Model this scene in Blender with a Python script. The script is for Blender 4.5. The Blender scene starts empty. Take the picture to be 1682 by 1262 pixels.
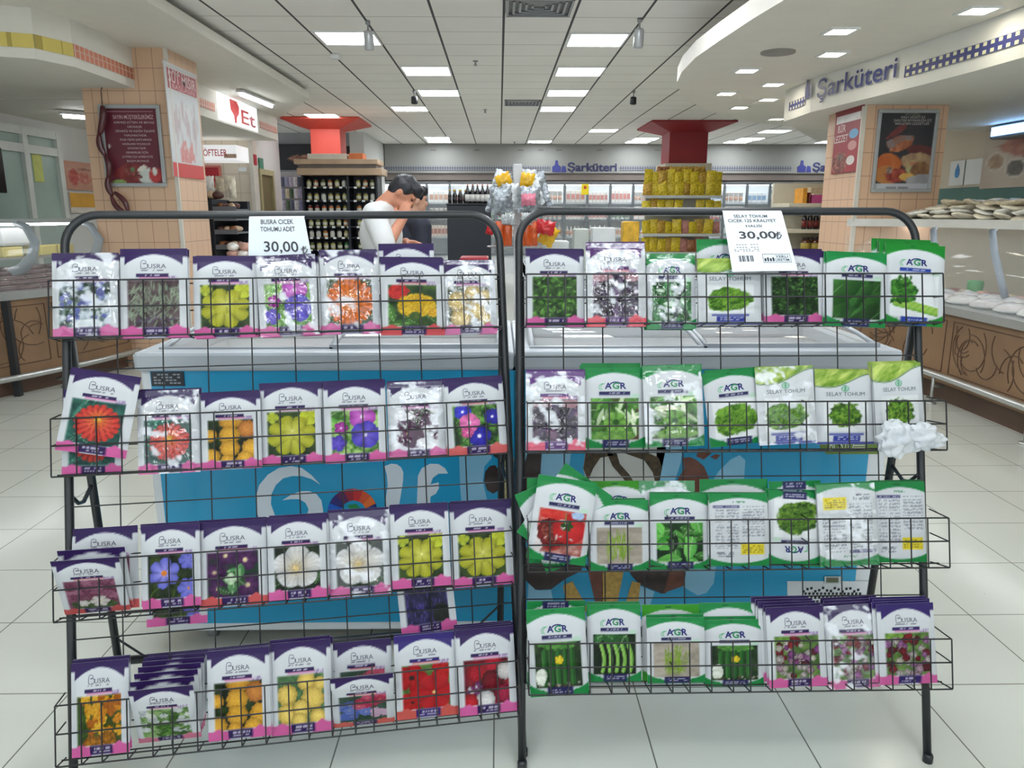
import bpy, bmesh, math, random
import numpy as np
from mathutils import Vector, Matrix

# ---------------------------------------------------------------- camera
FPX, PW, PH, EYE = 1262.0, 1682, 1262, 1.5
YAW, PIT = math.radians(0.93), math.radians(12.55)
sc = bpy.context.scene
cam_data = bpy.data.cameras.new('camera')
cam_data.sensor_width = 36.0
cam_data.lens = 36.0 * FPX / PW
cam_data.clip_start = 0.05
cam = bpy.data.objects.new('camera', cam_data)
sc.collection.objects.link(cam)
cam.location = (0, 0, EYE)
cam.rotation_euler = (math.radians(90) - PIT, 0, -YAW)
sc.camera = cam

# ---------------------------------------------------------------- world, exposure, light strengths
sc.view_settings.view_transform = 'Standard'
sc.view_settings.look = 'None'
sc.view_settings.gamma = 1.0
sc.view_settings.use_curve_mapping = False
sc.view_settings.exposure = 1.36
world = bpy.data.worlds.new('shop_ambient')
sc.world = world
world.use_nodes = True
world.node_tree.nodes['Background'].inputs[0].default_value = (0.86, 0.95, 1.0, 1)
world.node_tree.nodes['Background'].inputs[1].default_value = 0.65
PANEL_E, DOWN_E, TUBE_E, COOL_E = 9.0, 12.0, 5.0, 3.0

# ---------------------------------------------------------------- projection helpers
_fw = np.array([math.sin(YAW) * math.cos(PIT), math.cos(YAW) * math.cos(PIT), -math.sin(PIT)])
_rt = np.array([math.cos(YAW), -math.sin(YAW), 0.0])
_up = np.cross(_rt, _fw)
CAM = np.array([0, 0, EYE])


def ray(x, y):
    return _fw * FPX + _rt * (x - PW / 2) - _up * (y - PH / 2)


def at(x, y, X=None, Y=None, Z=None):
    """the point of the place that the photo shows at pixel x, y, on the plane X, Y or Z = const"""
    d = ray(x, y)
    if Y is not None:
        t = Y / d[1]
    elif X is not None:
        t = X / d[0]
    else:
        t = (Z - EYE) / d[2]
    return CAM + d * t


def on_plane(x, y, p0, nrm):
    d = ray(x, y)
    t = np.dot(np.asarray(p0) - CAM, nrm) / np.dot(d, nrm)
    return CAM + d * t


# ---------------------------------------------------------------- colour and materials
def lin(c):
    c = np.asarray(c, float) / 255.0
    return np.where(c <= 0.04045, c / 12.92, ((c + 0.055) / 1.055) ** 2.4)


def rgba(c):
    l = lin(c)
    return (float(l[0]), float(l[1]), float(l[2]), 1.0)


MATS = {}


def mat(name, col=(200, 200, 200), rough=0.5, metal=0.0, var=0.06, scale=6.0, bump=0.0, emit=0.0, alpha=1.0,
        trans=0.0, coat=0.0, spec=0.5):
    if name in MATS:
        return MATS[name]
    m = bpy.data.materials.new(name)
    m.use_nodes = True
    nt = m.node_tree
    b = nt.nodes['Principled BSDF']
    b.inputs['Roughness'].default_value = rough
    b.inputs['Metallic'].default_value = metal
    b.inputs['Specular IOR Level'].default_value = spec
    if coat:
        b.inputs['Coat Weight'].default_value = coat
        b.inputs['Coat Roughness'].default_value = 0.1
    if trans:
        b.inputs['Transmission Weight'].default_value = trans
        b.inputs['IOR'].default_value = 1.1
    b.inputs['Alpha'].default_value = alpha
    tc = nt.nodes.new('ShaderNodeTexCoord')
    nz = nt.nodes.new('ShaderNodeTexNoise')
    nz.inputs['Scale'].default_value = scale
    nz.inputs['Detail'].default_value = 4.0
    nt.links.new(tc.outputs['Object'], nz.inputs['Vector'])
    ramp = nt.nodes.new('ShaderNodeValToRGB')
    l = lin(col)
    ramp.color_ramp.elements[0].position = 0.3
    ramp.color_ramp.elements[1].position = 0.7
    ramp.color_ramp.elements[0].color = (*[float(v * (1 - var)) for v in l], 1)
    ramp.color_ramp.elements[1].color = (*[float(min(1, v * (1 + var))) for v in l], 1)
    nt.links.new(nz.outputs['Fac'], ramp.inputs['Fac'])
    nt.links.new(ramp.outputs['Color'], b.inputs['Base Color'])
    if bump:
        bp = nt.nodes.new('ShaderNodeBump')
        bp.inputs['Strength'].default_value = bump
        bp.inputs['Distance'].default_value = 0.01
        nt.links.new(nz.outputs['Fac'], bp.inputs['Height'])
        nt.links.new(bp.outputs['Normal'], b.inputs['Normal'])
    if emit:
        nt.links.new(ramp.outputs['Color'], b.inputs['Emission Color'])
        b.inputs['Emission Strength'].default_value = emit
    MATS[name] = m
    return m


def print_mat(name, rough, bump=0.0, scale=30.0, coat=0.0, emit=0.0, spec=0.5):
    """printed surface: reads the print's own colours from the mesh"""
    m = mat(name, (200, 200, 200), rough, bump=bump, scale=scale, coat=coat, spec=spec)
    nt = m.node_tree
    at_ = nt.nodes.new('ShaderNodeAttribute')
    at_.attribute_name = 'Col'
    b = nt.nodes['Principled BSDF']
    nt.links.new(at_.outputs['Color'], b.inputs['Base Color'])
    if emit:
        nt.links.new(at_.outputs['Color'], b.inputs['Emission Color'])
        b.inputs['Emission Strength'].default_value = emit
    return m


def grid_mat(name, tile, line, sx, sy, ox, oy, wx, wy, rough, axes='XY', speck=0.0, var=0.04, bump=0.0, linex=None):
    """tiles with joints, laid in the place's own coordinates"""
    m = mat(name, tile, rough, var=var, scale=1.3)
    nt = m.node_tree
    b = nt.nodes['Principled BSDF']
    base = [l.from_socket for l in nt.links if l.to_socket == b.inputs['Base Color']][0]
    geo = nt.nodes.new('ShaderNodeNewGeometry')
    sep = nt.nodes.new('ShaderNodeSeparateXYZ')
    nt.links.new(geo.outputs['Position'], sep.inputs[0])

    def M(op, a, bb=None, cc=None):
        n = nt.nodes.new('ShaderNodeMath')
        n.operation = op
        for k, v in enumerate((a, bb, cc)):
            if v is None:
                continue
            if isinstance(v, (int, float)):
                n.inputs[k].default_value = v
            else:
                nt.links.new(v, n.inputs[k])
        return n.outputs[0]

    def joint(sock, s, o, w):
        t = M('DIVIDE', M('SUBTRACT', sock, o), s)
        f = M('FRACT', t)
        d = M('MINIMUM', f, M('SUBTRACT', 1.0, f))
        return M('LESS_THAN', d, w / s / 2)
    jx = joint(sep.outputs[axes[0]], sx, ox, wx)
    jy = joint(sep.outputs[axes[1]], sy, oy, wy)
    mx = nt.nodes.new('ShaderNodeMix')
    mx.data_type = 'RGBA'
    nt.links.new(jy, mx.inputs[0])
    nt.links.new(base, mx.inputs[6])
    mx.inputs[7].default_value = rgba(line)
    mx2 = nt.nodes.new('ShaderNodeMix')
    mx2.data_type = 'RGBA'
    nt.links.new(jx, mx2.inputs[0])
    nt.links.new(mx.outputs[2], mx2.inputs[6])
    mx2.inputs[7].default_value = rgba(linex or line)
    out = mx2.outputs[2]
    if speck:
        nz = nt.nodes.new('ShaderNodeTexNoise')
        nz.inputs['Scale'].default_value = 55.0
        nt.links.new(geo.outputs['Position'], nz.inputs['Vector'])
        n2 = nt.nodes.new('ShaderNodeTexNoise')
        n2.inputs['Scale'].default_value = 1.6
        nt.links.new(geo.outputs['Position'], n2.inputs['Vector'])
        k = M('MULTIPLY', M('GREATER_THAN', nz.outputs['Fac'], speck), M('GREATER_THAN', n2.outputs['Fac'], 0.5))
        m3 = nt.nodes.new('ShaderNodeMix')
        m3.data_type = 'RGBA'
        nt.links.new(k, m3.inputs[0])
        nt.links.new(out, m3.inputs[6])
        m3.inputs[7].default_value = rgba((120, 110, 95))
        out = m3.outputs[2]
    nt.links.new(out, b.inputs['Base Color'])
    return m


# ---------------------------------------------------------------- text
_TXT = {}


def text_polys(s, bold=0.0, res=3):
    key = (s, bold, res)
    if key in _TXT:
        return _TXT[key]
    c = bpy.data.curves.new('lettering', 'FONT')
    c.body = s
    c.size = 1.0
    c.offset = bold
    c.resolution_u = res
    o = bpy.data.objects.new('lettering', c)
    me = bpy.data.meshes.new_from_object(o)
    n = len(me.vertices)
    co = np.zeros(n * 3)
    me.vertices.foreach_get('co', co)
    co = co.reshape(-1, 3)[:, :2].copy()
    fs = [tuple(p.vertices) for p in me.polygons]
    bpy.data.objects.remove(o)
    bpy.data.curves.remove(c)
    bpy.data.meshes.remove(me)
    if n:
        x0, x1 = co[:, 0].min(), co[:, 0].max()
        co[:, 0] -= (x0 + x1) / 2
        w = x1 - x0
    else:
        w = 1.0
    _TXT[key] = (co, fs, w)
    return _TXT[key]


# ---------------------------------------------------------------- mesh builder
def frame_of(d):
    d = Vector(d).normalized()
    a = Vector((0, 0, 1)) if abs(d.z) < 0.9 else Vector((1, 0, 0))
    u = d.cross(a).normalized()
    return u, d.cross(u).normalized(), d


class MB:
    def __init__(self):
        self.v, self.f, self.m, self.k = [], [], [], 0
        self.sm = []

    def add(self, vs, fs, smooth=False):
        o = len(self.v)
        self.v += [tuple(float(c) for c in p) for p in vs]
        for f in fs:
            self.f.append(tuple(i + o for i in f))
            self.m.append(self.k)
            self.sm.append(smooth)
        return self

    def box(self, a, b):
        x0, y0, z0 = [min(a[i], b[i]) for i in range(3)]
        x1, y1, z1 = [max(a[i], b[i]) for i in range(3)]
        return self.add([(x0, y0, z0), (x1, y0, z0), (x1, y1, z0), (x0, y1, z0), (x0, y0, z1), (x1, y0, z1), (x1, y1, z1), (x0, y1, z1)],
                        [(0, 3, 2, 1), (4, 5, 6, 7), (0, 1, 5, 4), (1, 2, 6, 5), (2, 3, 7, 6), (3, 0, 4, 7)])

    def rbox(self, a, b, r=0.01):
        """box with rounded vertical and horizontal edges (chamfer)"""
        bm = bmesh.new()
        x0, y0, z0 = [min(a[i], b[i]) for i in range(3)]
        x1, y1, z1 = [max(a[i], b[i]) for i in range(3)]
        bmesh.ops.create_cube(bm, size=1.0)
        for v in bm.verts:
            v.co = Vector(((x0 + x1) / 2 + v.co.x * (x1 - x0), (y0 + y1) / 2 + v.co.y * (y1 - y0), (z0 + z1) / 2 + v.co.z * (z1 - z0)))
        r = min(r, 0.45 * min(x1 - x0, y1 - y0, z1 - z0))
        bmesh.ops.bevel(bm, geom=bm.edges[:], offset=r, segments=2, affect='EDGES', profile=0.5)
        self.bm(bm)
        return self

    def bm(self, bm, smooth=False):
        bm.verts.index_update()
        self.add([v.co[:] for v in bm.verts], [tuple(v.index for v in f.verts) for f in bm.faces], smooth)
        bm.free()

    def quad(self, *p):
        return self.add(p, [tuple(range(len(p)))])

    def prism(self, pts, off):
        """extrude a planar loop by the vector off"""
        n = len(pts)
        p = [Vector(q) for q in pts]
        o = Vector(off)
        nr = Vector((0, 0, 0))
        for i in range(n):
            nr += p[i].cross(p[(i + 1) % n])
        if nr.dot(o) > 0:
            p.reverse()
        vs = p + [q + o for q in p]
        fs = [tuple(range(n)), tuple(range(2 * n - 1, n - 1, -1))]
        for i in range(n):
            j = (i + 1) % n
            fs.append((i, i + n, j + n, j))
        return self.add(vs, fs)

    def tube(self, path, r, n=6, closed=False, smooth=True, caps=True):
        P = [Vector(p) for p in path]
        N = len(P)
        vs, fs = [], []
        rr = r if hasattr(r, '__len__') else [r] * N
        t0 = (P[1] - P[0]).normalized()
        u, w, _ = frame_of(t0)
        for i in range(N):
            if closed:
                t = (P[(i + 1) % N] - P[i - 1]).normalized()
            else:
                t = ((P[min(i + 1, N - 1)] - P[max(i - 1, 0)])).normalized()
            u = (u - t * u.dot(t))
            if u.length < 1e-6:
                u = frame_of(t)[0]
            u.normalize()
            w = t.cross(u)
            for k in range(n):
                a = 2 * math.pi * (k + .5) / n
                vs.append(P[i] + (u * math.cos(a) + w * math.sin(a)) * rr[i])
        for i in range(N if closed else N - 1):
            j = (i + 1) % N
            for k in range(n):
                l = (k + 1) % n
                fs.append((i * n + k, i * n + l, j * n + l, j * n + k))
        if caps and not closed:
            fs.append(tuple(range(n - 1, -1, -1)))
            fs.append(tuple((N - 1) * n + k for k in range(n)))
        return self.add(vs, fs, smooth)

    def bar(self, a, b, r, n=6):
        return self.tube([a, b], r, n, smooth=n > 6)

    def lathe(self, prof, c=(0, 0, 0), n=14, smooth=True):
        vs, fs = [], []
        for r, z in prof:
            for k in range(n):
                a = 2 * math.pi * k / n
                vs.append((c[0] + r * math.cos(a), c[1] + r * math.sin(a), c[2] + z))
        for i in range(len(prof) - 1):
            for k in range(n):
                l = (k + 1) % n
                fs.append((i * n + k, i * n + l, (i + 1) * n + l, (i + 1) * n + k))
        fs.append(tuple(range(n - 1, -1, -1)))
        fs.append(tuple((len(prof) - 1) * n + k for k in range(n)))
        return self.add(vs, fs, smooth)

    def ball(self, c, r, nu=12, nv=8, rot=None):
        r = r if hasattr(r, '__len__') else (r, r, r)
        vs, fs = [], []
        R = rot or Matrix.Identity(3)
        for j in range(1, nv):
            ph = math.pi * j / nv
            for i in range(nu):
                a = 2 * math.pi * i / nu
                vs.append(Vector(c) + R @ Vector((r[0] * math.sin(ph) * math.cos(a), r[1] * math.sin(ph) * math.sin(a), -r[2] * math.cos(ph))))
        b0 = len(vs)
        vs.append(Vector(c) + R @ Vector((0, 0, -r[2])))
        vs.append(Vector(c) + R @ Vector((0, 0, r[2])))
        for j in range(nv - 2):
            for i in range(nu):
                k = (i + 1) % nu
                fs.append((j * nu + i, j * nu + k, (j + 1) * nu + k, (j + 1) * nu + i))
        for i in range(nu):
            k = (i + 1) % nu
            fs.append((b0, k, i))
            fs.append((b0 + 1, (nv - 2) * nu + i, (nv - 2) * nu + k))
        return self.add(vs, fs, True)

    def sheet(self, fn, nu, nv, smooth=True, both=0.0):
        vs = [fn(i / nu, j / nv) for j in range(nv + 1) for i in range(nu + 1)]
        fs = [(j * (nu + 1) + i, j * (nu + 1) + i + 1, (j + 1) * (nu + 1) + i + 1, (j + 1) * (nu + 1) + i) for j in range(nv) for i in range(nu)]
        return self.add(vs, fs, smooth)

    def text(self, s, o, ux, uy, size, bold=0.0, align=0.5, res=3, fit=None, lift=None):
        """letters on the plane at o, running along ux with height along uy; flat or, with lift, raised"""
        co, fs, w = text_polys(s, bold, res)
        o, ux, uy = Vector(o), Vector(ux), Vector(uy)
        sx = size if fit is None else fit / w
        sh = (0.5 - align) * w * sx
        vs = [o + ux * (p[0] * sx + sh) + uy * (p[1] * size) for p in co]
        if lift is None:
            return self.add(vs, fs)
        n = len(vs)
        lv = Vector(lift)
        ed = {}
        for f in fs:
            for i in range(len(f)):
                a, b = f[i], f[(i + 1) % len(f)]
                if (b, a) in ed:
                    del ed[(b, a)]
                else:
                    ed[(a, b)] = 1
        fl = [tuple(i + n for i in f) for f in fs] + [(a, b, b + n, a + n) for a, b in ed]
        return self.add(vs + [q + lv for q in vs], fl)

    def build(self, name, mats, parent=None, world=True, fixn=True):
        """links everything collected as ONE mesh object; world coordinates are brought into the parent's frame"""
        if not isinstance(mats, (list, tuple)):
            mats = [mats]
        co = np.array(self.v, float).reshape(-1, 3)
        if parent is not None and world:
            Mi = np.array(wmat(parent).inverted())
            co = co @ Mi[:3, :3].T + Mi[:3, 3]
        me = bpy.data.meshes.new(name)
        me.from_pydata(co.tolist(), [], self.f)
        for m in mats:
            me.materials.append(m)
        me.polygons.foreach_set('material_index', np.array(self.m, np.int32))
        me.polygons.foreach_set('use_smooth', np.array(self.sm, bool))
        me.update()
        return link(name, me, parent)


def wmat(o):
    m = o.matrix_basis.copy()
    while o.parent is not None:
        o = o.parent
        m = o.matrix_basis @ m
    return m


def link(name, data, parent=None):
    o = bpy.data.objects.new(name, data)
    sc.collection.objects.link(o)
    if parent is not None:
        o.parent = parent
    return o


def tag(o, label, cat, group=None, kind=None):
    o['label'] = label
    o['category'] = cat
    if group:
        o['group'] = group
    if kind:
        o['kind'] = kind
    return o


def thing(name, label, cat, loc=(0, 0, 0), rz=0.0, group=None):
    o = link(name, None)
    o.location = loc
    o.rotation_euler = (0, 0, rz)
    o.empty_display_size = 0.1
    return tag(o, label, cat, group)


def struct(o):
    o['kind'] = 'structure'
    return o


def dup(root, loc=None, label=None, rz=None):
    r = root.copy()
    sc.collection.objects.link(r)
    if loc is not None:
        r.location = loc
    if rz is not None:
        r.rotation_euler = (0, 0, rz)
    if label:
        r['label'] = label
    for ch in list(root.children):
        c = ch.copy()
        sc.collection.objects.link(c)
        c.parent = r
        for g in list(ch.children):
            d = g.copy()
            sc.collection.objects.link(d)
            d.parent = c
    return r


def arc(cx, cy, r, a0, a1, n):
    return [(cx + r * math.cos(a0 + (a1 - a0) * i / n), cy + r * math.sin(a0 + (a1 - a0) * i / n)) for i in range(n + 1)]


RND = random.Random(7)
H = 3.15          # main ceiling
# ---------------------------------------------------------------- printed pictures (computed colour by colour)
def hsh(ix, iy, s):
    v = np.sin(ix * 127.1 + iy * 311.7 + s * 74.7) * 43758.5453
    return v - np.floor(v)


def vn(x, y, s=0):
    ix, iy = np.floor(x), np.floor(y)
    fx, fy = x - ix, y - iy
    fx, fy = fx * fx * (3 - 2 * fx), fy * fy * (3 - 2 * fy)
    a = hsh(ix, iy, s) * (1 - fx) + hsh(ix + 1, iy, s) * fx
    b = hsh(ix, iy + 1, s) * (1 - fx) + hsh(ix + 1, iy + 1, s) * fx
    return a * (1 - fy) + b * fy


def fbm(x, y, s=0):
    return 0.55 * vn(x, y, s) + 0.3 * vn(x * 2.1, y * 2.1, s + 3) + 0.15 * vn(x * 4.3, y * 4.3, s + 7)


def C(c):
    return np.asarray(c, float)


class Pic:
    """a small picture painted over arrays p (across) and q (up), both 0..1"""

    def __init__(self, p, q, seed=0):
        self.p, self.q, self.s = p, q, seed
        self.img = np.zeros(p.shape + (3,))
        self.r = random.Random(seed + 11)

    def put(self, m, col):
        m = np.clip(m, 0, 1)[..., None]
        self.img = self.img * (1 - m) + col * m

    def bg(self, c1, c2, f=7.0, hard=2.0):
        t = np.clip((fbm(self.p * f, self.q * f, self.s) - 0.5) * hard + 0.5, 0, 1)[..., None]
        self.img = C(c1) * (1 - t) + C(c2) * t

    def patch(self, cx, cy, rx, ry, c1, c2, f=9, ang=0, rag=0.25, hard=2.0):
        dx, dy = self.p - cx, self.q - cy
        ca, sa = math.cos(ang), math.sin(ang)
        u, v = (dx * ca + dy * sa) / rx, (-dx * sa + dy * ca) / ry
        d = np.sqrt(u * u + v * v) + rag * (fbm(self.p * f, self.q * f, self.s + 5) - 0.5) * 2
        t = np.clip((fbm(self.p * f * 1.5, self.q * f * 1.5, self.s + 9) - 0.5) * hard + 0.5, 0, 1)[..., None]
        self.put((1 - d) * 12, C(c1) * (1 - t) + C(c2) * t)

    def flower(self, cx, cy, r, n, cin, cout, cc=None, rc=0.16, edge=0.3, deep=0.3, rot=0.0, sq=1.0, pw=0.5, streak=0.05):
        dx, dy = self.p - cx, (self.q - cy) / sq
        rr = np.hypot(dx, dy)
        th = np.arctan2(dy, dx) - rot
        pet = np.abs(np.cos(th * n / 2)) ** pw
        R = r * (1 - edge + edge * pet) * (1 + 0.06 * (vn(th * 4, th * 0 + cx * 9, self.s) - .5))
        t = np.clip(rr / R, 0, 1)[..., None]
        col = C(cin) * (1 - t) + C(cout) * t
        sh = 1 - deep * (1 - pet)[..., None] * t ** 0.5
        sh = sh * (1 + streak * np.sin(th * n * 5 + 3 * vn(rr * 20, th * 3, self.s))[..., None] * t)
        self.put((R - rr) * 30 / max(r, .1), col * sh)
        if cc is not None:
            k = fbm(self.p * 40, self.q * 40, self.s)[..., None]
            self.put((r * rc - rr) * 60, C(cc) * (0.75 + 0.5 * k))

    def pom(self, cx, cy, r, c1, c2, sq=1.0, rings=5, cc=None):
        dx, dy = self.p - cx, (self.q - cy) / sq
        rr = np.hypot(dx, dy)
        th = np.arctan2(dy, dx)
        R = r * (1 + 0.10 * (vn(th * 3 + 9, th * 0 + cx * 7, self.s) - .5) + 0.04 * np.sin(th * 11))
        w = 0.5 + 0.5 * np.sin(rr / r * rings * 6.28 + 2.2 * np.sin(th * 7 + rr * 30) + 2 * vn(dx * 18, dy * 18, self.s))
        t = (0.65 * w + 0.35 * np.clip(rr / R, 0, 1))[..., None]
        col = C(c1) * (1 - t) + C(c2) * t
        col = col * (1 - 0.25 * np.clip(rr / R, 0, 1)[..., None] ** 3)
        if cc is not None:
            k = np.clip(1 - rr / (r * 0.45), 0, 1)[..., None]
            col = col * (1 - k) + C(cc) * (0.7 + 0.5 * w[..., None]) * k
        self.put((R - rr) * 30 / max(r, .1), col)

    def leaf(self, cx, cy, L, W, ang, c1, c2, rib=True):
        dx, dy = self.p - cx, self.q - cy
        ca, sa = math.cos(ang), math.sin(ang)
        u, v = (dx * ca + dy * sa) / L + 0.5, (-dx * sa + dy * ca)
        w = W * np.sin(np.clip(u, 0, 1) * math.pi) ** 0.7
        t = np.clip(0.5 + v / (2 * W + 1e-6) + 0.25 * (fbm(self.p * 14, self.q * 14, self.s) - .5), 0, 1)[..., None]
        col = C(c1) * (1 - t) + C(c2) * t
        if rib:
            k = (np.abs(v) < W * 0.07)[..., None]
            col = np.where(k, col * 0.6 + C((225, 235, 200)) * 0.4, col)
        self.put(np.where((u > 0) & (u < 1), (w - np.abs(v)) * 60, 0), col)

    def leaves(self, n, L, W, c1, c2, box=(0, 1, 0, 1), rib=True, ang=None):
        for i in range(n):
            k = 0.65 + 0.7 * self.r.random()
            f = 0.7 + 0.55 * self.r.random()
            a = self.r.uniform(0, 6.28) if ang is None else self.r.gauss(*ang)
            self.leaf(self.r.uniform(box[0], box[1]), self.r.uniform(box[2], box[3]), L * k, W * k, a, C(c1) * f, C(c2) * f, rib)

    def dots(self, cnt, r, cols, box=(0, 1, 0, 1), kind='pom', **kw):
        for i in range(cnt):
            c = self.r.choice(cols)
            k = r * (0.75 + 0.5 * self.r.random())
            x, y = self.r.uniform(box[0], box[1]), self.r.uniform(box[2], box[3])
            if kind == 'pom':
                self.pom(x, y, k, C(c), C(c) * 0.62, rings=2)
            else:
                self.flower(x, y, k, kw.get('n', 5), C(c) * kw.get('i', 1.0), c, kw.get('cc'), rot=self.r.random())

    def rod(self, x0, y0, x1, y1, r, c1, c2, curve=0.0):
        d = np.array([x1 - x0, y1 - y0])
        L = np.hypot(*d)
        d = d / L
        u = (self.p - x0) * d[0] + (self.q - y0) * d[1]
        v = -(self.p - x0) * d[1] + (self.q - y0) * d[0] - curve * np.sin(np.clip(u / L, 0, 1) * math.pi)
        du = np.maximum(np.maximum(-u, u - L), 0)
        dist = np.hypot(v, du)
        t = np.clip(0.5 + v / (2 * r) + 0.15 * np.sin(v / r * 9), 0, 1)[..., None]
        self.put((r - dist) * 60, C(c1) * (1 - t) + C(c2) * t)

    def glare(self, seed, amt=0.5):
        """creases of the crumpled foil give pale glare; nothing is painted here"""
        return self


def photo(kind, p, q, s):
    P = Pic(p, q, s)
    g1, g2 = (28, 48, 26), (70, 100, 50)
    if kind == 'larkspur':
        P.bg((38, 62, 52), (205, 215, 225), 6, 3.2)
        P.dots(26, .075, [(110, 120, 190), (150, 160, 215), (92, 100, 170)], (0.05, .95, .2, 1), 'f')
        P.leaves(14, .3, .02, (40, 70, 50), (60, 90, 60), (0.1, .9, 0, .6), False, (1.57, .3))
        P.patch(.55, .06, .3, .12, (205, 215, 220), (235, 240, 242))
    elif kind == 'sage':
        P.bg((72, 58, 62), (110, 92, 92), 9)
        for i in range(120):
            x, y = P.r.uniform(.05, 1), P.r.uniform(.05, .9)
            P.leaf(x, y, .26, .022, P.r.gauss(1.4, .7), (112, 132, 104), (158, 170, 150), False)
        P.leaves(16, .25, .02, (86, 70, 100), (120, 104, 128), (0.1, .9, 0, .35), False, (1.2, .8))
    elif kind == 'primrose':
        P.bg((34, 52, 24), (70, 92, 40), 5)
        P.flower(.9, .9, .22, 4, (190, 200, 40), (206, 216, 60))
        P.flower(.1, .88, .14, 4, (180, 190, 40), (180, 196, 60))
        P.flower(.5, .46, .52, 8, (206, 202, 84), (176, 178, 36), (216, 208, 120), .1, .22, .34, .3, .9)
        P.flower(.52, .55, .3, 4, (212, 208, 100), (188, 188, 50), (236, 232, 150), .12, .3, .2, .9, .9)
    elif kind == 'glory':
        P.bg((60, 110, 40), (168, 205, 120), 7, 3)
        P.leaves(10, .35, .09, (70, 130, 50), (130, 180, 80))
        P.flower(.2, .6, .16, 5, (206, 90, 190), (150, 30, 140), (240, 220, 240), .2)
        P.flower(.12, .25, .2, 5, (110, 90, 210), (84, 60, 180))
        P.flower(.66, .85, .3, 5, (226, 130, 220), (170, 60, 170), (250, 225, 250), .18, .12)
        P.flower(.72, .42, .33, 5, (130, 110, 220), (80, 66, 190), (240, 235, 250), .14, .12)
    elif kind == 'gerbera':
        P.bg((40, 60, 34), (90, 110, 70), 6)
        P.flower(.5, .5, .56, 22, (240, 130, 50), (226, 108, 24), None, .2, .16, .4)
        P.flower(.5, .5, .36, 16, (246, 160, 96), (230, 112, 30), None, .2, .2, .4, .2)
        P.flower(.52, .52, .16, 12, (214, 120, 60), (240, 150, 80), (190, 96, 40), .4)
    elif kind == 'cocks':
        P.bg((36, 66, 24), (80, 110, 44), 5)
        P.patch(.2, .82, .22, .2, (170, 30, 30), (220, 50, 44), 14)
        P.leaves(9, .45, .09, (48, 90, 34), (84, 130, 50), (0, 1, 0, .35))
        P.patch(.58, .5, .42, .3, (196, 150, 10), (236, 196, 40), 20, 0, .12, 3)
        P.patch(.92, .34, .12, .12, (190, 140, 14), (226, 180, 40), 20)
        P.patch(.55, .26, .12, .1, (60, 90, 30), (90, 110, 40))
    elif kind == 'creamrose':
        P.bg((60, 72, 56), (214, 212, 206), 6, 3)
        for x, y, r in ((.25, .6, .26), (.6, .84, .2), (.66, .4, .26), (.3, .18, .25), (.9, .75, .16), (.88, .15, .16)):
            P.pom(x, y, r, (236, 214, 150), (204, 172, 104), rings=3)
    elif kind == 'zinnia':
        P.bg((24, 66, 62), (54, 112, 100), 5)
        P.leaves(12, .5, .05, (30, 84, 74), (70, 130, 110))
        P.flower(.53, .5, .44, 18, (232, 92, 70), (210, 62, 52), None, .2, .14, .45)
        P.flower(.53, .54, .33, 15, (240, 110, 80), (222, 74, 58), None, .2, .16, .45, .2)
        P.flower(.53, .58, .22, 13, (236, 140, 60), (232, 92, 60), (238, 176, 66), .3, .2, .4)
    elif kind == 'marigold':
        P.bg((22, 34, 16), (56, 76, 32), 7)
        P.pom(.5, .94, .26, (230, 172, 60), (200, 140, 40), .6)
        P.pom(.86, .76, .22, (222, 150, 70), (190, 112, 44))
        for x, y, r in ((.47, .62, .23), (.47, .3, .22), (.05, .62, .15), (.95, .3, .22), (.06, .1, .2), (.8, .02, .2), (.42, .0, .16)):
            P.pom(x, y, r, (242, 192, 70), (220, 154, 36))
    elif kind == 'velvet':
        P.bg((206, 206, 214), (236, 236, 240), 6)
        P.patch(.5, .5, .5, .5, (92, 30, 84), (66, 20, 60), 8)
        P.flower(.28, .4, .3, 5, (110, 34, 90), (74, 20, 66), (220, 190, 90), .1)
        P.flower(.76, .48, .28, 5, (110, 34, 90), (74, 20, 66), (220, 190, 90), .1)
        P.leaves(5, .4, .04, (40, 50, 36), (60, 70, 50), (.1, .9, .7, .95))
        P.patch(.7, .16, .24, .13, (214, 214, 222), (240, 240, 244))  # this and the next pale patch paint glare over the petunias
        P.patch(.2, .82, .26, .1, (214, 214, 222), (240, 240, 244))
    elif kind == 'convolvulus':
        P.bg((24, 56, 24), (96, 150, 60), 7, 3)
        P.leaves(12, .3, .07, (46, 100, 36), (120, 170, 70))
        for x, y, r, c in ((.22, .86, .2, (60, 60, 190)), (.88, .7, .2, (44, 40, 150)), (.56, .24, .27, (44, 38, 160)), (.36, .58, .24, (220, 110, 170)), (.3, .34, .14, (214, 90, 150))):
            P.flower(x, y, r, 5, C(c) * 1.25, c, (244, 236, 246), .2, .14)
    elif kind == 'mauve':
        P.bg((112, 62, 84), (150, 96, 118), 8)
        P.dots(26, .11, [(150, 92, 118), (128, 72, 96), (170, 112, 136)], (0, 1, .4, 1), 'f')
        P.patch(.5, .12, .5, .2, (54, 74, 44), (90, 110, 70))
        P.flower(.62, .24, .2, 6, (226, 220, 214), (200, 190, 186), (206, 190, 120), .2)
        P.flower(.3, .2, .12, 6, (226, 220, 214), (200, 190, 186))
    elif kind == 'crocus':
        P.bg((26, 40, 18), (70, 88, 36), 6)
        P.leaves(14, .5, .014, (80, 110, 50), (110, 140, 70), (0, 1, 0, .5), False, (1.4, .4))
        P.flower(.9, .85, .22, 6, (130, 130, 220), (100, 104, 204))
        P.flower(.9, .2, .26, 6, (130, 130, 220), (104, 108, 208), (230, 140, 40), .14)
        P.flower(.36, .58, .36, 6, (160, 156, 232), (108, 112, 214), (232, 130, 30), .2, .34, .35, .4)
    elif kind == 'lisianthus':
        P.bg((40, 70, 50), (80, 40, 84), 4, 3)
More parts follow.
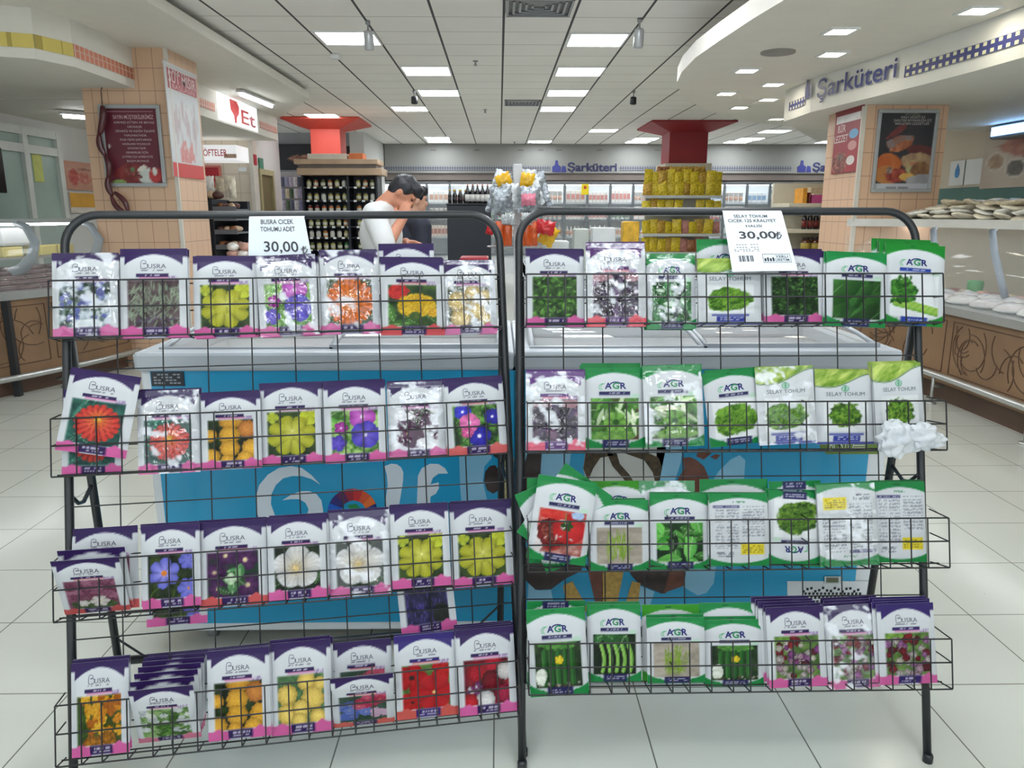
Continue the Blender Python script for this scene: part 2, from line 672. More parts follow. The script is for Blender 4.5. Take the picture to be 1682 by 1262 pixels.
        for x, y, r in ((.36, .92, .22), (.74, .8, .26), (.14, .56, .22), (.78, .24, .26), (.2, .2, .2)):
            P.flower(x, y, r, 6, (110, 60, 110), (70, 30, 84), (214, 196, 150), .22, .2)
        P.leaves(6, .34, .1, (60, 110, 70), (110, 160, 100), (.3, .7, .1, .6))
        P.flower(.46, .4, .13, 4, (214, 232, 200), (180, 210, 170))
    elif kind == 'whiteflower':
        P.bg((24, 34, 26), (54, 72, 44), 5)
        P.leaves(5, .5, .12, (30, 60, 30), (60, 96, 46), (0, 1, 0, .3))
        P.flower(.5, .52, .55, 5, (206, 196, 176), (214, 214, 216), (206, 176, 110), .1, .2, .22, .3, .92)
        P.flower(.46, .5, .2, 10, (196, 170, 120), (208, 200, 184), (224, 196, 130), .35, .2, .2)
    elif kind == 'lavender':
        P.bg((34, 30, 62), (60, 54, 104), 8)
        for i in range(90):
            P.leaf(P.r.random(), P.r.random(), .16, .02, P.r.gauss(1.57, .12), (58, 46, 120), (112, 98, 178), False)
        P.patch(.85, .2, .25, .25, (30, 34, 30), (44, 48, 40))
    elif kind == 'wallflower':
        P.bg((52, 74, 24), (110, 106, 30), 7)
        P.dots(46, .1, [(216, 140, 22), (228, 168, 36), (182, 104, 18), (236, 182, 50)], (.15, 1, .25, 1), 'f', n=4)
        P.patch(.06, .4, .16, .5, (50, 80, 26), (76, 104, 40))
        P.dots(9, .13, [(226, 164, 40), (214, 140, 30)], (.1, .95, 0, .16), 'pom')
    elif kind == 'whitedaisy':
        P.bg((66, 104, 44), (150, 180, 120), 8, 3)
        P.dots(24, .09, [(222, 226, 218), (200, 208, 206), (186, 190, 196)], (0, 1, .15, 1), 'f', n=12, cc=(210, 200, 90))
        P.leaves(16, .2, .03, (60, 110, 40), (110, 150, 70), (0, 1, 0, .4), False)
    elif kind == 'palerose':
        P.bg((60, 96, 60), (110, 150, 100), 7)
        for x, y, r in ((.2, .6, .22), (.62, .86, .2), (.75, .5, .25), (.2, .22, .22), (.5, .3, .2), (.92, .8, .14), (.85, .1, .18), (.45, .05, .18)):
            P.pom(x, y, r, (248, 220, 120), (228, 190, 80), rings=3)
    elif kind == 'asters':
        P.bg((50, 80, 60), (80, 100, 90), 7)
        P.dots(10, .14, [(110, 130, 206), (90, 112, 190)], (0, .6, 0, .75), 'f', n=12, cc=(210, 190, 90))
        P.dots(9, .13, [(196, 60, 96), (210, 90, 120)], (.4, 1, .6, 1), 'f', n=12, cc=(220, 190, 90))
        P.dots(4, .12, [(206, 170, 196)], (.7, 1, .1, .4), 'f', n=12)
    elif kind == 'poppy':
        P.bg((50, 86, 36), (110, 140, 70), 6)
        P.flower(.2, .72, .34, 5, (196, 24, 24), (176, 16, 22), (60, 20, 20), .2)
        P.flower(.84, .84, .24, 5, (206, 30, 28), (190, 20, 24))
        P.flower(.2, .16, .28, 5, (186, 20, 22), (200, 26, 28), (60, 20, 20), .15)
        P.flower(.66, .36, .42, 6, (190, 26, 34), (196, 34, 40), (236, 206, 130), .1, .12, .24)
    elif kind == 'carnation':
        P.bg((90, 24, 36), (150, 40, 54), 7)
        P.pom(.3, .72, .24, (206, 40, 56), (160, 16, 36))
        P.pom(.66, .86, .22, (214, 50, 70), (176, 20, 44))
        P.pom(.62, .5, .26, (150, 16, 42), (96, 8, 26))
        P.pom(.92, .72, .2, (226, 220, 216), (196, 186, 186))
        P.dots(16, .05, [(226, 214, 226), (170, 70, 150)], (.02, .4, .26, .5), 'pom')
        P.pom(.46, .1, .22, (232, 230, 228), (200, 196, 198))
        P.pom(.12, .08, .18, (212, 40, 50), (176, 20, 36))
        P.pom(.86, .22, .2, (190, 40, 84), (150, 20, 60))
    elif kind == 'amaranth':
        P.bg((70, 104, 44), (120, 150, 80), 8)
        P.patch(.2, .86, .4, .16, (96, 140, 50), (140, 180, 80))
        P.dots(46, .085, [(160, 84, 156), (186, 120, 180), (196, 160, 176), (222, 216, 196), (146, 36, 50), (120, 26, 40), (206, 196, 190)], (0, 1, .03, .9), 'pom')
        P.dots(7, .07, [(176, 50, 54), (150, 40, 50)], (.35, .6, .75, .98), 'pom')
    elif kind == 'thyme':
        P.bg((34, 64, 28), (70, 110, 46), 8)
        P.leaves(110, .13, .03, (60, 112, 40), (126, 172, 84), rib=False)
        P.leaves(30, .12, .03, (24, 50, 22), (44, 76, 36), rib=False)
    elif kind == 'thymedark':
        P.bg((24, 48, 24), (52, 88, 40), 9)
        P.leaves(120, .1, .022, (46, 92, 38), (108, 150, 80), rib=False)
        P.leaves(40, .1, .025, (20, 42, 20), (36, 62, 30), rib=False)
    elif kind == 'purplebasil':
        P.bg((40, 26, 44), (150, 110, 140), 5, 1.4)
        P.leaves(26, .42, .13, (48, 32, 58), (96, 72, 112))
        P.leaves(12, .34, .1, (36, 24, 42), (80, 56, 96))
        P.leaves(6, .2, .05, (190, 180, 196), (226, 220, 230), rib=False)
        P.patch(.2, .9, .25, .1, (166, 120, 130), (190, 150, 160))
        P.patch(.85, .9, .2, .12, (166, 120, 130), (190, 150, 160))
    elif kind == 'spinach':
        P.bg((20, 54, 28), (44, 90, 44), 5)
        P.leaves(14, .7, .17, (34, 96, 48), (80, 150, 84), ang=(1.4, .7))
        P.leaves(4, .3, .06, (190, 220, 190), (225, 240, 225), rib=False)
    elif kind == 'rocket':
        P.bg((30, 66, 30), (50, 96, 42), 5)
        P.leaves(20, .8, .17, (36, 84, 38), (70, 122, 56), ang=(.8, .5), rib=False)
        P.leaves(5, .7, .02, (90, 140, 80), (110, 156, 96), rib=False, ang=(.9, .3))
    elif kind in ('lettuce', 'lettuceheart'):
        P.bg((96, 72, 56), (74, 110, 50), 5, 3)
        P.leaves(18, .55, .18, (54, 108, 44), (108, 160, 74))
        P.flower(.52, .45, .5, 9, (92, 146, 58), (78, 132, 52), None, .2, .2, .6)
        P.leaves(14, .42, .05, (190, 222, 160), (228, 240, 210), (.15, .9, .3, .9), False)
        P.flower(.52, .42, .26, 6, (100, 160, 60), (140, 196, 90), (50, 100, 36), .3, .2, .5)
        P.patch(.5, .1, .5, .12, (90, 140, 60), (140, 180, 90))
    elif kind in ('curly', 'curlydark'):
        P.bg((218, 222, 224), (228, 231, 233), 4)
        a, b = ((66, 116, 26), (128, 178, 60)) if kind == 'curly' else ((48, 88, 24), (110, 150, 50))
        P.patch(.48, .48, .48, .42, a, b, 7, .1, .2, 3)
        P.patch(.36, .3, .34, .24, C(a) * .9, b, 9, .3, .2, 3)
        for i in range(40):
            P.leaf(P.r.uniform(.2, .8), P.r.uniform(.22, .72), .2, .03, P.r.uniform(.2, 1.4), C(a) * .8, C(b) * 1.12, False)
    elif kind == 'parsley':
        P.bg((214, 218, 220), (226, 229, 230), 4)
        P.patch(.5, .55, .36, .4, (44, 84, 26), (120, 160, 50), 8, .9, .35, 3)
        P.patch(.42, .42, .25, .3, (60, 110, 30), (140, 180, 60), 11, .9, .35, 3)
        P.leaves(46, .14, .03, (54, 100, 28), (130, 170, 60), (.25, .75, .2, .85), False)
    elif kind == 'celery':
        P.bg((222, 226, 229), (228, 232, 234), 4)
        for k in range(5):
            P.rod(.1, .42 - .035 * k, .98, .14 + .03 * (2 - k), .05, (104, 170, 50), (170, 206, 96))
        P.patch(.26, .62, .28, .32, (36, 96, 34), (90, 150, 60), 10, .6, .35, 3)
        P.leaves(34, .16, .04, (40, 104, 36), (96, 156, 64), (.02, .5, .34, .95), False)
    elif kind == 'tomato':
        P.bg((186, 60, 52), (214, 120, 110), 4, 2.5)
        P.patch(.5, .1, .6, .2, (150, 70, 62), (206, 160, 150), 6)
        P.patch(.06, .3, .12, .3, (216, 206, 206), (226, 216, 214), 5)
        P.patch(.36, .2, .2, .16, (150, 30, 24), (196, 60, 50), 10)
        P.pom(.35, .48, .34, (176, 46, 40), (120, 26, 26), rings=4)
        P.patch(.28, .46, .16, .24, (90, 22, 20), (170, 90, 70), 16, .4)
        P.flower(.68, .6, .36, 5, (220, 50, 46), (190, 28, 30), None, .1, .05, .1)
        P.patch(.3, .88, .3, .12, (206, 40, 36), (222, 70, 56))
        P.patch(.82, .92, .16, .1, (150, 180, 220), (180, 200, 230))
        P.flower(.62, .66, .14, 6, (60, 110, 40), (34, 84, 26), None, .2, .7)
        P.rod(.58, .7, .56, .92, .02, (90, 140, 60), (150, 170, 90))
        P.leaves(8, .14, .03, (226, 190, 190), (240, 214, 210), (.2, .8, .3, .8), False)
    elif kind == 'beans':
        P.bg((150, 140, 126), (182, 172, 158), 5)
        for k in range(26):
            x = P.r.uniform(.25, .72)
            P.rod(x, P.r.uniform(.06, .2), x + P.r.uniform(-.12, .12), P.r.uniform(.65, .95), .016, (96, 140, 30), (168, 196, 70), P.r.uniform(-.05, .05))
        P.rod(.2, .5, .8, .42, .02, (110, 150, 40), (150, 180, 70))
    elif kind == 'basil':
        P.bg((20, 54, 22), (50, 100, 40), 5)
        P.leaves(20, .4, .14, (56, 136, 48), (112, 186, 84))
        P.leaf(.36, .5, .5, .12, 1.5, (22, 50, 24), (40, 74, 36))
        P.leaf(.72, .35, .6, .15, 1.4, (80, 170, 70), (140, 206, 110))
    elif kind == 'cucumber':
        P.bg((24, 48, 24), (60, 84, 46), 6)
        P.patch(.5, .95, .4, .14, (70, 130, 50), (110, 170, 80))
        for k in range(5):
            P.rod(.2 + .15 * k, .1, .22 + .145 * k, .8, .066, (20, 74, 26), (74, 140, 66))
        P.patch(.12, .25, .12, .22, (200, 206, 190), (230, 232, 220))
        P.dots(14, .03, [(190, 186, 170), (120, 90, 80)], (.05, 1, 0, .12))
        P.flower(.52, .6, .1, 5, (240, 220, 50), (232, 200, 30))
    elif kind == 'peas':
        P.bg((16, 32, 18), (36, 60, 30), 7)
        P.leaves(7, .4, .16, (40, 90, 46), (70, 120, 64), (.1, .9, .75, 1))
        for k in range(5):
            x = .22 + .16 * k
            P.rod(x, .08, x - .03, .72, .05, (104, 170, 60), (176, 220, 120), -.05)
    g = P.img.mean(-1, keepdims=True)
    k = P.img * .88 + g * .12
    return (k - 120) * 1.14 + 113


PURP, PINK, CORAL, NAVY, GREEN, WHITE = C((46, 25, 82)), C((212, 96, 160)), C((214, 92, 90)), C((38, 36, 86)), C((22, 132, 64)), C((212, 216, 220))


def front(design, pic, U, V, seed, acc=None, top=None):
    """the whole printed face of one packet: colours 0..255"""
    img = np.ones(U.shape + (3,)) * WHITE

    def put(m, c):
        m = np.clip(m, 0, 1)[..., None]
        nonlocal img
        img = img * (1 - m) + C(c) * m
    e = 90.0

    def rect(x0, x1, y0, y1, c):
        m = np.minimum(np.minimum(U - x0, x1 - U), np.minimum(V - y0, y1 - V)) * e + .5
        put(m, c)

    def micro(x0, x1, y0, y1, c, rows=1, f=60, s=0):
        k = vn(U * f, np.floor((V - y0) / max(1e-3, (y1 - y0)) * rows) * 3.1, seed + s)
        rowf = ((V - y0) / (y1 - y0) * rows) % 1.0
        m = ((U > x0) & (U < x1) & (V > y0) & (V < y1) & (k > .4) & (rowf > .25) & (rowf < .85)).astype(float) * .8
        put(m, c)

    def picture(x0, x1, y0, y1, rag=0.0, archd=0.0):
        m = np.minimum(np.minimum(U - x0, x1 - U), np.minimum(V - y0, y1 + archd * (1 - ((U - .5) / .4) ** 2) - V)) * e + .5
        m = np.clip(m, 0, 1)[..., None]
        nonlocal img
        ph = photo(pic, (U - x0) / (x1 - x0), (V - y0) / (y1 - y0), seed)
        img = img * (1 - m) + np.clip(ph, 0, 255) * m
    a = np.abs(U - .5)
    if design == 'busra':
        acc = PINK if acc is None else C(acc)
        tp = PURP if top is None else C(top)
        vb = .935 - .115 * (a / .42) ** 2
        put(np.where(a < .425, (V - vb) * e + .5, (V - .905) * e + .5), tp)
        micro(.3, .66, .735, .755, (96, 92, 108), 1, 46)
        rect(.24, .72, .675, .715, tp)
        micro(.38, .6, .68, .71, (226, 220, 236), 1, 50)
        rect(.28, .74, .655, .668, acc)
        rect(.72, .86, .63, .68, (206, 190, 214))
        micro(.72, .88, .63, .685, (150, 130, 170), 2, 60, 4)
        picture(.115, .875, .115, .64)
        put(np.where(U < .34, (.105 + .03 * np.exp(-((U - .17) / .06) ** 2) - V) * e + .5, 0), acc)
        put(np.where(U > .66, (.105 + .04 * np.exp(-((U - .83) / .06) ** 2) - V) * e + .5, 0), acc)
        rect(.32, .71, .012, .112, tp)
        micro(.37, .67, .03, .09, (216, 210, 228), 2, 44, 2)
    elif design == 'agr':
        tp = GREEN if top is None else C(top)
        nv = NAVY if acc is None else C(acc)
        vb = .935 - .10 * (a / .5) ** 2
        put((V - vb) * e + .5, tp)
        put((1 - np.hypot((U - .46) / .06, (V - .967) / .008)) * 3, C((14, 90, 46)))
        picture(.10, .9, .1, .62)
        rect(.24, .76, .655, .7, nv)
        micro(.36, .66, .66, .695, (206, 208, 222), 1, 56)
        put((1 - np.hypot((U - .84) / .09, (V - .645) / .028)) * 6, C((190, 220, 200)))
        put((.02 + .12 * (a / .5) ** 1.6 - V) * e + .5, tp)
        put((.085 - V) * e * (a > .26), tp)
        rect(.29, .73, .0, .105, nv)
        micro(.34, .68, .02, .085, (200, 202, 220), 2, 44, 2)
    elif design == 'selay':
        vb = .8 + .12 * U - .05 * np.sin(U * 5)
        t = np.clip(fbm(U * 3 + V * 6, V * 14 - U * 8, seed) * 1.6 - .3, 0, 1)[..., None]
        gr = C((96, 140, 34)) * (1 - t) + C((206, 222, 120)) * t
        m = np.clip((V - vb) * e + .5, 0, 1)[..., None]
        img = img * (1 - m) + gr * m
        put((.012 - np.abs(V - vb + .01)) * e, (70, 110, 50))
        rr = np.hypot((U - .5) / .07, (V - .755) / .045)
        put((1 - rr) * 8, (70, 150, 110))
        put((.4 - np.abs(rr - .5)) * 3 * (np.abs(U - .5) > .015), (180, 215, 196))
        rect(.1, .9, .6, .606, (190, 196, 200))
        picture(.12, .88, .17, .6)
        rect(.2, .8, .125, .15, (46, 56, 150))
        rect(.28, .74, .04, .115, (46, 56, 150))
        micro(.33, .7, .05, .105, (210, 214, 236), 2, 44, 2)
        rect(0, 1, 0, .03, (46, 56, 150))
    elif design == 'back':
        tp = GREEN if top is None else C(top)
        put((V - .935 + .07 * (a / .5) ** 2) * e + .5, tp)
        put((1 - np.hypot((U - .46) / .13, (V - .967) / .01)) * 3, C((14, 90, 46)))
        put((.04 + .07 * (a / .5) ** 2 - V) * e + .5, tp)
        rect(.06, .5, .805, .835, NAVY)
        micro(.08, .48, .81, .83, (190, 190, 214), 1, 56, 2)
        micro(.4, .6, .87, .9, (90, 150, 110), 2, 50, 8)
        micro(.08, .24, .24, .79, (150, 154, 162), 26, 70, 3)
        micro(.27, .5, .24, .79, (138, 142, 152), 26, 90, 4)
        micro(.55, .94, .4, .83, (138, 142, 152), 20, 90, 5)
        rect(.52, .92, .16, .31, (226, 206, 40))
        micro(.55, .9, .175, .295, (110, 100, 30), 4, 60, 6)
        micro(.1, .4, .12, .2, (120, 124, 134), 3, 60, 7)
    return img * .86


# ---------------------------------------------------------------- packets
PK_PAPER = print_mat('packet_print', 0.36, bump=0.06, scale=14, spec=0.2)
PK_FOIL = print_mat('packet_foil_print', 0.13, bump=0.5, scale=16, coat=0.6)


def packet_mesh(name, design, pic, w, h, seed=1, foil=False, flip=False, bend=0.0, res=(52, 72), acc=None, top=None, puff=0.006):
    nx, ny = res
    u = np.linspace(0, 1, nx + 1)
    v = np.linspace(0, 1, ny + 1)
    U, V = np.meshgrid(u, v)
    PU, PV = (1 - U, 1 - V) if flip else (U, V)
    col = lin(np.clip(front(design, pic, PU, PV, seed, acc, top), 0, 255))
    if foil:       # pale patches paint the glare of crumpled foil into the print
        k = np.clip((fbm(U * 5 + 2 * V, V * 8, seed + 31) - .60) * 9, 0, 1)[..., None] * .8
        col = col * (1 - k) + lin((214, 218, 224)) * k

    def zf(U, V):
        a = np.clip(np.minimum(U, 1 - U) / .14, 0, 1)
        b = np.clip(np.minimum(V - .01, .93 - V) / .16, 0, 1)
        s = np.sin(a * math.pi / 2) * np.sin(b * math.pi / 2)
        z = puff * s * (.85 + .3 * vn(U * 3, V * 4, seed))
        if foil:
            z = z + .0035 * s * (fbm(U * 6 + V * 3, V * 9, seed + 2) - .5) * 2
        edge = np.clip(np.minimum(np.minimum(U, 1 - U), np.minimum(V, 1 - V)) / .03, 0, 1)
        z = z + edge * .0016 * (vn(U * 4, V * 3 + seed, seed) - .5)
        return z + bend * V ** 2
    Z = zf(U, V)
    co = np.stack([(U - .5) * w, V * h, Z], -1).reshape(-1, 3)
    idx = np.arange((nx + 1) * (ny + 1)).reshape(ny + 1, nx + 1)
    fq = np.stack([idx[:-1, :-1], idx[:-1, 1:], idx[1:, 1:], idx[1:, :-1]], -1).reshape(-1, 4)
    colors = [col.reshape(-1, 3)]
    verts = [co]
    faces = [tuple(f) for f in fq.tolist()]
    # back sheet: coarse strip that follows the bend and shares the edge height
    nb = len(co)
    m = 6
    vb = np.linspace(0, 1, m + 1)
    bk = np.array([[(s - .5) * w, t * h, bend * t * t - .0012] for t in vb for s in (0, 1)])
    verts.append(bk)
    colors.append(np.tile(lin((196, 200, 204)), (len(bk), 1)))
    for i in range(m):
        a = nb + 2 * i
        faces.append((a + 2, a + 3, a + 1, a))
    n0 = nb + len(bk)

    def letters(s, cu, cv, size, c, bold=0.0, fit=None, sy=1.0, resu=2):
        nonlocal n0
        lc, lf, lw = text_polys(s, bold, resu)
        sx = size if fit is None else fit / lw
        pu = cu + lc[:, 0] * sx / w
        pv = cv + lc[:, 1] * size * sy / h
        if flip:
            pu, pv = 1 - pu, 1 - pv
        z = zf(pu, pv) + .0007
        verts.append(np.stack([(pu - .5) * w, pv * h, z], -1))
        colors.append(np.tile(lin(c), (len(lc), 1)))
        faces.extend(tuple(i + n0 for i in f) for f in lf)
        n0 += len(lc)

    def stroke(pts, wd, c):
        nonlocal n0
        P = np.array(pts, float)
        T = np.gradient(P, axis=0)
        T[:, 0] *= w
        T[:, 1] *= h
        T /= np.linalg.norm(T, axis=1)[:, None] + 1e-9
        Nn = np.stack([-T[:, 1] / w, T[:, 0] / h], -1) * wd / 2
        A, B = P + Nn, P - Nn
        Q = np.concatenate([A, B])
        if flip:
            Q = 1 - Q
        z = zf(Q[:, 0], Q[:, 1]) + .0006
        verts.append(np.stack([(Q[:, 0] - .5) * w, Q[:, 1] * h, z], -1))
        colors.append(np.tile(lin(c), (len(Q), 1)))
        k = len(P)
        for i in range(k - 1):
            faces.append((n0 + i, n0 + k + i, n0 + k + i + 1, n0 + i + 1))
        n0 += len(Q)
    if res[0] > 30:
        if design == 'busra':
            ink = (76, 74, 90)
            letters('USRA', .55, .773, .017, ink, 0.0, fit=.27 * w)
            # the tall looped B
            for r, cx, cy in ((.036, .355, .842), (.05, .365, .8)):
                stroke([(cx + r * math.cos(t), cy + r * .62 * math.sin(t)) for t in np.linspace(-1.7, 2.2, 12)], .0014, ink)
            stroke([(.315, .774), (.312, .83), (.322, .858), (.345, .866)], .0014, ink)
            stroke([(.312, .772), (.35, .77), (.4, .776)], .0014, ink)
        elif design == 'agr':
            ink = (34, 40, 96)
            letters('A', .395, .735, .024, ink, .03, fit=.115 * w)
            letters('G', .52, .735, .024, (40, 120, 80), .03, fit=.115 * w)
            letters('R', .645, .735, .024, ink, .03, fit=.1 * w)
            stroke([(.52 + .1 * math.cos(t), .775 + .042 * math.sin(t)) for t in np.linspace(.25, 2.9, 12)], .0034, ink)
            for k in range(2):
                stroke([(.37 + .1 * math.cos(t) - .03 * k, .755 + .05 * math.sin(t)) for t in np.linspace(1.9, 3.9, 9)], .0016, (60, 160, 100))
        elif design == 'selay':
            letters('SELAY TOHUM', .5, .655, .0155, (84, 92, 96), 0.0, fit=.66 * w)
        elif design == 'back':
            letters('AGR', .3, .125, .008, (90, 94, 104), .01)
    co = np.concatenate(verts)
    col = np.concatenate(colors)
    me = bpy.data.meshes.new(name)
    me.from_pydata(co.tolist(), [], faces)
    at_ = me.attributes.new('Col', 'FLOAT_COLOR', 'POINT')
    at_.data.foreach_set('color', np.concatenate([col, np.ones((len(col), 1))], 1).astype(np.float32).ravel())
    me.polygons.foreach_set('use_smooth', np.ones(len(faces), bool))
    me.materials.append(PK_FOIL if foil else PK_PAPER)
    me.update()
    return me
# ---------------------------------------------------------------- the two wire seed racks
BLACK = mat('black_powder_coat', (30, 33, 36), 0.38, var=0.15, scale=20)
WIRE = mat('black_wire', (20, 21, 24), 0.4, var=0.1)


class Rack:
    def __init__(s, X0, Y0, yw, tilt, width, fh, dep, off, ws, mids):
        ex = Vector((math.cos(yw), math.sin(yw), 0))
        nh = Vector((math.sin(yw), -math.cos(yw), 0))
        ew = Vector((0, 0, math.cos(tilt))) - nh * math.sin(tilt)
        en = nh * math.cos(tilt) + Vector((0, 0, math.sin(tilt)))
        s.o = Vector((X0, Y0, 0))
        s.ex, s.ew, s.en, s.nh = ex, ew, en, nh
        s.M = Matrix(((ex.x, ew.x, en.x, X0), (ex.y, ew.y, en.y, Y0), (ex.z, ew.z, en.z, 0), (0, 0, 0, 1)))
        s.Mi = s.M.inverted()
        s.yw, s.width, s.fh, s.dep, s.off, s.ws, s.mids = yw, width, fh, dep, off, ws, mids
        s.bh = [fh] * 4

    def P(s, x, w, n):
        return s.o + s.ex * x + s.ew * w + s.en * n

    def loc(s, px, py, n):
        p = on_plane(px, py, np.array(s.o + s.en * n), np.array(s.en))
        return s.Mi @ Vector(p)

    def build(s, label):
        t = thing('seed_rack', label, 'display rack', tuple(s.o + s.ex * s.width / 2 + s.nh * -.15), s.yw)
        W, top, r = s.width, 1.553, .085
        path = [s.P(0, 0.0, 0)]
        path += [s.P(0, w, 0) for w in (.5, 1.0, top - r)]
        path += [s.P(r - r * math.cos(a), top - r + r * math.sin(a), 0) for a in np.linspace(.2, math.pi / 2, 8)]
        path += [s.P(W - r + r * math.sin(a), top - r + r * math.cos(a), 0) for a in np.linspace(0, math.pi / 2 - .2, 8)]
        path += [s.P(W, w, 0) for w in (top - r, 1.0, .5, 0)]
        m = MB()
        m.tube(path, .0112, 12)
        m.build('frame_tube', BLACK, t)
        # feet
        for x in (0, W):
            m = MB()
            p = s.P(x, 0.0, 0)
            m.lathe([(.0135, 0), (.0135, .02), (.0118, .024)], (p.x, p.y, 0), 10)
            m.build('foot_cap', BLACK, t)
        # rear legs, cross bar, braces
        back = []
        for x in (0.0, W):
            a = s.P(x, 1.24, -.022)
            f = s.P(x, 0, 0) - s.nh * .42
            back.append((a, f))
            m = MB()
            m.tube([a, a.lerp(f, .5), f], .0115, 8)
            m.build('rear_leg', BLACK, t)
            m = MB()
            b1, b2 = s.P(x, .80, -.016), a.lerp(f, .37)
            mid = (b1 + b2) / 2 - Vector((0, 0, .035))
            m.tube([b1, b1.lerp(mid, .5) - Vector((0, 0, .012)), mid, b2], .0055, 6)
            m.build('brace_hook', BLACK, t)
        k = .86
        p, q = back[0][0].lerp(back[0][1], k), back[1][0].lerp(back[1][1], k)
        m = MB()
        m.tube([p, p.lerp(q, .5), q], .013, 8)
        m.build('cross_bar', BLACK, t)
        for (u, v, sg) in ((p, back[0], 1), (q, back[1], -1)):
            m = MB()
            m.bar(v[0].lerp(v[1], k - .07), u + s.ex * sg * .085, .004)
            m.build('corner_strut', BLACK, t)
        # wire back grid
        m = MB()
        lo = s.ws[3] - s.bh[3] - .005
        hi = s.ws[0] + .01
        for i in range(11):
            x = .012 + (W - .024) * i / 10
            m.bar(s.P(x, lo, .004), s.P(x, hi, .004), .0019, 5)
        hs = []
        for i in range(4):
            hs += [s.ws[i], s.ws[i] - s.bh[i] * .5, s.ws[i] - s.bh[i]]
        for w in hs + list(s.mids):
            m.bar(s.P(0, w, .0075), s.P(W, w, .0075), .0019, 5)
        m.build('wire_grid', WIRE, t)
        for i in range(4):
            m = MB()
            d, x0, x1, w1, w0 = s.dep, s.off, s.off + W, s.ws[i], s.ws[i] - s.bh[i]
            wm = w1 - s.bh[i] * .47
            b0 = .009
            for w, n in ((w1, d), (wm, d), (w0, d), (w0 + .002, d * .5)):
                m.bar(s.P(x0, w, n), s.P(x1, w, n), .0023, 6)
            for kx in range(22):
                x = x0 + (x1 - x0) * kx / 21 + (.004 if kx % 3 == 1 else -.004 if kx % 3 == 2 else 0)
                m.tube([s.P(x, w1, d + .002), s.P(x, w0 + .003, d + .002), s.P(x, w0, d), s.P(x, w0 - .002, b0)], .002, 5, smooth=False)
                if kx % 7 == 0 or kx in (0, 21):
                    m.bar(s.P(x, w1, d), s.P(x, w1 + .012, b0), .0019, 5)
                    m.bar(s.P(x, wm, d), s.P(x, wm + .008, b0), .0019, 5)
            m.build('basket', WIRE, t)
        return t


RL = Rack(-1.1022, 1.7153, .1546, .2742, 1.1785, .150, .0722, -.0134, (1.3611, 1.0046, .6417, .2854), ())
RR = Rack(.0579, 1.8439, .0068, .2505, 1.1359, .1335, .1003, .0163, (1.3569, 1.0094, .6932, .3696), ())
RL.bh = [.148, .148, .15, .15]
RL.mids = tuple(RL.loc(187, y, 0).y for y in (607, 829, 1045))
RR.mids = tuple(RR.loc(1100, y, 0).y for y in (586, 783, 981))
RL.build('left wire seed rack turned towards the aisle, its baskets full of purple-topped flower packets')
RR.build('right wire seed rack facing the aisle, its baskets mostly full of green-topped vegetable packets')

ROWS = ('top', 'second', 'third', 'bottom')
NPK = [0]


def packet(rk, mesh, x, w, n, roll=0.0, lean=0.0):
    o = link('seed_packet', mesh)
    o.matrix_basis = rk.M @ Matrix.Translation((x, w, n)) @ Matrix.Rotation(math.radians(roll), 4, 'Z') @ Matrix.Rotation(math.radians(lean), 4, 'X')
    NPK[0] += 1
    return o


def check_words(s):
    if len(s.split()) > 16:
        print('LONG', len(s.split()), s)
    return s


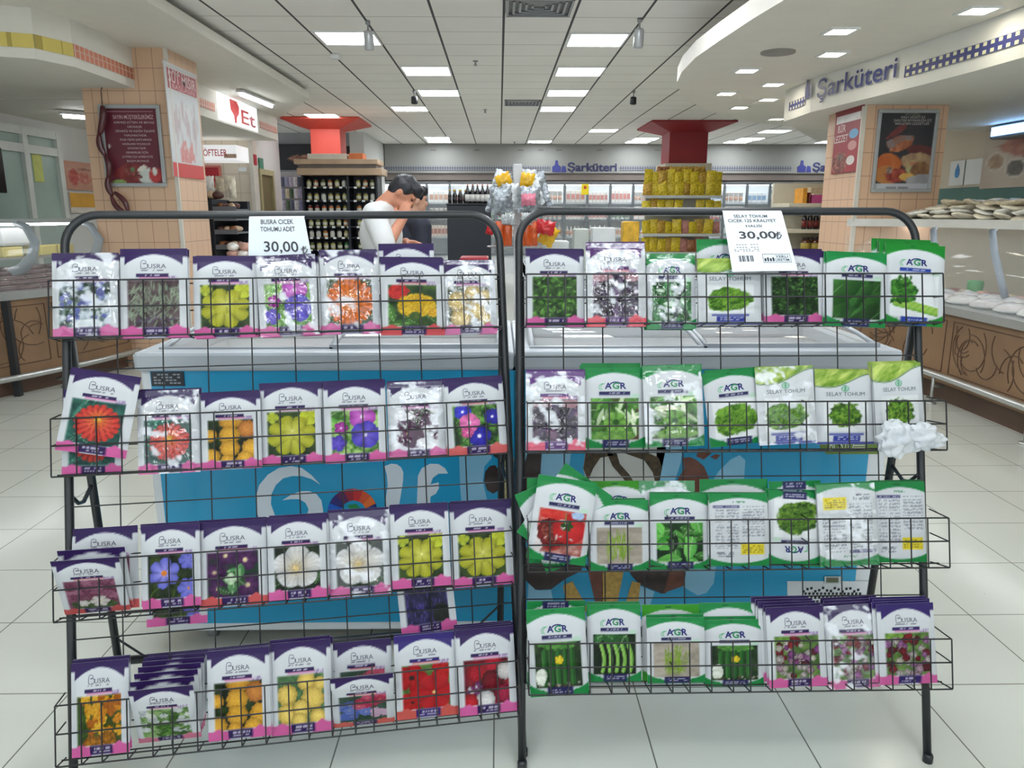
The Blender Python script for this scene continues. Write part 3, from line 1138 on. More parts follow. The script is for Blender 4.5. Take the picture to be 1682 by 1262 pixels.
def fill(rk, side, table):
    base = (.036, .052) if side == 'left' else (.05, .068)
    for i, e in enumerate(table):
        row, xl, xr, yt, yb, design, pic, desc = e[:8]
        op = e[8] if len(e) > 8 else {}
        n = op.get('n', base[i % 2])
        xc = (xl + xr) / 2
        b, t_ = rk.loc(xc, yb, n), rk.loc(xc, yt, n)
        l, r = rk.loc(xl, (yt + yb) / 2, n), rk.loc(xr, (yt + yb) / 2, n)
        w, h = (r - l).x, op.get('h', (t_ - b).y)
        w = op.get('w', w)
        c = (b + t_) / 2
        roll = op.get('roll', 0.0)
        lean = op.get('lean', -1.0)
        a = math.radians(roll)
        if 'lean' in op:
            x0, w0 = b.x, b.y
        else:
            x0, w0 = c.x + math.sin(a) * h / 2, c.y - math.cos(a) * h / 2
        sd = 10 * row + i + (50 if side == 'right' else 0)
        kw = dict(acc=op.get('acc'), top=op.get('top'))
        foil = op.get('foil', False)
        me = packet_mesh('seed_packet', design, pic, w, h, sd, foil, op.get('flip', False), op.get('bend', 0.0), **kw)
        colour = op.get('colour', {'busra': 'purple-topped', 'agr': 'green-topped', 'selay': 'leaf-banded', 'back': 'green-topped'}[design])
        where = '%s row, %s rack' % (ROWS[row], side)
        lab = '%s seed packet %s, %s' % (colour, desc, where)
        tag(packet(rk, me, x0, w0, n, roll, lean), check_words(lab), 'seed packet', 'seed packets in the wire racks')
        k = op.get('behind', 2)
        if k:
            lo = packet_mesh('seed_packet', design, pic, w, h, sd, False, op.get('flip', False), op.get('bend', 0.0) * .6, res=(20, 28), puff=.004, **kw)
            for j in range(k):
                up = (RND.uniform(-.001, .007) if 'up' not in op else op['up'] * (j + 1) / k)
                dx = RND.uniform(-.005, .005) + op.get('dx', 0) * (j + 1) / k
                step = op.get('step', .0095)
                tag(packet(rk, lo, x0 + dx, w0 + up, max(n - step * (j + 1), .0125 + .001 * j), roll * .7 + RND.uniform(-.8, .8), lean * (1 - .25 * (j + 1))),
                    'spare packet behind one %s, %s' % (op.get('short', desc.replace(' and red bottom corners', '').replace(' full of glare', '')), where), 'seed packet', 'packets behind the one %s, %s row, %s rack' % (op.get('short', desc), ROWS[row], side))
        for (xl2, xr2, yt2, yb2, d2, p2, n2, roll2, desc2, op2) in op.get('extra', ()):
            c2 = rk.loc((xl2 + xr2) / 2, (yt2 + yb2) / 2, n2)
            w2 = (rk.loc(xr2, (yt2 + yb2) / 2, n2) - rk.loc(xl2, (yt2 + yb2) / 2, n2)).x
            h2 = op2.get('h', (rk.loc((xl2 + xr2) / 2, yt2, n2) - rk.loc((xl2 + xr2) / 2, yb2, n2)).y)
            a2 = math.radians(roll2)
            me2 = packet_mesh('seed_packet', d2, p2, w2, h2, sd + 5, op2.get('foil', False), op2.get('flip', False), res=(44, 60), acc=op2.get('acc'), top=op2.get('top'), puff=.004)
            tag(packet(rk, me2, c2.x + math.sin(a2) * h2 / 2, c2.y - math.cos(a2) * h2 / 2, n2, roll2, op2.get('lean', 0)),
                check_words(desc2), 'seed packet', 'seed packets in the wire racks')


B, A, S, K = 'busra', 'agr', 'selay', 'back'
LEFT = [
    (0, 86, 196, 415, 554, B, 'larkspur', 'with pale blue larkspur picture', {'foil': True}),
    (0, 198, 309, 408, 555, B, 'sage', 'with grey-green sage picture'),
    (0, 318, 423, 420, 555, B, 'primrose', 'with big yellow-green evening primrose picture'),
    (0, 424, 522, 419, 552, B, 'glory', 'with violet and magenta morning glory picture', {'foil': True, 'roll': 2}),
    (0, 527, 623, 410, 549, B, 'gerbera', 'with orange gerbera picture', {'foil': True}),
    (0, 626, 730, 423, 551, B, 'cocks', 'with yellow cockscomb picture and red bottom corners', {
        'acc': (206, 78, 82), 'roll': -1.5, 'short': 'with yellow cockscomb picture', 'behind': 1,
        'extra': [(624, 715, 400, 530, B, 'cocks', .018, 0, 'purple-topped packet standing highest of the top row on the left rack, behind the cockscomb packet', {'acc': (206, 78, 82)})]}),
    (0, 725, 815, 427, 549, B, 'creamrose', 'with cream rose picture', {'foil': True}),

    (1, 110, 213, 612, 746, B, 'zinnia', 'with red zinnia picture, tilted sideways in front', {
        'roll': -11, 'n': .066, 'behind': 0, 'w': .172, 'h': .215,
        'extra': [(103, 203, 640, 781, B, 'zinnia', .03, -2, 'purple-topped zinnia packet half hidden under the tilted one, second row of the left rack', {})]}),
    (1, 226, 328, 641, 778, B, 'zinnia', 'with crumpled red zinnia picture', {'foil': True}),
    (1, 331, 429, 645, 771, B, 'marigold', 'with yellow marigold picture'),
    (1, 428, 531, 628, 764, B, 'primrose', 'with yellow-green evening primrose picture'),
    (1, 533, 634, 627, 760, B, 'glory', 'with violet morning glory picture'),
    (1, 637, 731, 627, 753, B, 'velvet', 'with dark velvet petunia picture full of glare', {'foil': True}),
    (1, 733, 829, 621, 747, B, 'convolvulus', 'with blue and pink convolvulus picture', {'roll': 1.5, 'acc': (212, 98, 98)}),

    (2, 110, 213, 916, 1006, B, 'mauve', 'with mauve flower picture, slumped forward', {
        'lean': 30, 'n': .012, 'h': .175, 'w': .16, 'acc': (208, 88, 88), 'behind': 1, 'up': .012, 'dx': .01,
        'extra': [(116, 228, 866, 1002, B, 'mauve', .006, 0, 'purple-topped packet standing upright behind the slumped mauve packet, third row of the left rack', {'acc': (208, 88, 88)})]}),
    (2, 233, 329, 862, 998, B, 'crocus', 'with blue crocus picture', {
        'extra': [(240, 340, 905, 1027, B, 'crocus', -.012, 0, 'packet slipped down behind the crocus packet, its pink bottom showing under the third row', {})]}),
    (2, 328, 439, 856, 996, B, 'lisianthus', 'with dark purple lisianthus picture', {'acc': (208, 88, 88), 'behind': 3}),
    (2, 440, 538, 849, 984, B, 'whiteflower', 'with white mallow picture, left of the crumpled one', {'short': 'with smooth white mallow picture'}),
    (2, 541, 642, 840, 979, B, 'whiteflower', 'with crumpled white mallow picture', {'foil': True}),
    (2, 643, 739, 830, 965, B, 'primrose', 'with primrose picture, standing above the hanging lavender packet', {'short': 'with primrose above hanging lavender', 
        'extra': [(653, 745, 905, 1040, B, 'lavender', -.012, 4, 'lavender packet hanging loose below the third row of the left rack', {})]}),
    (2, 741, 842, 826, 963, B, 'primrose', 'with primrose picture at the right end', {'behind': 3, 'up': .006}),

    (3, 117, 212, 1087, 1241, B, 'wallflower', 'with orange wallflower picture'),
    (3, 226, 335, 1128, 1216, B, 'whitedaisy', 'with white daisy picture, bent forward', {
        'lean': 27, 'n': .014, 'h': .18, 'w': .155, 'behind': 6, 'up': .042, 'dx': .016, 'step': .002, 'acc': (216, 120, 150)}),
    (3, 341, 444, 1067, 1214, B, 'marigold', 'with yellow marigold picture', {'behind': 3}),
    (3, 445, 545, 1054, 1205, B, 'palerose', 'with pale yellow rose picture', {'behind': 3}),
    (3, 549, 649, 1101, 1191, B, 'asters', 'with blue and pink aster picture, bent forward', {
        'lean': 27, 'n': .014, 'h': .175, 'acc': (224, 100, 90), 'behind': 0,
        'extra': [(548, 645, 1052, 1188, B, 'asters', .008, 0, 'purple-topped packet standing upright behind the bent aster packet, bottom row of the left rack', {'acc': (208, 88, 88)})]}),
    (3, 649, 751, 1042, 1179, B, 'poppy', 'with red hibiscus picture', {'acc': (208, 90, 82), 'top': (46, 30, 110)}),
    (3, 751, 847, 1032, 1173, B, 'carnation', 'with burgundy carnation picture', {'behind': 3, 'up': .008}),
]
RIGHT = [
    (0, 864, 959, 409, 537, B, 'thyme', 'with leafy green thyme picture'),
    (0, 963, 1060, 399, 537, B, 'purplebasil', 'with dark purple basil picture and red bottom', {'short': 'with dark purple basil picture', 'foil': True, 'acc': (226, 80, 96), 'top': (80, 38, 104)}),
    (0, 1062, 1143, 416, 541, A, 'spinach', 'with shiny spinach picture', {'foil': True}),
    (0, 1147, 1250, 424, 533, S, 'curly', 'with curly lettuce picture, under the price card', {
        'behind': 1, 'extra': [(1145, 1232, 393, 530, A, 'rocket', .02, 0, 'green-topped packet rising behind the leaf-banded lettuce packet, top row of the right rack', {})]}),
    (0, 1255, 1355, 412, 532, B, 'thymedark', 'with dark thyme picture, beside the price card', {'short': 'with dark thyme picture', 'behind': 3, 'up': .012}),
    (0, 1357, 1456, 414, 537, A, 'rocket', 'with broad dark rocket leaves picture', {'roll': -3}),
    (0, 1452, 1551, 401, 535, A, 'celery', 'with celery stalk picture', {
        'roll': -4, 'behind': 3, 'up': .02, 'dx': -.02, 'acc': (36, 66, 160), 'top': (26, 132, 44)}),

    (1, 864, 961, 610, 740, B, 'purplebasil', 'with purple basil picture and red bottom corners', {'foil': True, 'acc': (226, 90, 120), 'top': (90, 46, 118), 'behind': 1}),
    (1, 960, 1059, 604, 736, A, 'lettuceheart', 'with round lettuce picture', {'behind': 3, 'up': .014, 'dx': -.01}),
    (1, 1058, 1154, 600, 734, A, 'lettuceheart', 'with crumpled round lettuce picture', {'foil': True, 'roll': 1.5}),
    (1, 1160, 1254, 609, 731, A, 'curly', 'with curly lettuce picture, leaning left', {'roll': 6}),
    (1, 1244, 1339, 602, 730, S, 'curly', 'with crumpled curly lettuce picture', {'foil': True, 'roll': 2.5}),
    (1, 1340, 1436, 609, 730, S, 'parsley', 'with small parsley picture, left of the plastic bag', {'short': 'with parsley left of the bag'}),
    (1, 1437, 1517, 597, 730, S, 'parsley', 'with parsley picture, above the plastic bag', {'roll': 2, 'up': .008, 'behind': 3}),

    (2, 873, 973, 776, 934, A, 'tomato', 'with red tomato picture, tilted', {
        'roll': -9, 'n': .086, 'behind': 0, 'w': .16, 'h': .225,
        'extra': [(880, 975, 775, 915, A, 'spinach', .064, -36, 'green-topped packet fanned out to the right behind the tomato packet, third row', {}),
                  (868, 962, 790, 930, A, 'spinach', .040, 22, 'green-topped packet fanned out to the left behind the tomato packet, third row', {}),
                  (866, 960, 785, 925, A, 'rocket', .022, 0, 'green-topped packet standing straight behind the fanned tomato packets, third row', {})]}),
    (2, 970, 1064, 829, 931, A, 'beans', 'with thin green bean picture', {
        'h': .19, 'extra': [(965, 1062, 790, 925, A, 'beans', .02, 0, 'bright green packet top showing behind the bean packet, third row of the right rack', {'top': (52, 140, 20)})]}),
    (2, 1068, 1164, 815, 932, A, 'basil', 'with green basil picture', {
        'h': .205, 'extra': [(1050, 1142, 790, 925, A, 'basil', .022, 0, 'green-topped packet rising behind the basil packet, third row of the right rack', {'foil': True})]}),
    (2, 1166, 1262, 811, 930, K, '', 'turned back to front, left of the upside-down one', {'short': 'turned back to front in mid row', 
        'behind': 1, 'extra': [(1150, 1262, 787, 925, A, 'spinach', .02, 0, 'green-topped packet rising behind the back-to-front packet, third row of the right rack', {})]}),
    (2, 1261, 1350, 808, 930, A, 'curlydark', 'with leafy parsley picture, upside down', {
        'flip': True, 'roll': -3, 'extra': [(1265, 1350, 790, 925, A, 'curlydark', .03, 1, 'green packet rising behind the upside-down parsley packet, third row', {'flip': True})]}),
    (2, 1345, 1441, 795, 930, K, '', 'turned back to front and upside down', {'foil': True, 'flip': True, 'roll': 2}),
    (2, 1436, 1521, 792, 924, K, '', 'turned back to front, rightmost'),

    (3, 868, 964, 1000, 1143, A, 'cucumber', 'with cucumber picture, standing low at the left end', {'short': 'with cucumber, leftmost', 
        'roll': 3, 'n': .082, 'behind': 1, 'up': -.004, 'extra': [(866, 962, 987, 1125, A, 'cucumber', .03, 0, 'green packet top with navy label rising behind the left cucumber packet, bottom row', {'flip': True})]}),
    (3, 965, 1053, 993, 1120, A, 'peas', 'with pale pea pod picture'),
    (3, 1063, 1158, 1019, 1118, A, 'beans', 'with thin bean picture', {
        'h': .175, 'behind': 1, 'extra': [(1055, 1149, 993, 1118, A, 'beans', .03, 0, 'bright green-topped packet standing taller behind the bean packet, bottom row', {'top': (52, 150, 30)})]}),
    (3, 1158, 1254, 1022, 1124, A, 'cucumber', 'with cucumber picture, in the middle of the row', {'short': 'with cucumber in mid row', 
        'h': .18, 'behind': 1, 'extra': [(1149, 1242, 990, 1118, A, 'cucumber', .03, 0, 'green-topped packet standing taller behind the middle cucumber packet, bottom row', {})]}),
    (3, 1261, 1356, 997, 1129, B, 'amaranth', 'with mixed globe amaranth picture, left of three', {'roll': 2, 'behind': 4, 'up': .02, 'dx': -.03}),
    (3, 1357, 1450, 994, 1131, B, 'amaranth', 'with crumpled globe amaranth picture, middle of three', {'foil': True, 'roll': 3, 'behind': 3, 'up': .016}),
    (3, 1443, 1537, 992, 1124, B, 'amaranth', 'with globe amaranth picture, at the right end', {'roll': 1.5, 'behind': 3, 'up': .012, 'dx': -.012, 'top': (46, 28, 98)}),
]
fill(RL, 'left', LEFT)
fill(RR, 'right', RIGHT)


# ---------------------------------------------------------------- price cards hung on the top bars
CARD = mat('price_card_paper', (204, 212, 218), 0.55, var=0.02)
INK = mat('price_card_ink', (44, 46, 54), 0.6)


def card(rk, px, label, lines, n=.016, n2=None):
    a, b, c, d = [Vector(on_plane(x, y, np.array(rk.o + rk.en * m_), np.array(rk.en))) for (x, y), m_ in zip(px, (n, n, n2 or n, n2 or n))]   # TL TR BR BL
    m = MB()
    off = rk.en * .0015

    def pt(u, v, k=1.0):
        return (a.lerp(b, u)).lerp(d.lerp(c, u), v) + off * k + rk.en * (.004 * math.sin(u * 3.1) * v)
    N = 8
    m.sheet(lambda u, v: pt(u, v), N, N, True)
    m.sheet(lambda u, v: pt(1 - u, v, -.2), N, N, True)
    # folded over the bar
    m.sheet(lambda u, v: a.lerp(b, u) + rk.ew * (.014 * math.sin(v * 2.6)) + rk.en * (.0015 - .036 * v), 4, 6, True)
    card_o = m.build('price_card', [CARD])
    W, Hh = (b - a).length, (d - a).length
    k = MB()
    for (s, u, v, hgt, fit, bold) in lines:
        co, fs, w = text_polys(s, bold, 3)
        sx = fit / w
        vs = []
        for q in co:
            vs.append(pt(u + q[0] * sx, v - q[1] * hgt, 1.6))
        k.add(vs, fs)

    def bar_(u0, u1, v0, v1):
        k.add([pt(u0, v1, 1.6), pt(u1, v1, 1.6), pt(u1, v0, 1.6), pt(u0, v0, 1.6)], [(0, 1, 2, 3)])
    tag(card_o, label, 'price card')
    return card_o, k, bar_


co_, k, bar_ = card(RL, [(409, 359), (500, 358), (513, 426), (408, 425)], 'white price card for flower seeds at 30,00 lira on the left rack top bar',
                    [('BUSRA CICEK', .5, .15, .16, .58, .012), ('TOHUMU ADET', .5, .33, .16, .6, .012), ('30,00', .53, .83, .36, .56, .012)])


def lira(k, pt0, ux, uy, s):
    """the lira sign: stem with hook and two strokes"""
    def q(x, y):
        return pt0 + ux * (x * s) + uy * (y * s)

    def st(pts, w):
        for (x0, y0), (x1, y1) in zip(pts[:-1], pts[1:]):
            L = math.hypot(x1 - x0, y1 - y0)
            nx, ny = -(y1 - y0) / L * w / 2, (x1 - x0) / L * w / 2
            k.add([q(x0 + nx, y0 + ny), q(x0 - nx, y0 - ny), q(x1 - nx, y1 - ny), q(x1 + nx, y1 + ny)], [(0, 1, 2, 3)])
    st([(.3, .72), (.3, 0)], .1)
    st([(.3, .05)] + [(.3 + .34 * math.sin(t), .4 - .37 * math.cos(t)) for t in np.linspace(0, 1.7, 7)], .1)
    st([(.1, .34), (.56, .52)], .08)
    st([(.1, .48), (.56, .66)], .08)


p0 = Vector(on_plane(493, 417, np.array(RL.o + RL.en * .0245), np.array(RL.en)))
lira(k, p0, RL.ex, RL.ew, .03)
k.build('price_lettering', [INK], co_)
co_, k, bar_ = card(RR, [(1187, 349), (1284, 349), (1310, 445), (1203, 447)], 'tilted white price card with barcode at 30,00 lira on the right rack top bar',
                    [('SELAY TOHUM', .45, .095, .075, .56, .012), ('CICEK 125 KRALIYET', .46, .175, .075, .8, .012), ('HALISI', .47, .262, .06, .26, .012),
                     ('30,00', .5, .455, .17, .6, .022), ('YERLI', .8, .785, .06, .2, .01), ('ÜRETIM', .8, .84, .06, .22, .01), ('BIM', .6, .845, .08, .16, .02)][:6], n2=.094)
p0 = Vector(on_plane(1272, 393, np.array(RR.o + RR.en * .057), np.array(RR.en)))
lira(k, p0, RR.ex, RR.ew, .03)
for i in range(18):
    if i % 5 != 3:
        bar_(.13 + i * .0125, .13 + i * .0125 + (.009 if i % 3 else .005), .74, .84)
for v in (.555, .6, .635, .66):
    for i in range(9):
        if (i * 7 + int(v * 100)) % 5:
            bar_(.08 + i * .045, .08 + i * .045 + .03, v, v + .008)
for (u0, u1, v0, v1) in ((.5, .94, .72, .727), (.5, .94, .855, .862), (.5, .506, .72, .862), (.934, .94, .72, .862)):
    bar_(u0, u1, v0, v1)
for i in range(4):
    bar_(.52 + i * .042, .55 + i * .042, .79 - .012 * (i % 2), .84)
k.build('price_lettering', [INK], co_)

# ---------------------------------------------------------------- crumpled plastic bag caught on the second basket
BAG = mat('thin_white_plastic', (208, 213, 218), 0.3, bump=0.8, scale=30, alpha=0.62)
m = MB()


def blob(cx, cy, n, rx, ry, rz, sd):
    c = RR.loc(cx, cy, n)

    def f(u, v):
        a, b = u * 2 * math.pi, (v - .5) * math.pi
        x_, y_ = np.array(math.cos(a) * math.cos(b) * 3.4 + 5), np.array(math.sin(b) * 3.4 + math.sin(a) * 2)
        k = .95 + .7 * (float(fbm(x_ * .5, y_ * .5, sd)) - .5) + .10 * math.sin(5 * a + 4 * b + sd) * math.cos(b) + .08 * math.sin(9 * b + 2 * a) + .06 * abs(float(vn(x_ * 1.6, y_ * 1.6, sd + 4)) - .5)
        return RR.P(c.x + rx * k * math.cos(b) * math.cos(a), c.y + ry * k * math.sin(b), n + rz * k * math.cos(b) * math.sin(a))
    m.sheet(f, 60, 36, True)


blob(1470, 722, .13, .052, .05, .026, 3)
blob(1512, 718, .125, .05, .034, .02, 8)
blob(1536, 724, .118, .03, .022, .014, 12)
tag(m.build('plastic_bag', BAG), 'crumpled white plastic bag caught on the second basket of the right rack', 'plastic bag')
# ---------------------------------------------------------------- the shop shell
WALLM = mat('white_wall_paint', (206, 206, 202), 0.6, var=0.02)
FLOORM = grid_mat('floor_tile', (198, 200, 191), (112, 110, 102), .453, .440, 1.338, 2.2065, .0045, .0045, 0.16, speck=0.80, var=0.02)
CEILM = grid_mat('ceiling_tile', (240, 237, 231), (140, 138, 136), .604, .556, .045, 7.156, .022, .010, 0.7, var=0.03, linex=(58, 58, 60))
PINKT = grid_mat('pink_wall_tile', (216, 180, 150), (168, 132, 110), .148, .2, .03, .02, .006, .006, 0.32, 'XZ', var=0.05)
PINKY = grid_mat('pink_wall_tile_side', (216, 180, 150), (168, 132, 110), .148, .2, .06, .02, .006, .006, 0.32, 'YZ', var=0.05)
CREAMT = grid_mat('cream_wall_tile', (214, 202, 184), (176, 164, 148), .25, .3, .03, .02, .008, .008, 0.35, 'XZ', var=0.03)
SOFFIT = mat('plaster_white', (226, 222, 212), 0.65, var=0.02)


def slab(name, a, b, m):
    k = MB()
    k.box(a, b)
    return struct(k.build(name, m))


slab('floor', (-9, -2.6, -.1), (10, 21, 0), FLOORM)
slab('ceiling', (-9, -2.6, H), (10, 21, H + .1), CEILM)
slab('wall_back', (-2.85, 20.6, 0), (10, 20.8, H), WALLM)
slab('wall_left', (-6.0, -2.6, 0), (-5.8, 13, H), WALLM)
slab('wall_left_back', (-6.0, 13.0, 0), (-4.02, 13.2, H), CREAMT)
slab('wall_left_aisle', (-4.22, 13.2, 0), (-4.02, 14.7, H), WALLM)
slab('wall_left_end', (-8, 17.0, 0), (-2.85, 17.2, H), mat('grey_wall', (148, 150, 152), .6, var=.03))
slab('wall_left_return', (-3.12, 16.8, 0), (-2.82, 20.6, H), WALLM)
slab('wall_right', (5.6, -2.6, 0), (5.8, 10.8, H), mat('beige_wall', (206, 196, 178), .6, var=.02))
slab('wall_right_return', (5.8, 10.6, 0), (9.7, 10.8, H), WALLM)
slab('wall_right_back', (9.7, 10.8, 0), (9.9, 20.6, H), WALLM)


def flat(name, pts, z0, z1, m):
    k = MB()
    k.prism([(p[0], p[1], z0) for p in pts], (0, 0, z1 - z0))
    return struct(k.build(name, m))


# bulkheads lower than the tiled ceiling
lb = [(-5.8, -2.5), (-2.55, -2.5), (-2.55, 10.96), (-3.5, 13.0), (-5.8, 13.0)]
flat('ceiling_bulkhead_left', lb, 3.0, 3.09, SOFFIT)
ZB = 2.72
rim = [at(x, y, Z=ZB)[:2] for x, y in ((1238, 30), (1180, 68), (1142, 95), (1120, 118), (1112, 135), (1117, 151), (1134, 167), (1160, 180), (1204, 195), (1250, 203), (1300, 208))]
rb = [(5.6, -2.5), (1.95, -2.5), (1.82, 3.2)] + [tuple(p) for p in rim] + [(5.6, 14.0)]
flat('ceiling_bulkhead_right', rb, ZB, ZB + .13, SOFFIT)
k = MB()
for p in ((2.6, 1.0), (2.6, 6.0), (4.5, 3.0), (4.5, 7.5)):
    k.bar((p[0], p[1], ZB + .13), (p[0], p[1], H), .012, 6)
struct(k.build('trim_1', SOFFIT))

# ---------------------------------------------------------------- ceiling lights
LAMP = mat('light_diffuser', (244, 250, 255), .5, var=0.0, emit=PANEL_E)
LFRAME = mat('light_frame', (226, 228, 228), .5)
proto = None
spots = []
for cx, cy in ((573, 62), (701, 116), (721, 152), (673, 178), (718, 226.5), (726, 237.5), (980, 65), (952, 117), (932, 152), (916, 178.5), (991, 214), (1060, 228), (1040, 236.5), (884, 237),
               (1272, 215.5), (1232, 228), (1197, 237), (530, 190), (1345, 237)):
    p = at(cx, cy, Z=H)
    spots.append((p[0], min(p[1], 18.9)))
for y in (5.9, 4.2, 2.5, .8, -.9, -2.1):
    spots += [(-.86, y), (.95, y)]
spots += [(-2.0, 4.0), (-2.0, 1.0), (-2.0, -2.0)][:0]
for i, (x, y) in enumerate(spots):
    if proto is None:
        t = thing('ceiling_light', '', 'ceiling light', (x, y, H - .012))
        k = MB()
        s = .285
        for a, b in (((-s, -s), (s, -s + .02)), ((-s, s - .02), (s, s)), ((-s, -s + .02), (-s + .02, s - .02)), ((s - .02, -s + .02), (s, s - .02))):
            k.box((a[0], a[1], 0), (b[0], b[1], .012))
        k.build('frame', LFRAME, t, world=False)
        k = MB()
        k.box((-s + .02, -s + .02, .004), (s - .02, s - .02, .012))
        k.build('diffuser', LAMP, t, world=False)
        proto = t
    else:
        t = dup(proto, (x, y, H - .012))
    t['group'] = 'square ceiling light panels'
    inview = i < 19
    t['label'] = 'square lit ceiling panel set in the tiled ceiling' if inview else 'square lit ceiling panel nearer than the picture shows'
LB = ('largest lit ceiling panel, left row above the red column side', 'second lit ceiling panel of the left row, counted from the front',
      'third lit ceiling panel of the left row, counted from the front', 'fourth lit ceiling panel of the left row, left of the vent line',
      'fifth lit ceiling panel of the left row, near the back wall', 'sixth lit ceiling panel of the left row, nearest the back wall',
      'largest lit ceiling panel of the right row, by the right spotlight', 'second lit ceiling panel of the right row, counted from the front',
      'third lit ceiling panel of the right row, counted from the front', 'fourth lit ceiling panel of the right row, beside the second vent',
      'lit ceiling panel left of the dark red column, nearest of three', 'lit ceiling panel touching the dark red column on its left',
      'farthest lit ceiling panel left of the dark red column', 'single lit ceiling panel at the back wall above the sign band',
      'lit ceiling panel right of the dark red column, nearest of three', 'middle lit ceiling panel right of the dark red column',
      'farthest lit ceiling panel right of the dark red column', 'lit ceiling panel just above the bright red column capital', 'lit ceiling panel behind the right deli canopy end')
i = 0
for o in list(sc.collection.objects):
    if o.parent is None and o.name.startswith('ceiling_light'):
        if i < len(LB):
            o['label'] = LB[i]
        i += 1

DOWN = mat('downlight_glow', (255, 246, 226), .5, var=0, emit=DOWN_E)
proto = None
for i, ((cx, cy), lb_) in enumerate(zip(((1607, 16), (1380, 50), (1367, 88), (1227, 115), (1270, 138), (1193, 153), (1262, 163), (1215, 176), (1275, 195)),
                                        ('square downlight in the white bulkhead at the top right corner', 'square downlight above the blue deli sign, the upper of two', 'square downlight just above the blue deli sign, the lower of two',
                                         'square downlight near the rounded bulkhead edge, the largest there', 'square downlight left of the sign end, the upper one', 'square downlight farthest left on the rounded bulkhead',
                                         'square downlight left of the sign end, the middle one', 'square downlight at the far rounded edge of the bulkhead', 'square downlight farthest back beside the sign end'))):
    p = at(cx, cy, Z=ZB)
    if proto is None:
        t = thing('downlight', lb_, 'ceiling light', (p[0], p[1], ZB - .012))
        k = MB()
        for a, b in (((-.1, -.1), (.1, -.078)), ((-.1, .078), (.1, .1)), ((-.1, -.078), (-.078, .078)), ((.078, -.078), (.1, .078))):
            k.box((a[0], a[1], 0), (b[0], b[1], .012))
        k.build('frame', LFRAME, t, world=False)
        k = MB()
        k.box((-.078, -.078, .004), (.078, .078, .012))
        k.build('diffuser', DOWN, t, world=False)
        proto = t
    else:
        t = dup(proto, (p[0], p[1], ZB - .012), lb_)
    t['group'] = 'square downlights in the right bulkhead'

# vents, sprinklers, spotlights, cameras on the ceiling
GREYM = mat('grey_metal', (150, 152, 154), .4, metal=.5, var=.05)
DARK = mat('dark_plastic', (36, 38, 42), .4)


def vent(px, label, s=.27):
    p = at(*px, Z=H)
    t = thing('ceiling_vent', label, 'air vent', (p[0], p[1], H))
    k = MB()
    k.box((-s, -s, -.004), (s, s, 0))
    k.build('backing', DARK, t, world=False)
    k = MB()
    for j in range(5):
        r = s * (1 - j * .19)
        for a, b in (((-r, -r), (r, -r + .02)), ((-r, r - .02), (r, r)), ((-r, -r), (-r + .02, r)), ((r - .02, -r), (r, r))):
            k.box((a[0], a[1], -.022 + .003 * j), (b[0], b[1], -.004))
    k.build('grille', GREYM, t, world=False)


vent((886, 10), 'large square slatted air vent at the top middle of the ceiling')
vent((858, 168), 'far slatted air vent beside the right row of light panels')
for px, lb_ in (((781, 100), 'small sprinkler head on the ceiling between the two light rows'), ((797, 180), 'small sprinkler head on the far ceiling left of the middle line'),
                ((845, 233), 'tiny sprinkler head on the ceiling close to the back wall')):
    p = at(*px, Z=H)
    k = MB()
    k.lathe([(.03, 0), (.03, -.008), (.01, -.012), (.01, -.04), (.022, -.045), (.022, -.05)][::-1], (p[0], p[1], H), 10)
    tag(k.build('sprinkler_head', GREYM), lb_, 'sprinkler')


def spotlight(px, label, body, zdrop=.16, tilt=.3):
    p = at(px[0], px[1], Z=H)
    t = thing('spotlight', label, 'spotlight', (p[0], p[1], H))
    k = MB()
    k.lathe([(.022, 0), (.022, -.03), (.008, -.035), (.008, -.1)][::-1], (0, 0, 0), 10)
    k.build('stem', GREYM, t, world=False)
    k = MB()
    R = Matrix.Rotation(tilt, 3, 'X')
    a, b = Vector((0, 0, -.08)), Vector((0, 0, -.08)) + R @ Vector((0, 0, -zdrop))
    k.tube([a, a.lerp(b, .1), a.lerp(b, .9), b], [.03, .042, .046, .04], 14)
    k.build('lamp_head', body, t, world=False)


SPOTW = mat('silver_spot', (190, 192, 194), .3, metal=.4)
spotlight((604, 34), 'silver spotlight hanging beside the largest left light panel', SPOTW)
spotlight((1051, 30), 'silver spotlight hanging beside the largest right light panel', SPOTW)
spotlight((680, 148), 'small black spotlight between the left row of light panels', DARK, .1)
spotlight((1041, 149), 'small black camera spotlight on the ceiling before the dark red column', DARK, .1)
p = at(551, 89, Z=H)
k = MB()
k.rbox((p[0] - .05, p[1] - .05, H - .05), (p[0] + .05, p[1] + .05, H), .01)
tag(k.build('junction_box', LFRAME), 'small white box on the ceiling below the largest left light panel', 'box')
k = MB()
p = at(1278, 85, Z=ZB)
k.lathe([(.13, -.012), (.13, 0)], (p[0], p[1], ZB), 20)
tag(k.build('ceiling_speaker', mat('speaker_grey', (150, 146, 140), .6)), 'flat round grey speaker in the white bulkhead above the deli sign', 'speaker')

# ---------------------------------------------------------------- deli canopies
# left canopy with picture strip
ZL = 2.64
lip = [tuple(at(x, y, Z=ZL)[:2]) for x, y in ((0, 93), (60, 97), (123, 110), (180, 130), (226, 147))]
lip = [(-5.8, lip[0][1] - .25), (-4.6, lip[0][1] - .12)] + lip
t = thing('deli_canopy', 'curved white deli canopy over the left counter with a cheese and brick strip', 'canopy', (-4.6, 7.0, ZL))
k = MB()
k.prism([(x, y, ZL) for x, y in lip] + [(-3.9, 7.7, ZL), (-3.9, 8.4, ZL), (-5.8, 8.4, ZL)], (0, 0, 3.0 - ZL))
k.build('canopy_shell', SOFFIT, t)


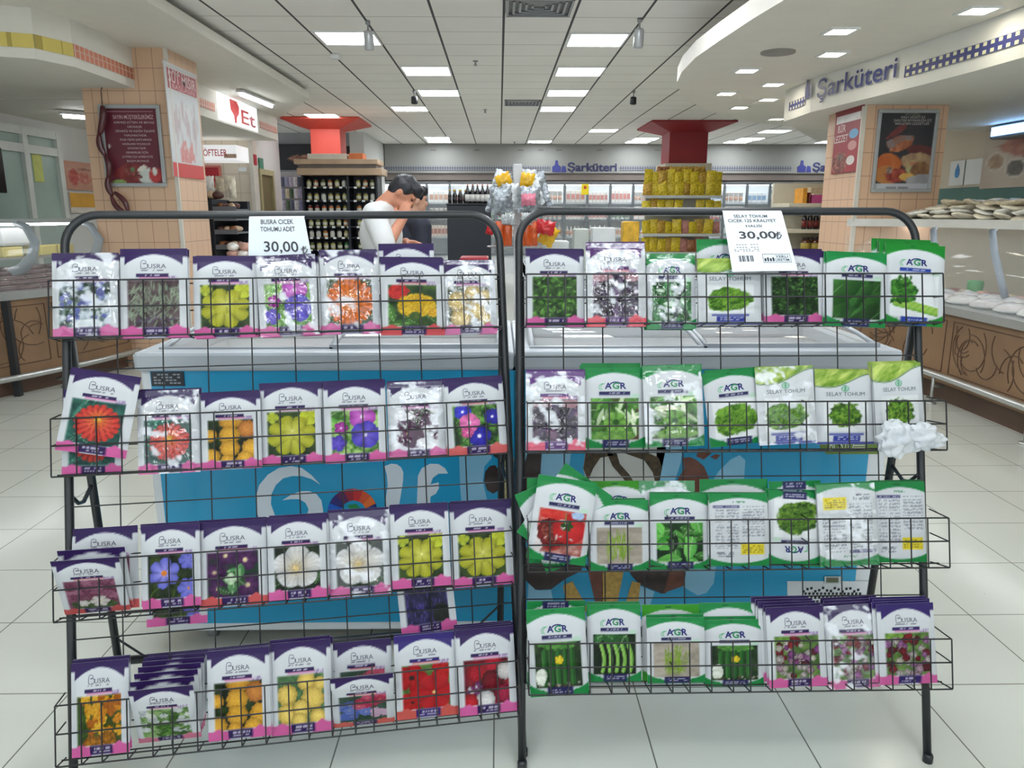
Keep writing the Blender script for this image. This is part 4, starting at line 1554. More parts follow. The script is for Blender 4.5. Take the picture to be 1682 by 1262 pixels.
def strip(pts, z0, z1, off=.004):
    """band on a vertical fascia that follows pts; returns mesh builder"""
    k = MB()
    for i in range(len(pts) - 1):
        (x0, y0), (x1, y1) = pts[i], pts[i + 1]
        d = Vector((x1 - x0, y1 - y0, 0)).normalized()
        nrm = Vector((d.y, -d.x, 0)) * off
        a, b = Vector((x0, y0, 0)) + nrm, Vector((x1, y1, 0)) + nrm
        k.prism([(a.x, a.y, z0), (b.x, b.y, z0), (b.x, b.y, z1), (a.x, a.y, z1)], nrm * .4)
    return k


CHEESE = grid_mat('cheese_strip', (206, 186, 96), (180, 160, 76), .16, 3, .03, .5, .03, .01, .5, 'XY', var=.2)
BRICKS = grid_mat('brick_strip', (196, 116, 92), (214, 180, 160), .075, .06, .02, .01, .02, .008, .5, 'YZ', var=.25)
dense = []
for i in range(len(lip) - 1):
    for j in range(4):
        u = j / 4
        dense.append((lip[i][0] * (1 - u) + lip[i + 1][0] * u, lip[i][1] * (1 - u) + lip[i + 1][1] * u))
dense.append(lip[-1])
strip(dense[:17], ZL + .075, ZL + .175).build('cheese_strip', CHEESE, t)
strip(dense[16:], ZL + .075, ZL + .175).build('brick_strip', BRICKS, t)
for a, b in (((84, 158), (140, 173)), ((96, 190), (150, 203))):
    pass
TUBE = mat('fluorescent_tube', (250, 252, 255), .4, var=0, emit=TUBE_E)


def tube_light(a, b, z, label, r=.02):
    a, b = Vector((a[0], a[1], z)), Vector((b[0], b[1], z))
    t = thing('tube_light', label, 'tube light', tuple((a + b) / 2))
    d = (b - a).normalized()
    s = Vector((d.y, -d.x, 0)) * .045
    k = MB()
    k.prism([a + s, b + s, b - s, a - s], (0, 0, -.03))
    k.build('fitting', LFRAME, t)
    k = MB()
    o = Vector((0, 0, -.05))
    k.tube([a + o + d * .03, b + o - d * .03], r, 8)
    k.build('tube', TUBE, t)


p, q = at(84, 163, Z=ZL), at(139, 172, Z=ZL)
tube_light((-4.95, 9.2), (-4.35, 9.7), ZL - .02, 'lit tube lamp under the left deli ceiling, the higher one')
tube_light((-5.0, 10.3), (-4.6, 10.8), ZL - .02, 'lit tube lamp under the left deli ceiling, behind the higher one')

# meat canopy further back, lit sign
t = thing('meat_canopy', 'straight white canopy with a red lit meat sign beyond the left tiled column', 'canopy', (-4.6, 11, ZL))
XE = -3.56
k = MB()
k.prism([(XE, 8.45, ZL), (XE, 13.0, ZL), (-5.8, 13.0, ZL), (-5.8, 8.45, ZL)], (0, 0, 3.0 - ZL))
k.build('canopy_shell', SOFFIT, t)
REDP = mat('sign_red', (206, 56, 56), .4, var=.05)
ya, yb = at(362, 190, X=XE)[1], at(412, 190, X=XE)[1]
k = MB()
k.prism([(XE + .004, ya - .1, ZL + .02), (XE + .004, yb + .25, ZL + .02), (XE + .004, yb + .25, 2.99), (XE + .004, ya - .1, 2.99)], (.01, 0, 0))
k.build('sign_panel', mat('sign_white_lit', (236, 244, 248), .4, var=0, emit=.35), t)
k = MB()
yy = at(402, 190, X=XE)[1]
k.text('Et', (XE + .018, yy + .1, ZL + .07), (0, 1, 0), (0, 0, 1), .26, .015, fit=.62)
k.build('sign_lettering', REDP, t)
k = MB()
ym = at(383, 175, X=XE)[1]
k.prism([(XE + .016, ym + .2 * x, ZL + .2 + .13 * z) for x, z in ((-.9, 1), (.5, 1), (.9, .5), (.8, -.2), (.3, -.6), (.2, -1.2), (-.1, -1.2), (-.2, -.5), (-.8, 0))], (.004, 0, 0))
k.build('bull_emblem', REDP, t)
for y0, y1 in ((8.5, ya - .2), (yb + .4, 12.95)):
    k = MB()
    k.box((XE + .001, y0, ZL + .1), (XE + .008, y1, ZL + .2))
    k.build('brick_strip', BRICKS, t)
p = at(395, 147, Z=3.0)
tube_light(tuple(at(393, 146, Z=3.0)[:2]), tuple(at(447, 168, Z=3.0)[:2]), 2.99, 'long lit tube lamp on the ceiling over the red meat sign')

# small sign further left
t = thing('wall_sign', 'lit white canopy sign with red letters above the red board', 'sign', (-4.9, 12.6, 2.2))
k = MB()
a, b = at(328, 238, Y=12.4), at(390, 264, Y=12.4)
k.rbox((a[0] - .3, 12.4, b[2]), (b[0], 13.0, a[2]), .01)
k.build('sign_box', mat('sign_box_lit', (232, 234, 236), .4, var=0, emit=.25), t)
k = MB()
k.text('KÖFTELER', ((a[0] + b[0]) / 2 - .08, 12.392, b[2] + .07), (1, 0, 0), (0, 0, 1), .14, .01, fit=.42)
k.build('sign_lettering', REDP, t)
k = MB()
k.box((b[0] - .2, 12.395, b[2] + .04), (b[0] - .01, 12.399, b[2] + .1))
k.build('brick_strip', BRICKS, t)

# ---------------------------------------------------------------- right deli canopy with the blue sign
ZR, ZT = 2.42, ZB
fas = [tuple(at(x, y, Z=ZR)[:2]) for x, y in ((1682, 94), (1600, 117), (1520, 138), (1440, 158), (1370, 175), (1330, 185), (1308, 193))]
fas = [(3.5, 1.0), (3.4, 3.0)] + fas + [(fas[-1][0] + .0, fas[-1][1] + .35), (fas[-1][0] + .22, fas[-1][1] + .8), (fas[-1][0] + .8, fas[-1][1] + 1.2), (5.6, fas[-1][1] + 1.3)]
t = thing('deli_canopy', 'curved white deli canopy with blue lettering over the right counter', 'canopy', (4.3, 6.0, ZR))
k = MB()
k.prism([(x, y, ZR) for x, y in fas] + [(5.6, 1.0, ZR)], (0, 0, ZT - ZR - .002))
k.build('canopy_shell', mat('canopy_white', (224, 224, 218), .55, var=.02), t)
NAVYS = mat('sign_navy', (62, 70, 128), .4, var=.05)


def along(pts, s0, z, n=1):
    """point and direction at arc length s0 along pts"""
    d = 0
    for i in range(len(pts) - 1):
        a, b = Vector((*pts[i], 0)), Vector((*pts[i + 1], 0))
        L = (b - a).length
        if d + L >= s0:
            return a.lerp(b, (s0 - d) / L) + Vector((0, 0, z)), (b - a).normalized()
        d += L
    return b + Vector((0, 0, z)), (b - a).normalized()


def s_of(px, py):
    best = None
    for i in range(int(S_VIS / .012)):
        p, d = along(fas, i * .012, ZR)
        r = np.array(p) - CAM
        x = PW / 2 + FPX * np.dot(r, _rt) / np.dot(r, _fw)
        if best is None or abs(x - px) < best[0]:
            best = (abs(x - px), i * .012)
    return best[1]


S_VIS = sum(math.hypot(b[0] - a[0], b[1] - a[1]) for a, b in zip(fas[:8], fas[1:9]))
s0, s1 = s_of(1343, 160), s_of(1474, 120)
co, fs, w = text_polys('Şarküteri', .012, 4)
k = MB()
vs = []
smid, wid = (s0 + s1) / 2, abs(s1 - s0)
for q in co:
    p, d = along(fas, smid - q[0] / w * wid, ZR + .105 + q[1] * .215)
    vs.append(p + Vector((-d.y, d.x, 0)) * .02)
k.add(vs, fs)
k2 = MB()
k2.add([v - Vector((-.014, 0, 0)) for v in vs], fs)
k.build('sign_lettering', NAVYS, t)
# jug and cheese emblem before the word
k = MB()
se = s_of(1331, 165) + .05
pp, d = along(fas, se, ZR + .13)
nn = Vector((-d.y, d.x, 0)) * .016
for sh in ([(-.5, 0), (.5, 0), (.55, .45), (.2, .62), (.15, .95), (-.15, .95), (-.2, .62), (-.55, .45)], [(.6, 0), (1.2, 0), (1.1, .5), (.7, .55)]):
    k.add([pp + nn - d * (x * .1 - .03) + Vector((0, 0, z * .24)) for x, z in sh], [tuple(range(len(sh)))])
k.build('jug_emblem', NAVYS, t)
# gingham strip after the word
GING = grid_mat('gingham_strip', (226, 224, 190), (58, 64, 124), .075, .05, .0, ZR + .075, .038, .026, .5, 'YZ', var=.03)
pts = []
sg = s_of(1484, 115)
pts = [tuple(along(fas, s, 0)[0][:2]) for s in np.linspace(.5, sg, 12)]
k = MB()
for i in range(len(pts) - 1):
    a, b = Vector((*pts[i], 0)), Vector((*pts[i + 1], 0))
    dd = (b - a).normalized()
    o = Vector((-dd.y, dd.x, 0)) * .006
    a, b = a + o, b + o
    k.prism([(a.x, a.y, ZR + .085), (b.x, b.y, ZR + .085), (b.x, b.y, ZR + .165), (a.x, a.y, ZR + .165)], o * .5)
k.build('gingham_strip', GING, t)
pts = [tuple(along(fas, s, 0)[0][:2]) for s in np.linspace(s_of(1322, 180), S_VIS + .2, 6)]
k = MB()
for i in range(len(pts) - 1):
    a, b = Vector((*pts[i], 0)), Vector((*pts[i + 1], 0))
    dd = (b - a).normalized()
    o = Vector((-dd.y, dd.x, 0)) * .006
    a, b = a + o, b + o
    k.prism([(a.x, a.y, ZR + .085), (b.x, b.y, ZR + .085), (b.x, b.y, ZR + .165), (a.x, a.y, ZR + .165)], o * .5)
k.build('gingham_strip', GING, t)

# ---------------------------------------------------------------- chest freezers
FY = 2.45
WHITEP = mat('white_enamel', (214, 218, 222), .28, var=.02, coat=.2)
RIMG = mat('grey_freezer_rim', (176, 182, 188), .35, var=.03)
BLUE = mat('freezer_blue', (20, 150, 196), .3, var=.06, scale=1.2, coat=.2)
GLASS = mat('clear_glass', (225, 232, 232), .03, var=0, alpha=.22, spec=.8)
zt = at(500, 577, Y=FY)[2]
zbl = at(500, 609, Y=FY)[2]
zb0 = at(500, 1022, Y=FY)[2]
zb1 = at(500, 1036, Y=FY)[2]


def freezer(name, label, x0, x1, y0, y1, top=None, panel=BLUE, ol=.012, lids=2, or_=.012):
    T = top or zt
    t = thing(name, label, 'freezer', ((x0 + x1) / 2, (y0 + y1) / 2, 0))
    k = MB()
    zl, wl = zbl, .05
    k.rbox((x0, y0, zb1), (x1, y0 + wl, zl), .008)
    k.rbox((x0, y1 - wl, zb1), (x1, y1, zl), .008)
    k.box((x0 + .002, y0 + wl, zb1), (x0 + wl, y1 - wl, zl))
    k.box((x1 - wl, y0 + wl, zb1), (x1 - .002, y1 - wl, zl))
    k.box((x0 + wl, y0 + wl, zb1), (x1 - wl, y1 - wl, zb1 + .25))
    k.build('cabinet', WHITEP, t)
    k = MB()
    for a, b in (((x0 - ol, y0 - .015), (x1 + or_, y0 + .06)), ((x0 - ol, y1 - .06), (x1 + or_, y1 + .015)), ((x0 - ol, y0 + .06), (x0 + .06, y1 - .06)), ((x1 - .06, y0 + .06), (x1 + or_, y1 - .06))):
        k.rbox((a[0], a[1], zl), (b[0], b[1], T), .012)
    k.build('rim', RIMG, t)
    k = MB()
    for i in range(lids):
        a = x0 + .05 + (x1 - x0 - .1) * i / lids
        b = x0 + .05 + (x1 - x0 - .1) * (i + 1) / lids + .01
        z = T - .006 + .008 * (i % 2)
        g = MB()
        g.sheet(lambda u, v: (a + (b - a) * u, y0 + .05 + (y1 - y0 - .1) * v, z + .03 * math.sin(v * math.pi)), 2, 8)
        gl = g.build('glass_lid', GLASS, t)
        f = MB()
        for (xa, xb) in ((a, a + .02), (b - .02, b)):
            f.tube([((xa + xb) / 2, y0 + .05 + (y1 - y0 - .1) * v, z + .004 + .03 * math.sin(v * math.pi)) for v in np.linspace(0, 1, 9)], .009, 6)
        for yv in (0, 1):
            f.box((a, y0 + .05 + (y1 - y0 - .1) * yv - .01, z - .004), (b, y0 + .05 + (y1 - y0 - .1) * yv + .01, z + .012))
        f.build('lid_frame', mat('lid_frame_grey', (150, 156, 162), .3), gl)
    for x in (x0 + .12, x1 - .12):
        for y in (y0 + .1, y1 - .1):
            c = MB()
            c.box((x - .05, y - .03, zb1 - .012), (x + .05, y + .03, zb1))
            c.tube([(x - .016, y, .032), (x + .016, y, .032)], .032, 12)
            c.box((x - .022, y - .012, .03), (x - .018, y + .012, zb1 - .01))
            c.box((x + .018, y - .012, .03), (x + .022, y + .012, zb1 - .01))
            c.build('caster', GREYM, t)
    return t


XL0, XM, XR1 = at(228, 592, Y=FY)[0], at(845, 640, Y=FY)[0], at(1474, 588, Y=FY)[0]
fl = freezer('chest_freezer', 'blue chest freezer with large white lettering behind the left seed rack', XL0, XM - .001, FY, FY + .72, or_=0)
fr = freezer('chest_freezer', 'blue chest freezer with ice cream pictures behind the right seed rack', XM + .001, XR1, FY, FY + .72, ol=0)


def fp(x, y, off=.0):
    p = at(x, y, Y=FY - .004 - off)
    return (p[0], p[1], p[2])


def decal(pts, off=0.0, k=None):
    k = k or MB()
    k.prism([fp(x, y, off) for x, y in pts], (0, -.0015, 0))
    return k


xb = at(250, 640, Y=FY)[0]
k = MB()
k.box((xb, FY - .004, zb0), (XM - .001, FY, zbl))
k.build('front_panel', BLUE, fl)
LB_ = mat('decal_light_blue', (132, 186, 214), .3, var=.08, coat=.2)
WD = mat('decal_white', (206, 214, 222), .3, var=.05, coat=.2)
CH = mat('decal_chocolate', (46, 28, 26), .3, var=.35, scale=40, coat=.2)
CH2 = mat('decal_brown', (104, 56, 40), .3, var=.25, scale=40, coat=.2)
NUT = mat('decal_nuts', (176, 166, 124), .4, var=.45, scale=90)
GOLD = mat('decal_wafer', (186, 150, 76), .4, var=.25, scale=60)
CREAM = mat('decal_ice_cream', (200, 200, 192), .4, var=.08, scale=8)
G = [(526, 796), (512, 781), (496, 769), (478, 766), (458, 769), (440, 780), (426, 797), (420, 818), (421, 840), (428, 858), (442, 874), (462, 884), (485, 886), (508, 879), (524, 862), (531, 840), (528, 822), (520, 812), (508, 807), (495, 807),
     (480, 812), (464, 822), (478, 820), (492, 820), (502, 826), (507, 836), (504, 850), (494, 862), (480, 866), (464, 862), (452, 848), (445, 828), (446, 812), (453, 797), (465, 786), (480, 782), (496, 782), (512, 787)]
for pts_ in (G, [(631.6, 766), (643, 762), (652, 763), (659, 768), (662.5, 776), (662, 791), (655.6, 830), (652, 880), (630, 880), (632, 831), (637, 797), (635.5, 780)],
             [(686.5, 782), (692.7, 769.5), (706.6, 762), (720.5, 762.5), (731, 769.5), (736, 778), (720.5, 778), (711, 785), (707, 796), (720.5, 792.7), (721, 802), (716, 811), (707, 816), (706, 880), (684, 880), (685, 827)]):
    decal(pts_).build('front_letter', WD, fl)
cols = [(20, 40, 120), (30, 90, 190), (44, 40, 110), (86, 34, 84), (150, 30, 48), (196, 40, 44), (206, 80, 40), (226, 110, 44)]
k = MB()
mats_ = []
for i in range(16):
    a0, a1 = math.pi * 1.12 - i * math.pi * 2 / 16, math.pi * 1.12 - (i + 1) * math.pi * 2 / 16 - .01
    k.k = i % 8
    decal([(579 + 41 * math.cos(a0), 841 - 38 * math.sin(a0)), (579 + 41 * math.cos((a0 + a1) / 2), 841 - 38 * math.sin((a0 + a1) / 2)), (579 + 41 * math.cos(a1), 841 - 38 * math.sin(a1)),
           (581 + 21 * math.cos(a1), 843 - 21 * math.sin(a1)), (581 + 21 * math.cos(a0), 843 - 21 * math.sin(a0))], k=k)
k.k = 8
decal([(570, 830), (585, 828), (597, 840), (585, 846)], k=k)
k.build('colour_ring_emblem', [mat('ring_%d' % i, c, .3) for i, c in enumerate(cols)] + [mat('ring_leaf', (30, 130, 70), .3)], fl)
k = decal([(750, 640), (786, 660), (800, 735), (808, 752), (796, 766), (793, 790), (800, 822), (800, 880), (762, 880), (756, 800)])
k.build('splash_decal', LB_, fl)
k = decal([(840 + 0 * 1, 620)] and [(818, 752), (844, 752), (844, 880), (818, 880)])
k.build('nut_bar_decal', NUT, fl)
decal([(800, 738), (842, 738), (842, 756), (822, 756), (812, 750)], off=.001).build('chocolate_decal', CH, fl)
k = decal([(795, 790), (797, 775), (804, 766), (813, 764), (818, 770), (818, 806), (810, 811), (800, 805)], off=.001)
k.build('chocolate_decal', CH, fl)
k = MB()
a, b = fp(248, 611), fp(304, 634)
k.box((a[0], FY - .008, b[2]), (b[0], FY - .004, a[2]))
pl = k.build('spec_plate', mat('spec_plate_black', (28, 32, 40), .4), fl)
k = MB()
for i in range(4):
    z = a[2] + (b[2] - a[2]) * (.18 + .2 * i)
    for j in range(7):
        if (i * 5 + j * 3) % 4:
            x = a[0] + (b[0] - a[0]) * (.08 + .12 * j)
            k.box((x, FY - .009, z - .0025), (x + (b[0] - a[0]) * .09, FY - .008, z + .0025))
k.build('spec_marks', mat('spec_marks_grey', (140, 146, 154), .5), pl)

# right freezer print
k = MB()
xe = at(1437, 640, Y=FY)[0]
k.box((XM + .001, FY - .004, zb0), (xe, FY, zbl))
k.build('front_panel', BLUE, fr)
decal([(848, 745), (866, 720), (905, 700), (940, 730), (930, 800), (900, 830), (848, 850)]).build('splash_decal', LB_, fr)
decal([(1092, 690), (1125, 700), (1118, 760), (1105, 800), (1080, 800), (1078, 740)]).build('splash_decal', LB_, fr)
decal([(1165, 800), (1180, 775), (1200, 755), (1215, 748), (1224, 756), (1222, 785), (1212, 830), (1168, 850)]).build('splash_decal', LB_, fr)
decal([(1122, 935), (1176, 930), (1172, 958), (1160, 974), (1146, 978), (1132, 970), (1120, 962)]).build('splash_decal', LB_, fr)
decal([(1050, 962), (1075, 972), (1064, 1005), (1040, 1005)]).build('splash_decal', LB_, fr)
decal([(868, 958), (884, 970), (905, 969), (912, 1005), (866, 1005)]).build('splash_decal', LB_, fr)
k = decal([(966, 700), (1088, 690), (1094, 735), (1086, 775), (1076, 830), (975, 840), (958, 770)])
k.build('ice_cream_decal', CREAM, fr)
k = MB()
for pts in ([(962, 742), (1000, 738), (1008, 748), (986, 752), (974, 770), (966, 790), (958, 770)], [(996, 742), (1012, 742), (1018, 762), (1034, 780), (1046, 800), (1034, 800), (1022, 784), (1006, 766)],
            [(1014, 738), (1060, 742), (1082, 752), (1087, 768), (1078, 800), (1072, 776), (1058, 756), (1030, 746)]):
    decal(pts, off=.001, k=k)
k.build('sauce_decal', mat('decal_sauce', (70, 54, 30), .3, var=.6, scale=70), fr)
decal([(1104, 802), (1124, 770), (1122, 752), (1134, 751), (1144, 756), (1156, 766), (1164, 784), (1166, 806), (1150, 830), (1110, 830)], off=.001).build('chocolate_decal', CH2, fr)
decal([(1147, 737), (1166, 738), (1168, 745), (1156, 755), (1144, 750)], off=.001).build('chocolate_decal', CH2, fr)
decal([(1167, 751), (1176, 746), (1183, 748), (1176, 755)], off=.001).build('chocolate_decal', CH2, fr)
decal([(852, 800), (866, 745), (890, 742), (886, 800), (870, 840), (852, 850)], off=.0008).build('dark_chocolate_decal', CH, fr)
decal([(846, 752), (853, 752), (853, 835), (846, 835)], off=.0016).build('nut_bar_decal', NUT, fr)
decal([(858, 900), (958, 900), (955, 938), (930, 950), (905, 968), (880, 969), (866, 956), (858, 945)], off=.001).build('dark_chocolate_decal', CH, fr)
decal([(1022, 905), (1128, 905), (1126, 945), (1092, 975), (1086, 975), (1050, 960), (1036, 944)], off=.001).build('dark_chocolate_decal', CH, fr)
decal([(1104, 925), (1128, 920), (1124, 962), (1090, 974)], off=.0018).build('cone_shadow_decal', CH2, fr)  # brown side of the printed chocolate bar
decal([(964, 930), (990, 930), (990, 1010), (982, 1010)], off=.0018).build('cone_shadow_decal', CH2, fr)  # brown half of the printed cone
decal([(990, 930), (1026, 930), (1010, 1010), (988, 1010)], off=.0018).build('wafer_decal', GOLD, fr)
decal([(925, 962), (940, 955), (968, 1005), (932, 1005)], off=.0018).build('wafer_decal', GOLD, fr)
decal([(1038, 955), (1052, 958), (1046, 1010), (1022, 1010)], off=.0018).build('wafer_decal', GOLD, fr)
k = decal([(1352, 700), (1443, 700), (1443, 746), (1358, 746), (1348, 738), (1344, 722), (1346, 708)])
lab = k.build('green_label', mat('olive_label', (96, 122, 44), .35), fr)
k = MB()
p = fp(1382, 740, .003)
k.text('BOSTO', (p[0], p[1], p[2]), (1, 0, 0), (0, 0, 1), .052, .012, fit=.082)
for i in range(3):
    q = fp(1403, 733 + i * 4, .003)
    k.box((q[0], q[1] - .0006, q[2]), (q[0] + .036, q[1], q[2] + .004))
k.build('label_lettering', mat('label_white', (206, 214, 190), .5), lab)
k = decal([(1293, 955), (1432, 955), (1430, 1024), (1293, 1024)], off=.0005)
vp = k.build('vent_panel', WHITEP, fr)
k = MB()
for r in range(7):
    for c in range(15):
        q = fp(1320 + c * 6.4 + (3.2 if r % 2 else 0), 969 + r * 6.5 + 3 * math.cos(c * 1.9) * (r == 0), .003)
        k.box((q[0] - .004, q[1] - .0004, q[2] - .0045), (q[0] + .004, q[1], q[2] + .0045))
k.build('vent_holes', mat('vent_hole_black', (26, 28, 32), .7), vp)
k = decal([(1354, 947), (1381, 947), (1381, 959), (1354, 959)], off=.004)
dp = k.build('thermostat', mat('thermostat_grey', (190, 196, 196), .4), fr)
k = decal([(1358, 949.5), (1377, 949.5), (1377, 957), (1358, 957)], off=.0065)
k.build('display', mat('display_olive', (92, 98, 74), .3), dp)
# boxes lying in the freezers
ICE = [mat('ice_box_%d' % i, c, .4, var=.15, scale=20) for i, c in enumerate(((206, 210, 214), (196, 60, 66), (220, 200, 160), (90, 130, 180), (180, 120, 90)))]
n_ = 0
for (xa, xb_, tone) in ((XL0 + .1, XM - .1, 0), (XM + .1, XR1 - .1, 2)):
    for i in range(7):
        x = xa + (xb_ - xa) * (i + .5) / 7
        for j in range(3):
            y = FY + .15 + .2 * j
            hh = RND.uniform(.30, .40)
            k = MB()
            k.rbox((x - .065, y - .08, .45), (x + .065, y + .08, .5 + hh), .006)
            o = k.build('ice_cream_box', ICE[(i * 2 + j + tone) % 5])
            tag(o, 'ice cream box lying under the glass lid of the %s blue freezer' % ('left' if tone == 0 else 'right'), 'ice cream box', 'ice cream boxes in the %s blue freezer' % ('left' if tone == 0 else 'right'))
# ---------------------------------------------------------------- tiled columns, posters, banners
ALU = mat('aluminium_frame', (172, 176, 178), .35, metal=.3, var=.04)
TRIMW = mat('white_corner_trim', (214, 208, 198), .5)


class Flat:
    """collects coloured flat pieces as one printed mesh with its own colours"""

    def __init__(s):
        s.v, s.f, s.c = [], [], []

    def poly(s, pts, col):
        o = len(s.v)
        s.v += [tuple(p) for p in pts]
        s.f.append(tuple(range(o, o + len(pts))))
        s.c += [tuple(lin(col))] * len(pts)

    def text(s, t, o, ux, uy, hgt, col, fit=None, bold=.01):
        co, fs, w = text_polys(t, bold, 2)
        sx = hgt if fit is None else fit / w
        n0 = len(s.v)
        o, ux, uy = Vector(o), Vector(ux), Vector(uy)
        for q in co:
            s.v.append(tuple(o + ux * q[0] * sx + uy * q[1] * hgt))
            s.c.append(tuple(lin(col)))
        s.f += [tuple(i + n0 for i in f) for f in fs]

    def grid(s, fn, rgbf, nu, nv):
        u = np.linspace(0, 1, nu + 1)
        U, V = np.meshgrid(u, np.linspace(0, 1, nv + 1))
        col = lin(np.clip(rgbf(U, V), 0, 255)).reshape(-1, 3)
        o = len(s.v)
        s.v += [tuple(fn(a, b)) for a, b in zip(U.ravel(), V.ravel())]
        s.c += [tuple(c) for c in col]
        i = np.arange((nu + 1) * (nv + 1)).reshape(nv + 1, nu + 1) + o
        s.f += [tuple(q) for q in np.stack([i[:-1, :-1], i[:-1, 1:], i[1:, 1:], i[1:, :-1]], -1).reshape(-1, 4).tolist()]

    def build(s, name, m, parent):
        co = np.array(s.v, float)
        if parent is not None:
            Mi = np.array(wmat(parent).inverted())
            co = co @ Mi[:3, :3].T + Mi[:3, 3]
        me = bpy.data.meshes.new(name)
        me.from_pydata(co.tolist(), [], s.f)
        a = me.attributes.new('Col', 'FLOAT_COLOR', 'POINT')
        c = np.array(s.c, float)
        a.data.foreach_set('color', np.concatenate([c, np.ones((len(c), 1))], 1).astype(np.float32).ravel())
        me.materials.append(m)
        me.update()
        return link(name, me, parent)


POSTER = print_mat('poster_print', .35)
POSTER_LIT = print_mat('backlit_print', .35, emit=.35)
X0L, X1L, Y0L, Y1L = at(146, 250, Y=7.69)[0], at(272, 90, Y=7.69)[0], 7.69, 8.44
X0R, X1R, Y0R, Y1R = at(1418, 200, Y=7.0)[0], at(1556, 200, Y=7.0)[0], 7.0, 7.74
for (x0, x1, y0, y1, z1, lb_, tx) in ((X0L, X1L, Y0L, Y1L, 3.0, 'pink tiled column on the left carrying the dark red poster', X1L), (X0R, X1R, Y0R, Y1R, 2.72, 'pink tiled column on the right under the blue deli sign', X0R)):
    t = thing('tiled_column', lb_, 'column', ((x0 + x1) / 2, (y0 + y1) / 2, 0))
    k = MB()
    k.box((x0, y0, 0), (x1, y1, z1))
    o = k.build('column_shaft', [PINKT, PINKY], t)
    for p in o.data.polygons:
        p.material_index = 1 if abs(p.normal.x) > .5 else 0
    k = MB()
    k.box((tx - .018, y0 - .012, 0), (tx + .018, y0 + .012, z1))
    k.build('corner_trim', TRIMW, t)

# dark red poster of the left column
YP = Y0L - .012
a, b = at(161, 172, Y=YP), at(262, 307, Y=YP)
px0, px1, pz1, pz0 = a[0], at(262, 172, Y=YP)[0], a[2], at(210, 307, Y=YP)[2]
t = thing('framed_poster', 'dark red framed poster with white lines of text on the left tiled column', 'poster', ((px0 + px1) / 2, YP, pz0))


def pframe(t, x0, x1, z0, z1, y, w=.035, m=ALU):
    k = MB()
    for p, q in (((x0, z0), (x1, z0 + w)), ((x0, z1 - w), (x1, z1)), ((x0, z0 + w), (x0 + w, z1 - w)), ((x1 - w, z0 + w), (x1, z1 - w))):
        k.rbox((p[0], y - .02, p[1]), (q[0], y + .012, q[1]), .004)
    k.build('frame', m, t)


pframe(t, px0, px1, pz0, pz1, YP)
F = Flat()
yy = YP - .001
W, Hh = px1 - px0, pz1 - pz0


def PP(u, v, d=0.0):
    return (px0 + W * u, yy - d, pz0 + Hh * v)


def redposter(U, V):
    P = Pic(U, V, 4)
    P.bg((96, 36, 50), (108, 40, 54), 3)
    P.patch(.45, .13, .34, .14, (110, 34, 36), (140, 50, 48), 8)
    P.patch(.72, .1, .2, .12, (200, 206, 200), (214, 218, 214), 5)
    P.patch(.86, .12, .12, .1, (160, 40, 46), (190, 60, 60), 12)
    P.patch(.45, .19, .04, .04, (80, 110, 70), (100, 130, 90))
    P.dots(9, .03, [(150, 60, 56), (176, 90, 80)], (.2, .6, .1, .2))
    P.patch(.62, .21, .1, .035, (214, 208, 196), (224, 220, 210), 9, .3)
    P.patch(.84, .18, .045, .06, (206, 210, 200), (216, 220, 212))
    P.patch(.2, .03, .14, .03, (130, 160, 90), (150, 180, 100))
    P.patch(.08, .5, .02, .03, (196, 196, 190), (206, 206, 200))
    return P.img


F.grid(lambda u, v: PP(.04 + .92 * u, .03 + .94 * v), redposter, 40, 56)
F.text('SAYIN MÜŞTERİLERİMİZ', PP(.55, .83, .002), (1, 0, 0), (0, 0, 1), .05, (206, 170, 176), fit=W * .66)
for i, (s_, f_) in enumerate((('KIRMIZI ETTEN VE BEYAZ', .66), ('ÜRÜNLER', .24), ('SİPARİŞ VE KESİM İŞLEMİ', .64), ('YAPILMAKTADIR.', .38), ('ETLER HİJYEN ŞARTLARINDA', .52), ('HAZIRLANIR VE SUNULUR', .46), ('SATILMAKTADIR', .3), ('DENEMELER İÇİN', .36), ('LÜTFEN İLE GÖREVLİYE', .5), ('BAŞVURUNUZ', .36))):
    F.text(s_, PP(.56, .775 - .052 * i, .002), (1, 0, 0), (0, 0, 1), .027, (206, 186, 190), fit=W * f_, bold=.0)
F.poly([PP(.12, .915, .002), PP(.88, .915, .002), PP(.88, .921, .002), PP(.12, .921, .002)], (196, 150, 160))
F.build('print', POSTER, t)

# white banner of the left column's aisle side
XB = X1L + .012
t = thing('hanging_banner', 'narrow white banner with a red heading on the aisle side of the left column', 'banner', (XB, 8.0, 1.6))
y0_, y1_ = at(277, 200, X=XB)[1], at(327, 200, X=XB)[1]
z1_, z0_ = at(277, 106, X=XB)[2], at(287, 290, X=XB)[2]
k = MB()
k.box((XB - .004, y0_, z0_), (XB + .004, y1_, z1_))
k.box((XB - .008, y0_ - .01, z1_ - .01), (XB + .008, y1_ + .01, z1_ + .015))
k.build('banner_sheet', mat('banner_white', (206, 206, 206), .5, var=.02), t)
F = Flat()


def BP(u, v, d=.001):
    return (XB + .004 + d, y0_ + (y1_ - y0_) * u, z0_ + (z1_ - z0_) * v)


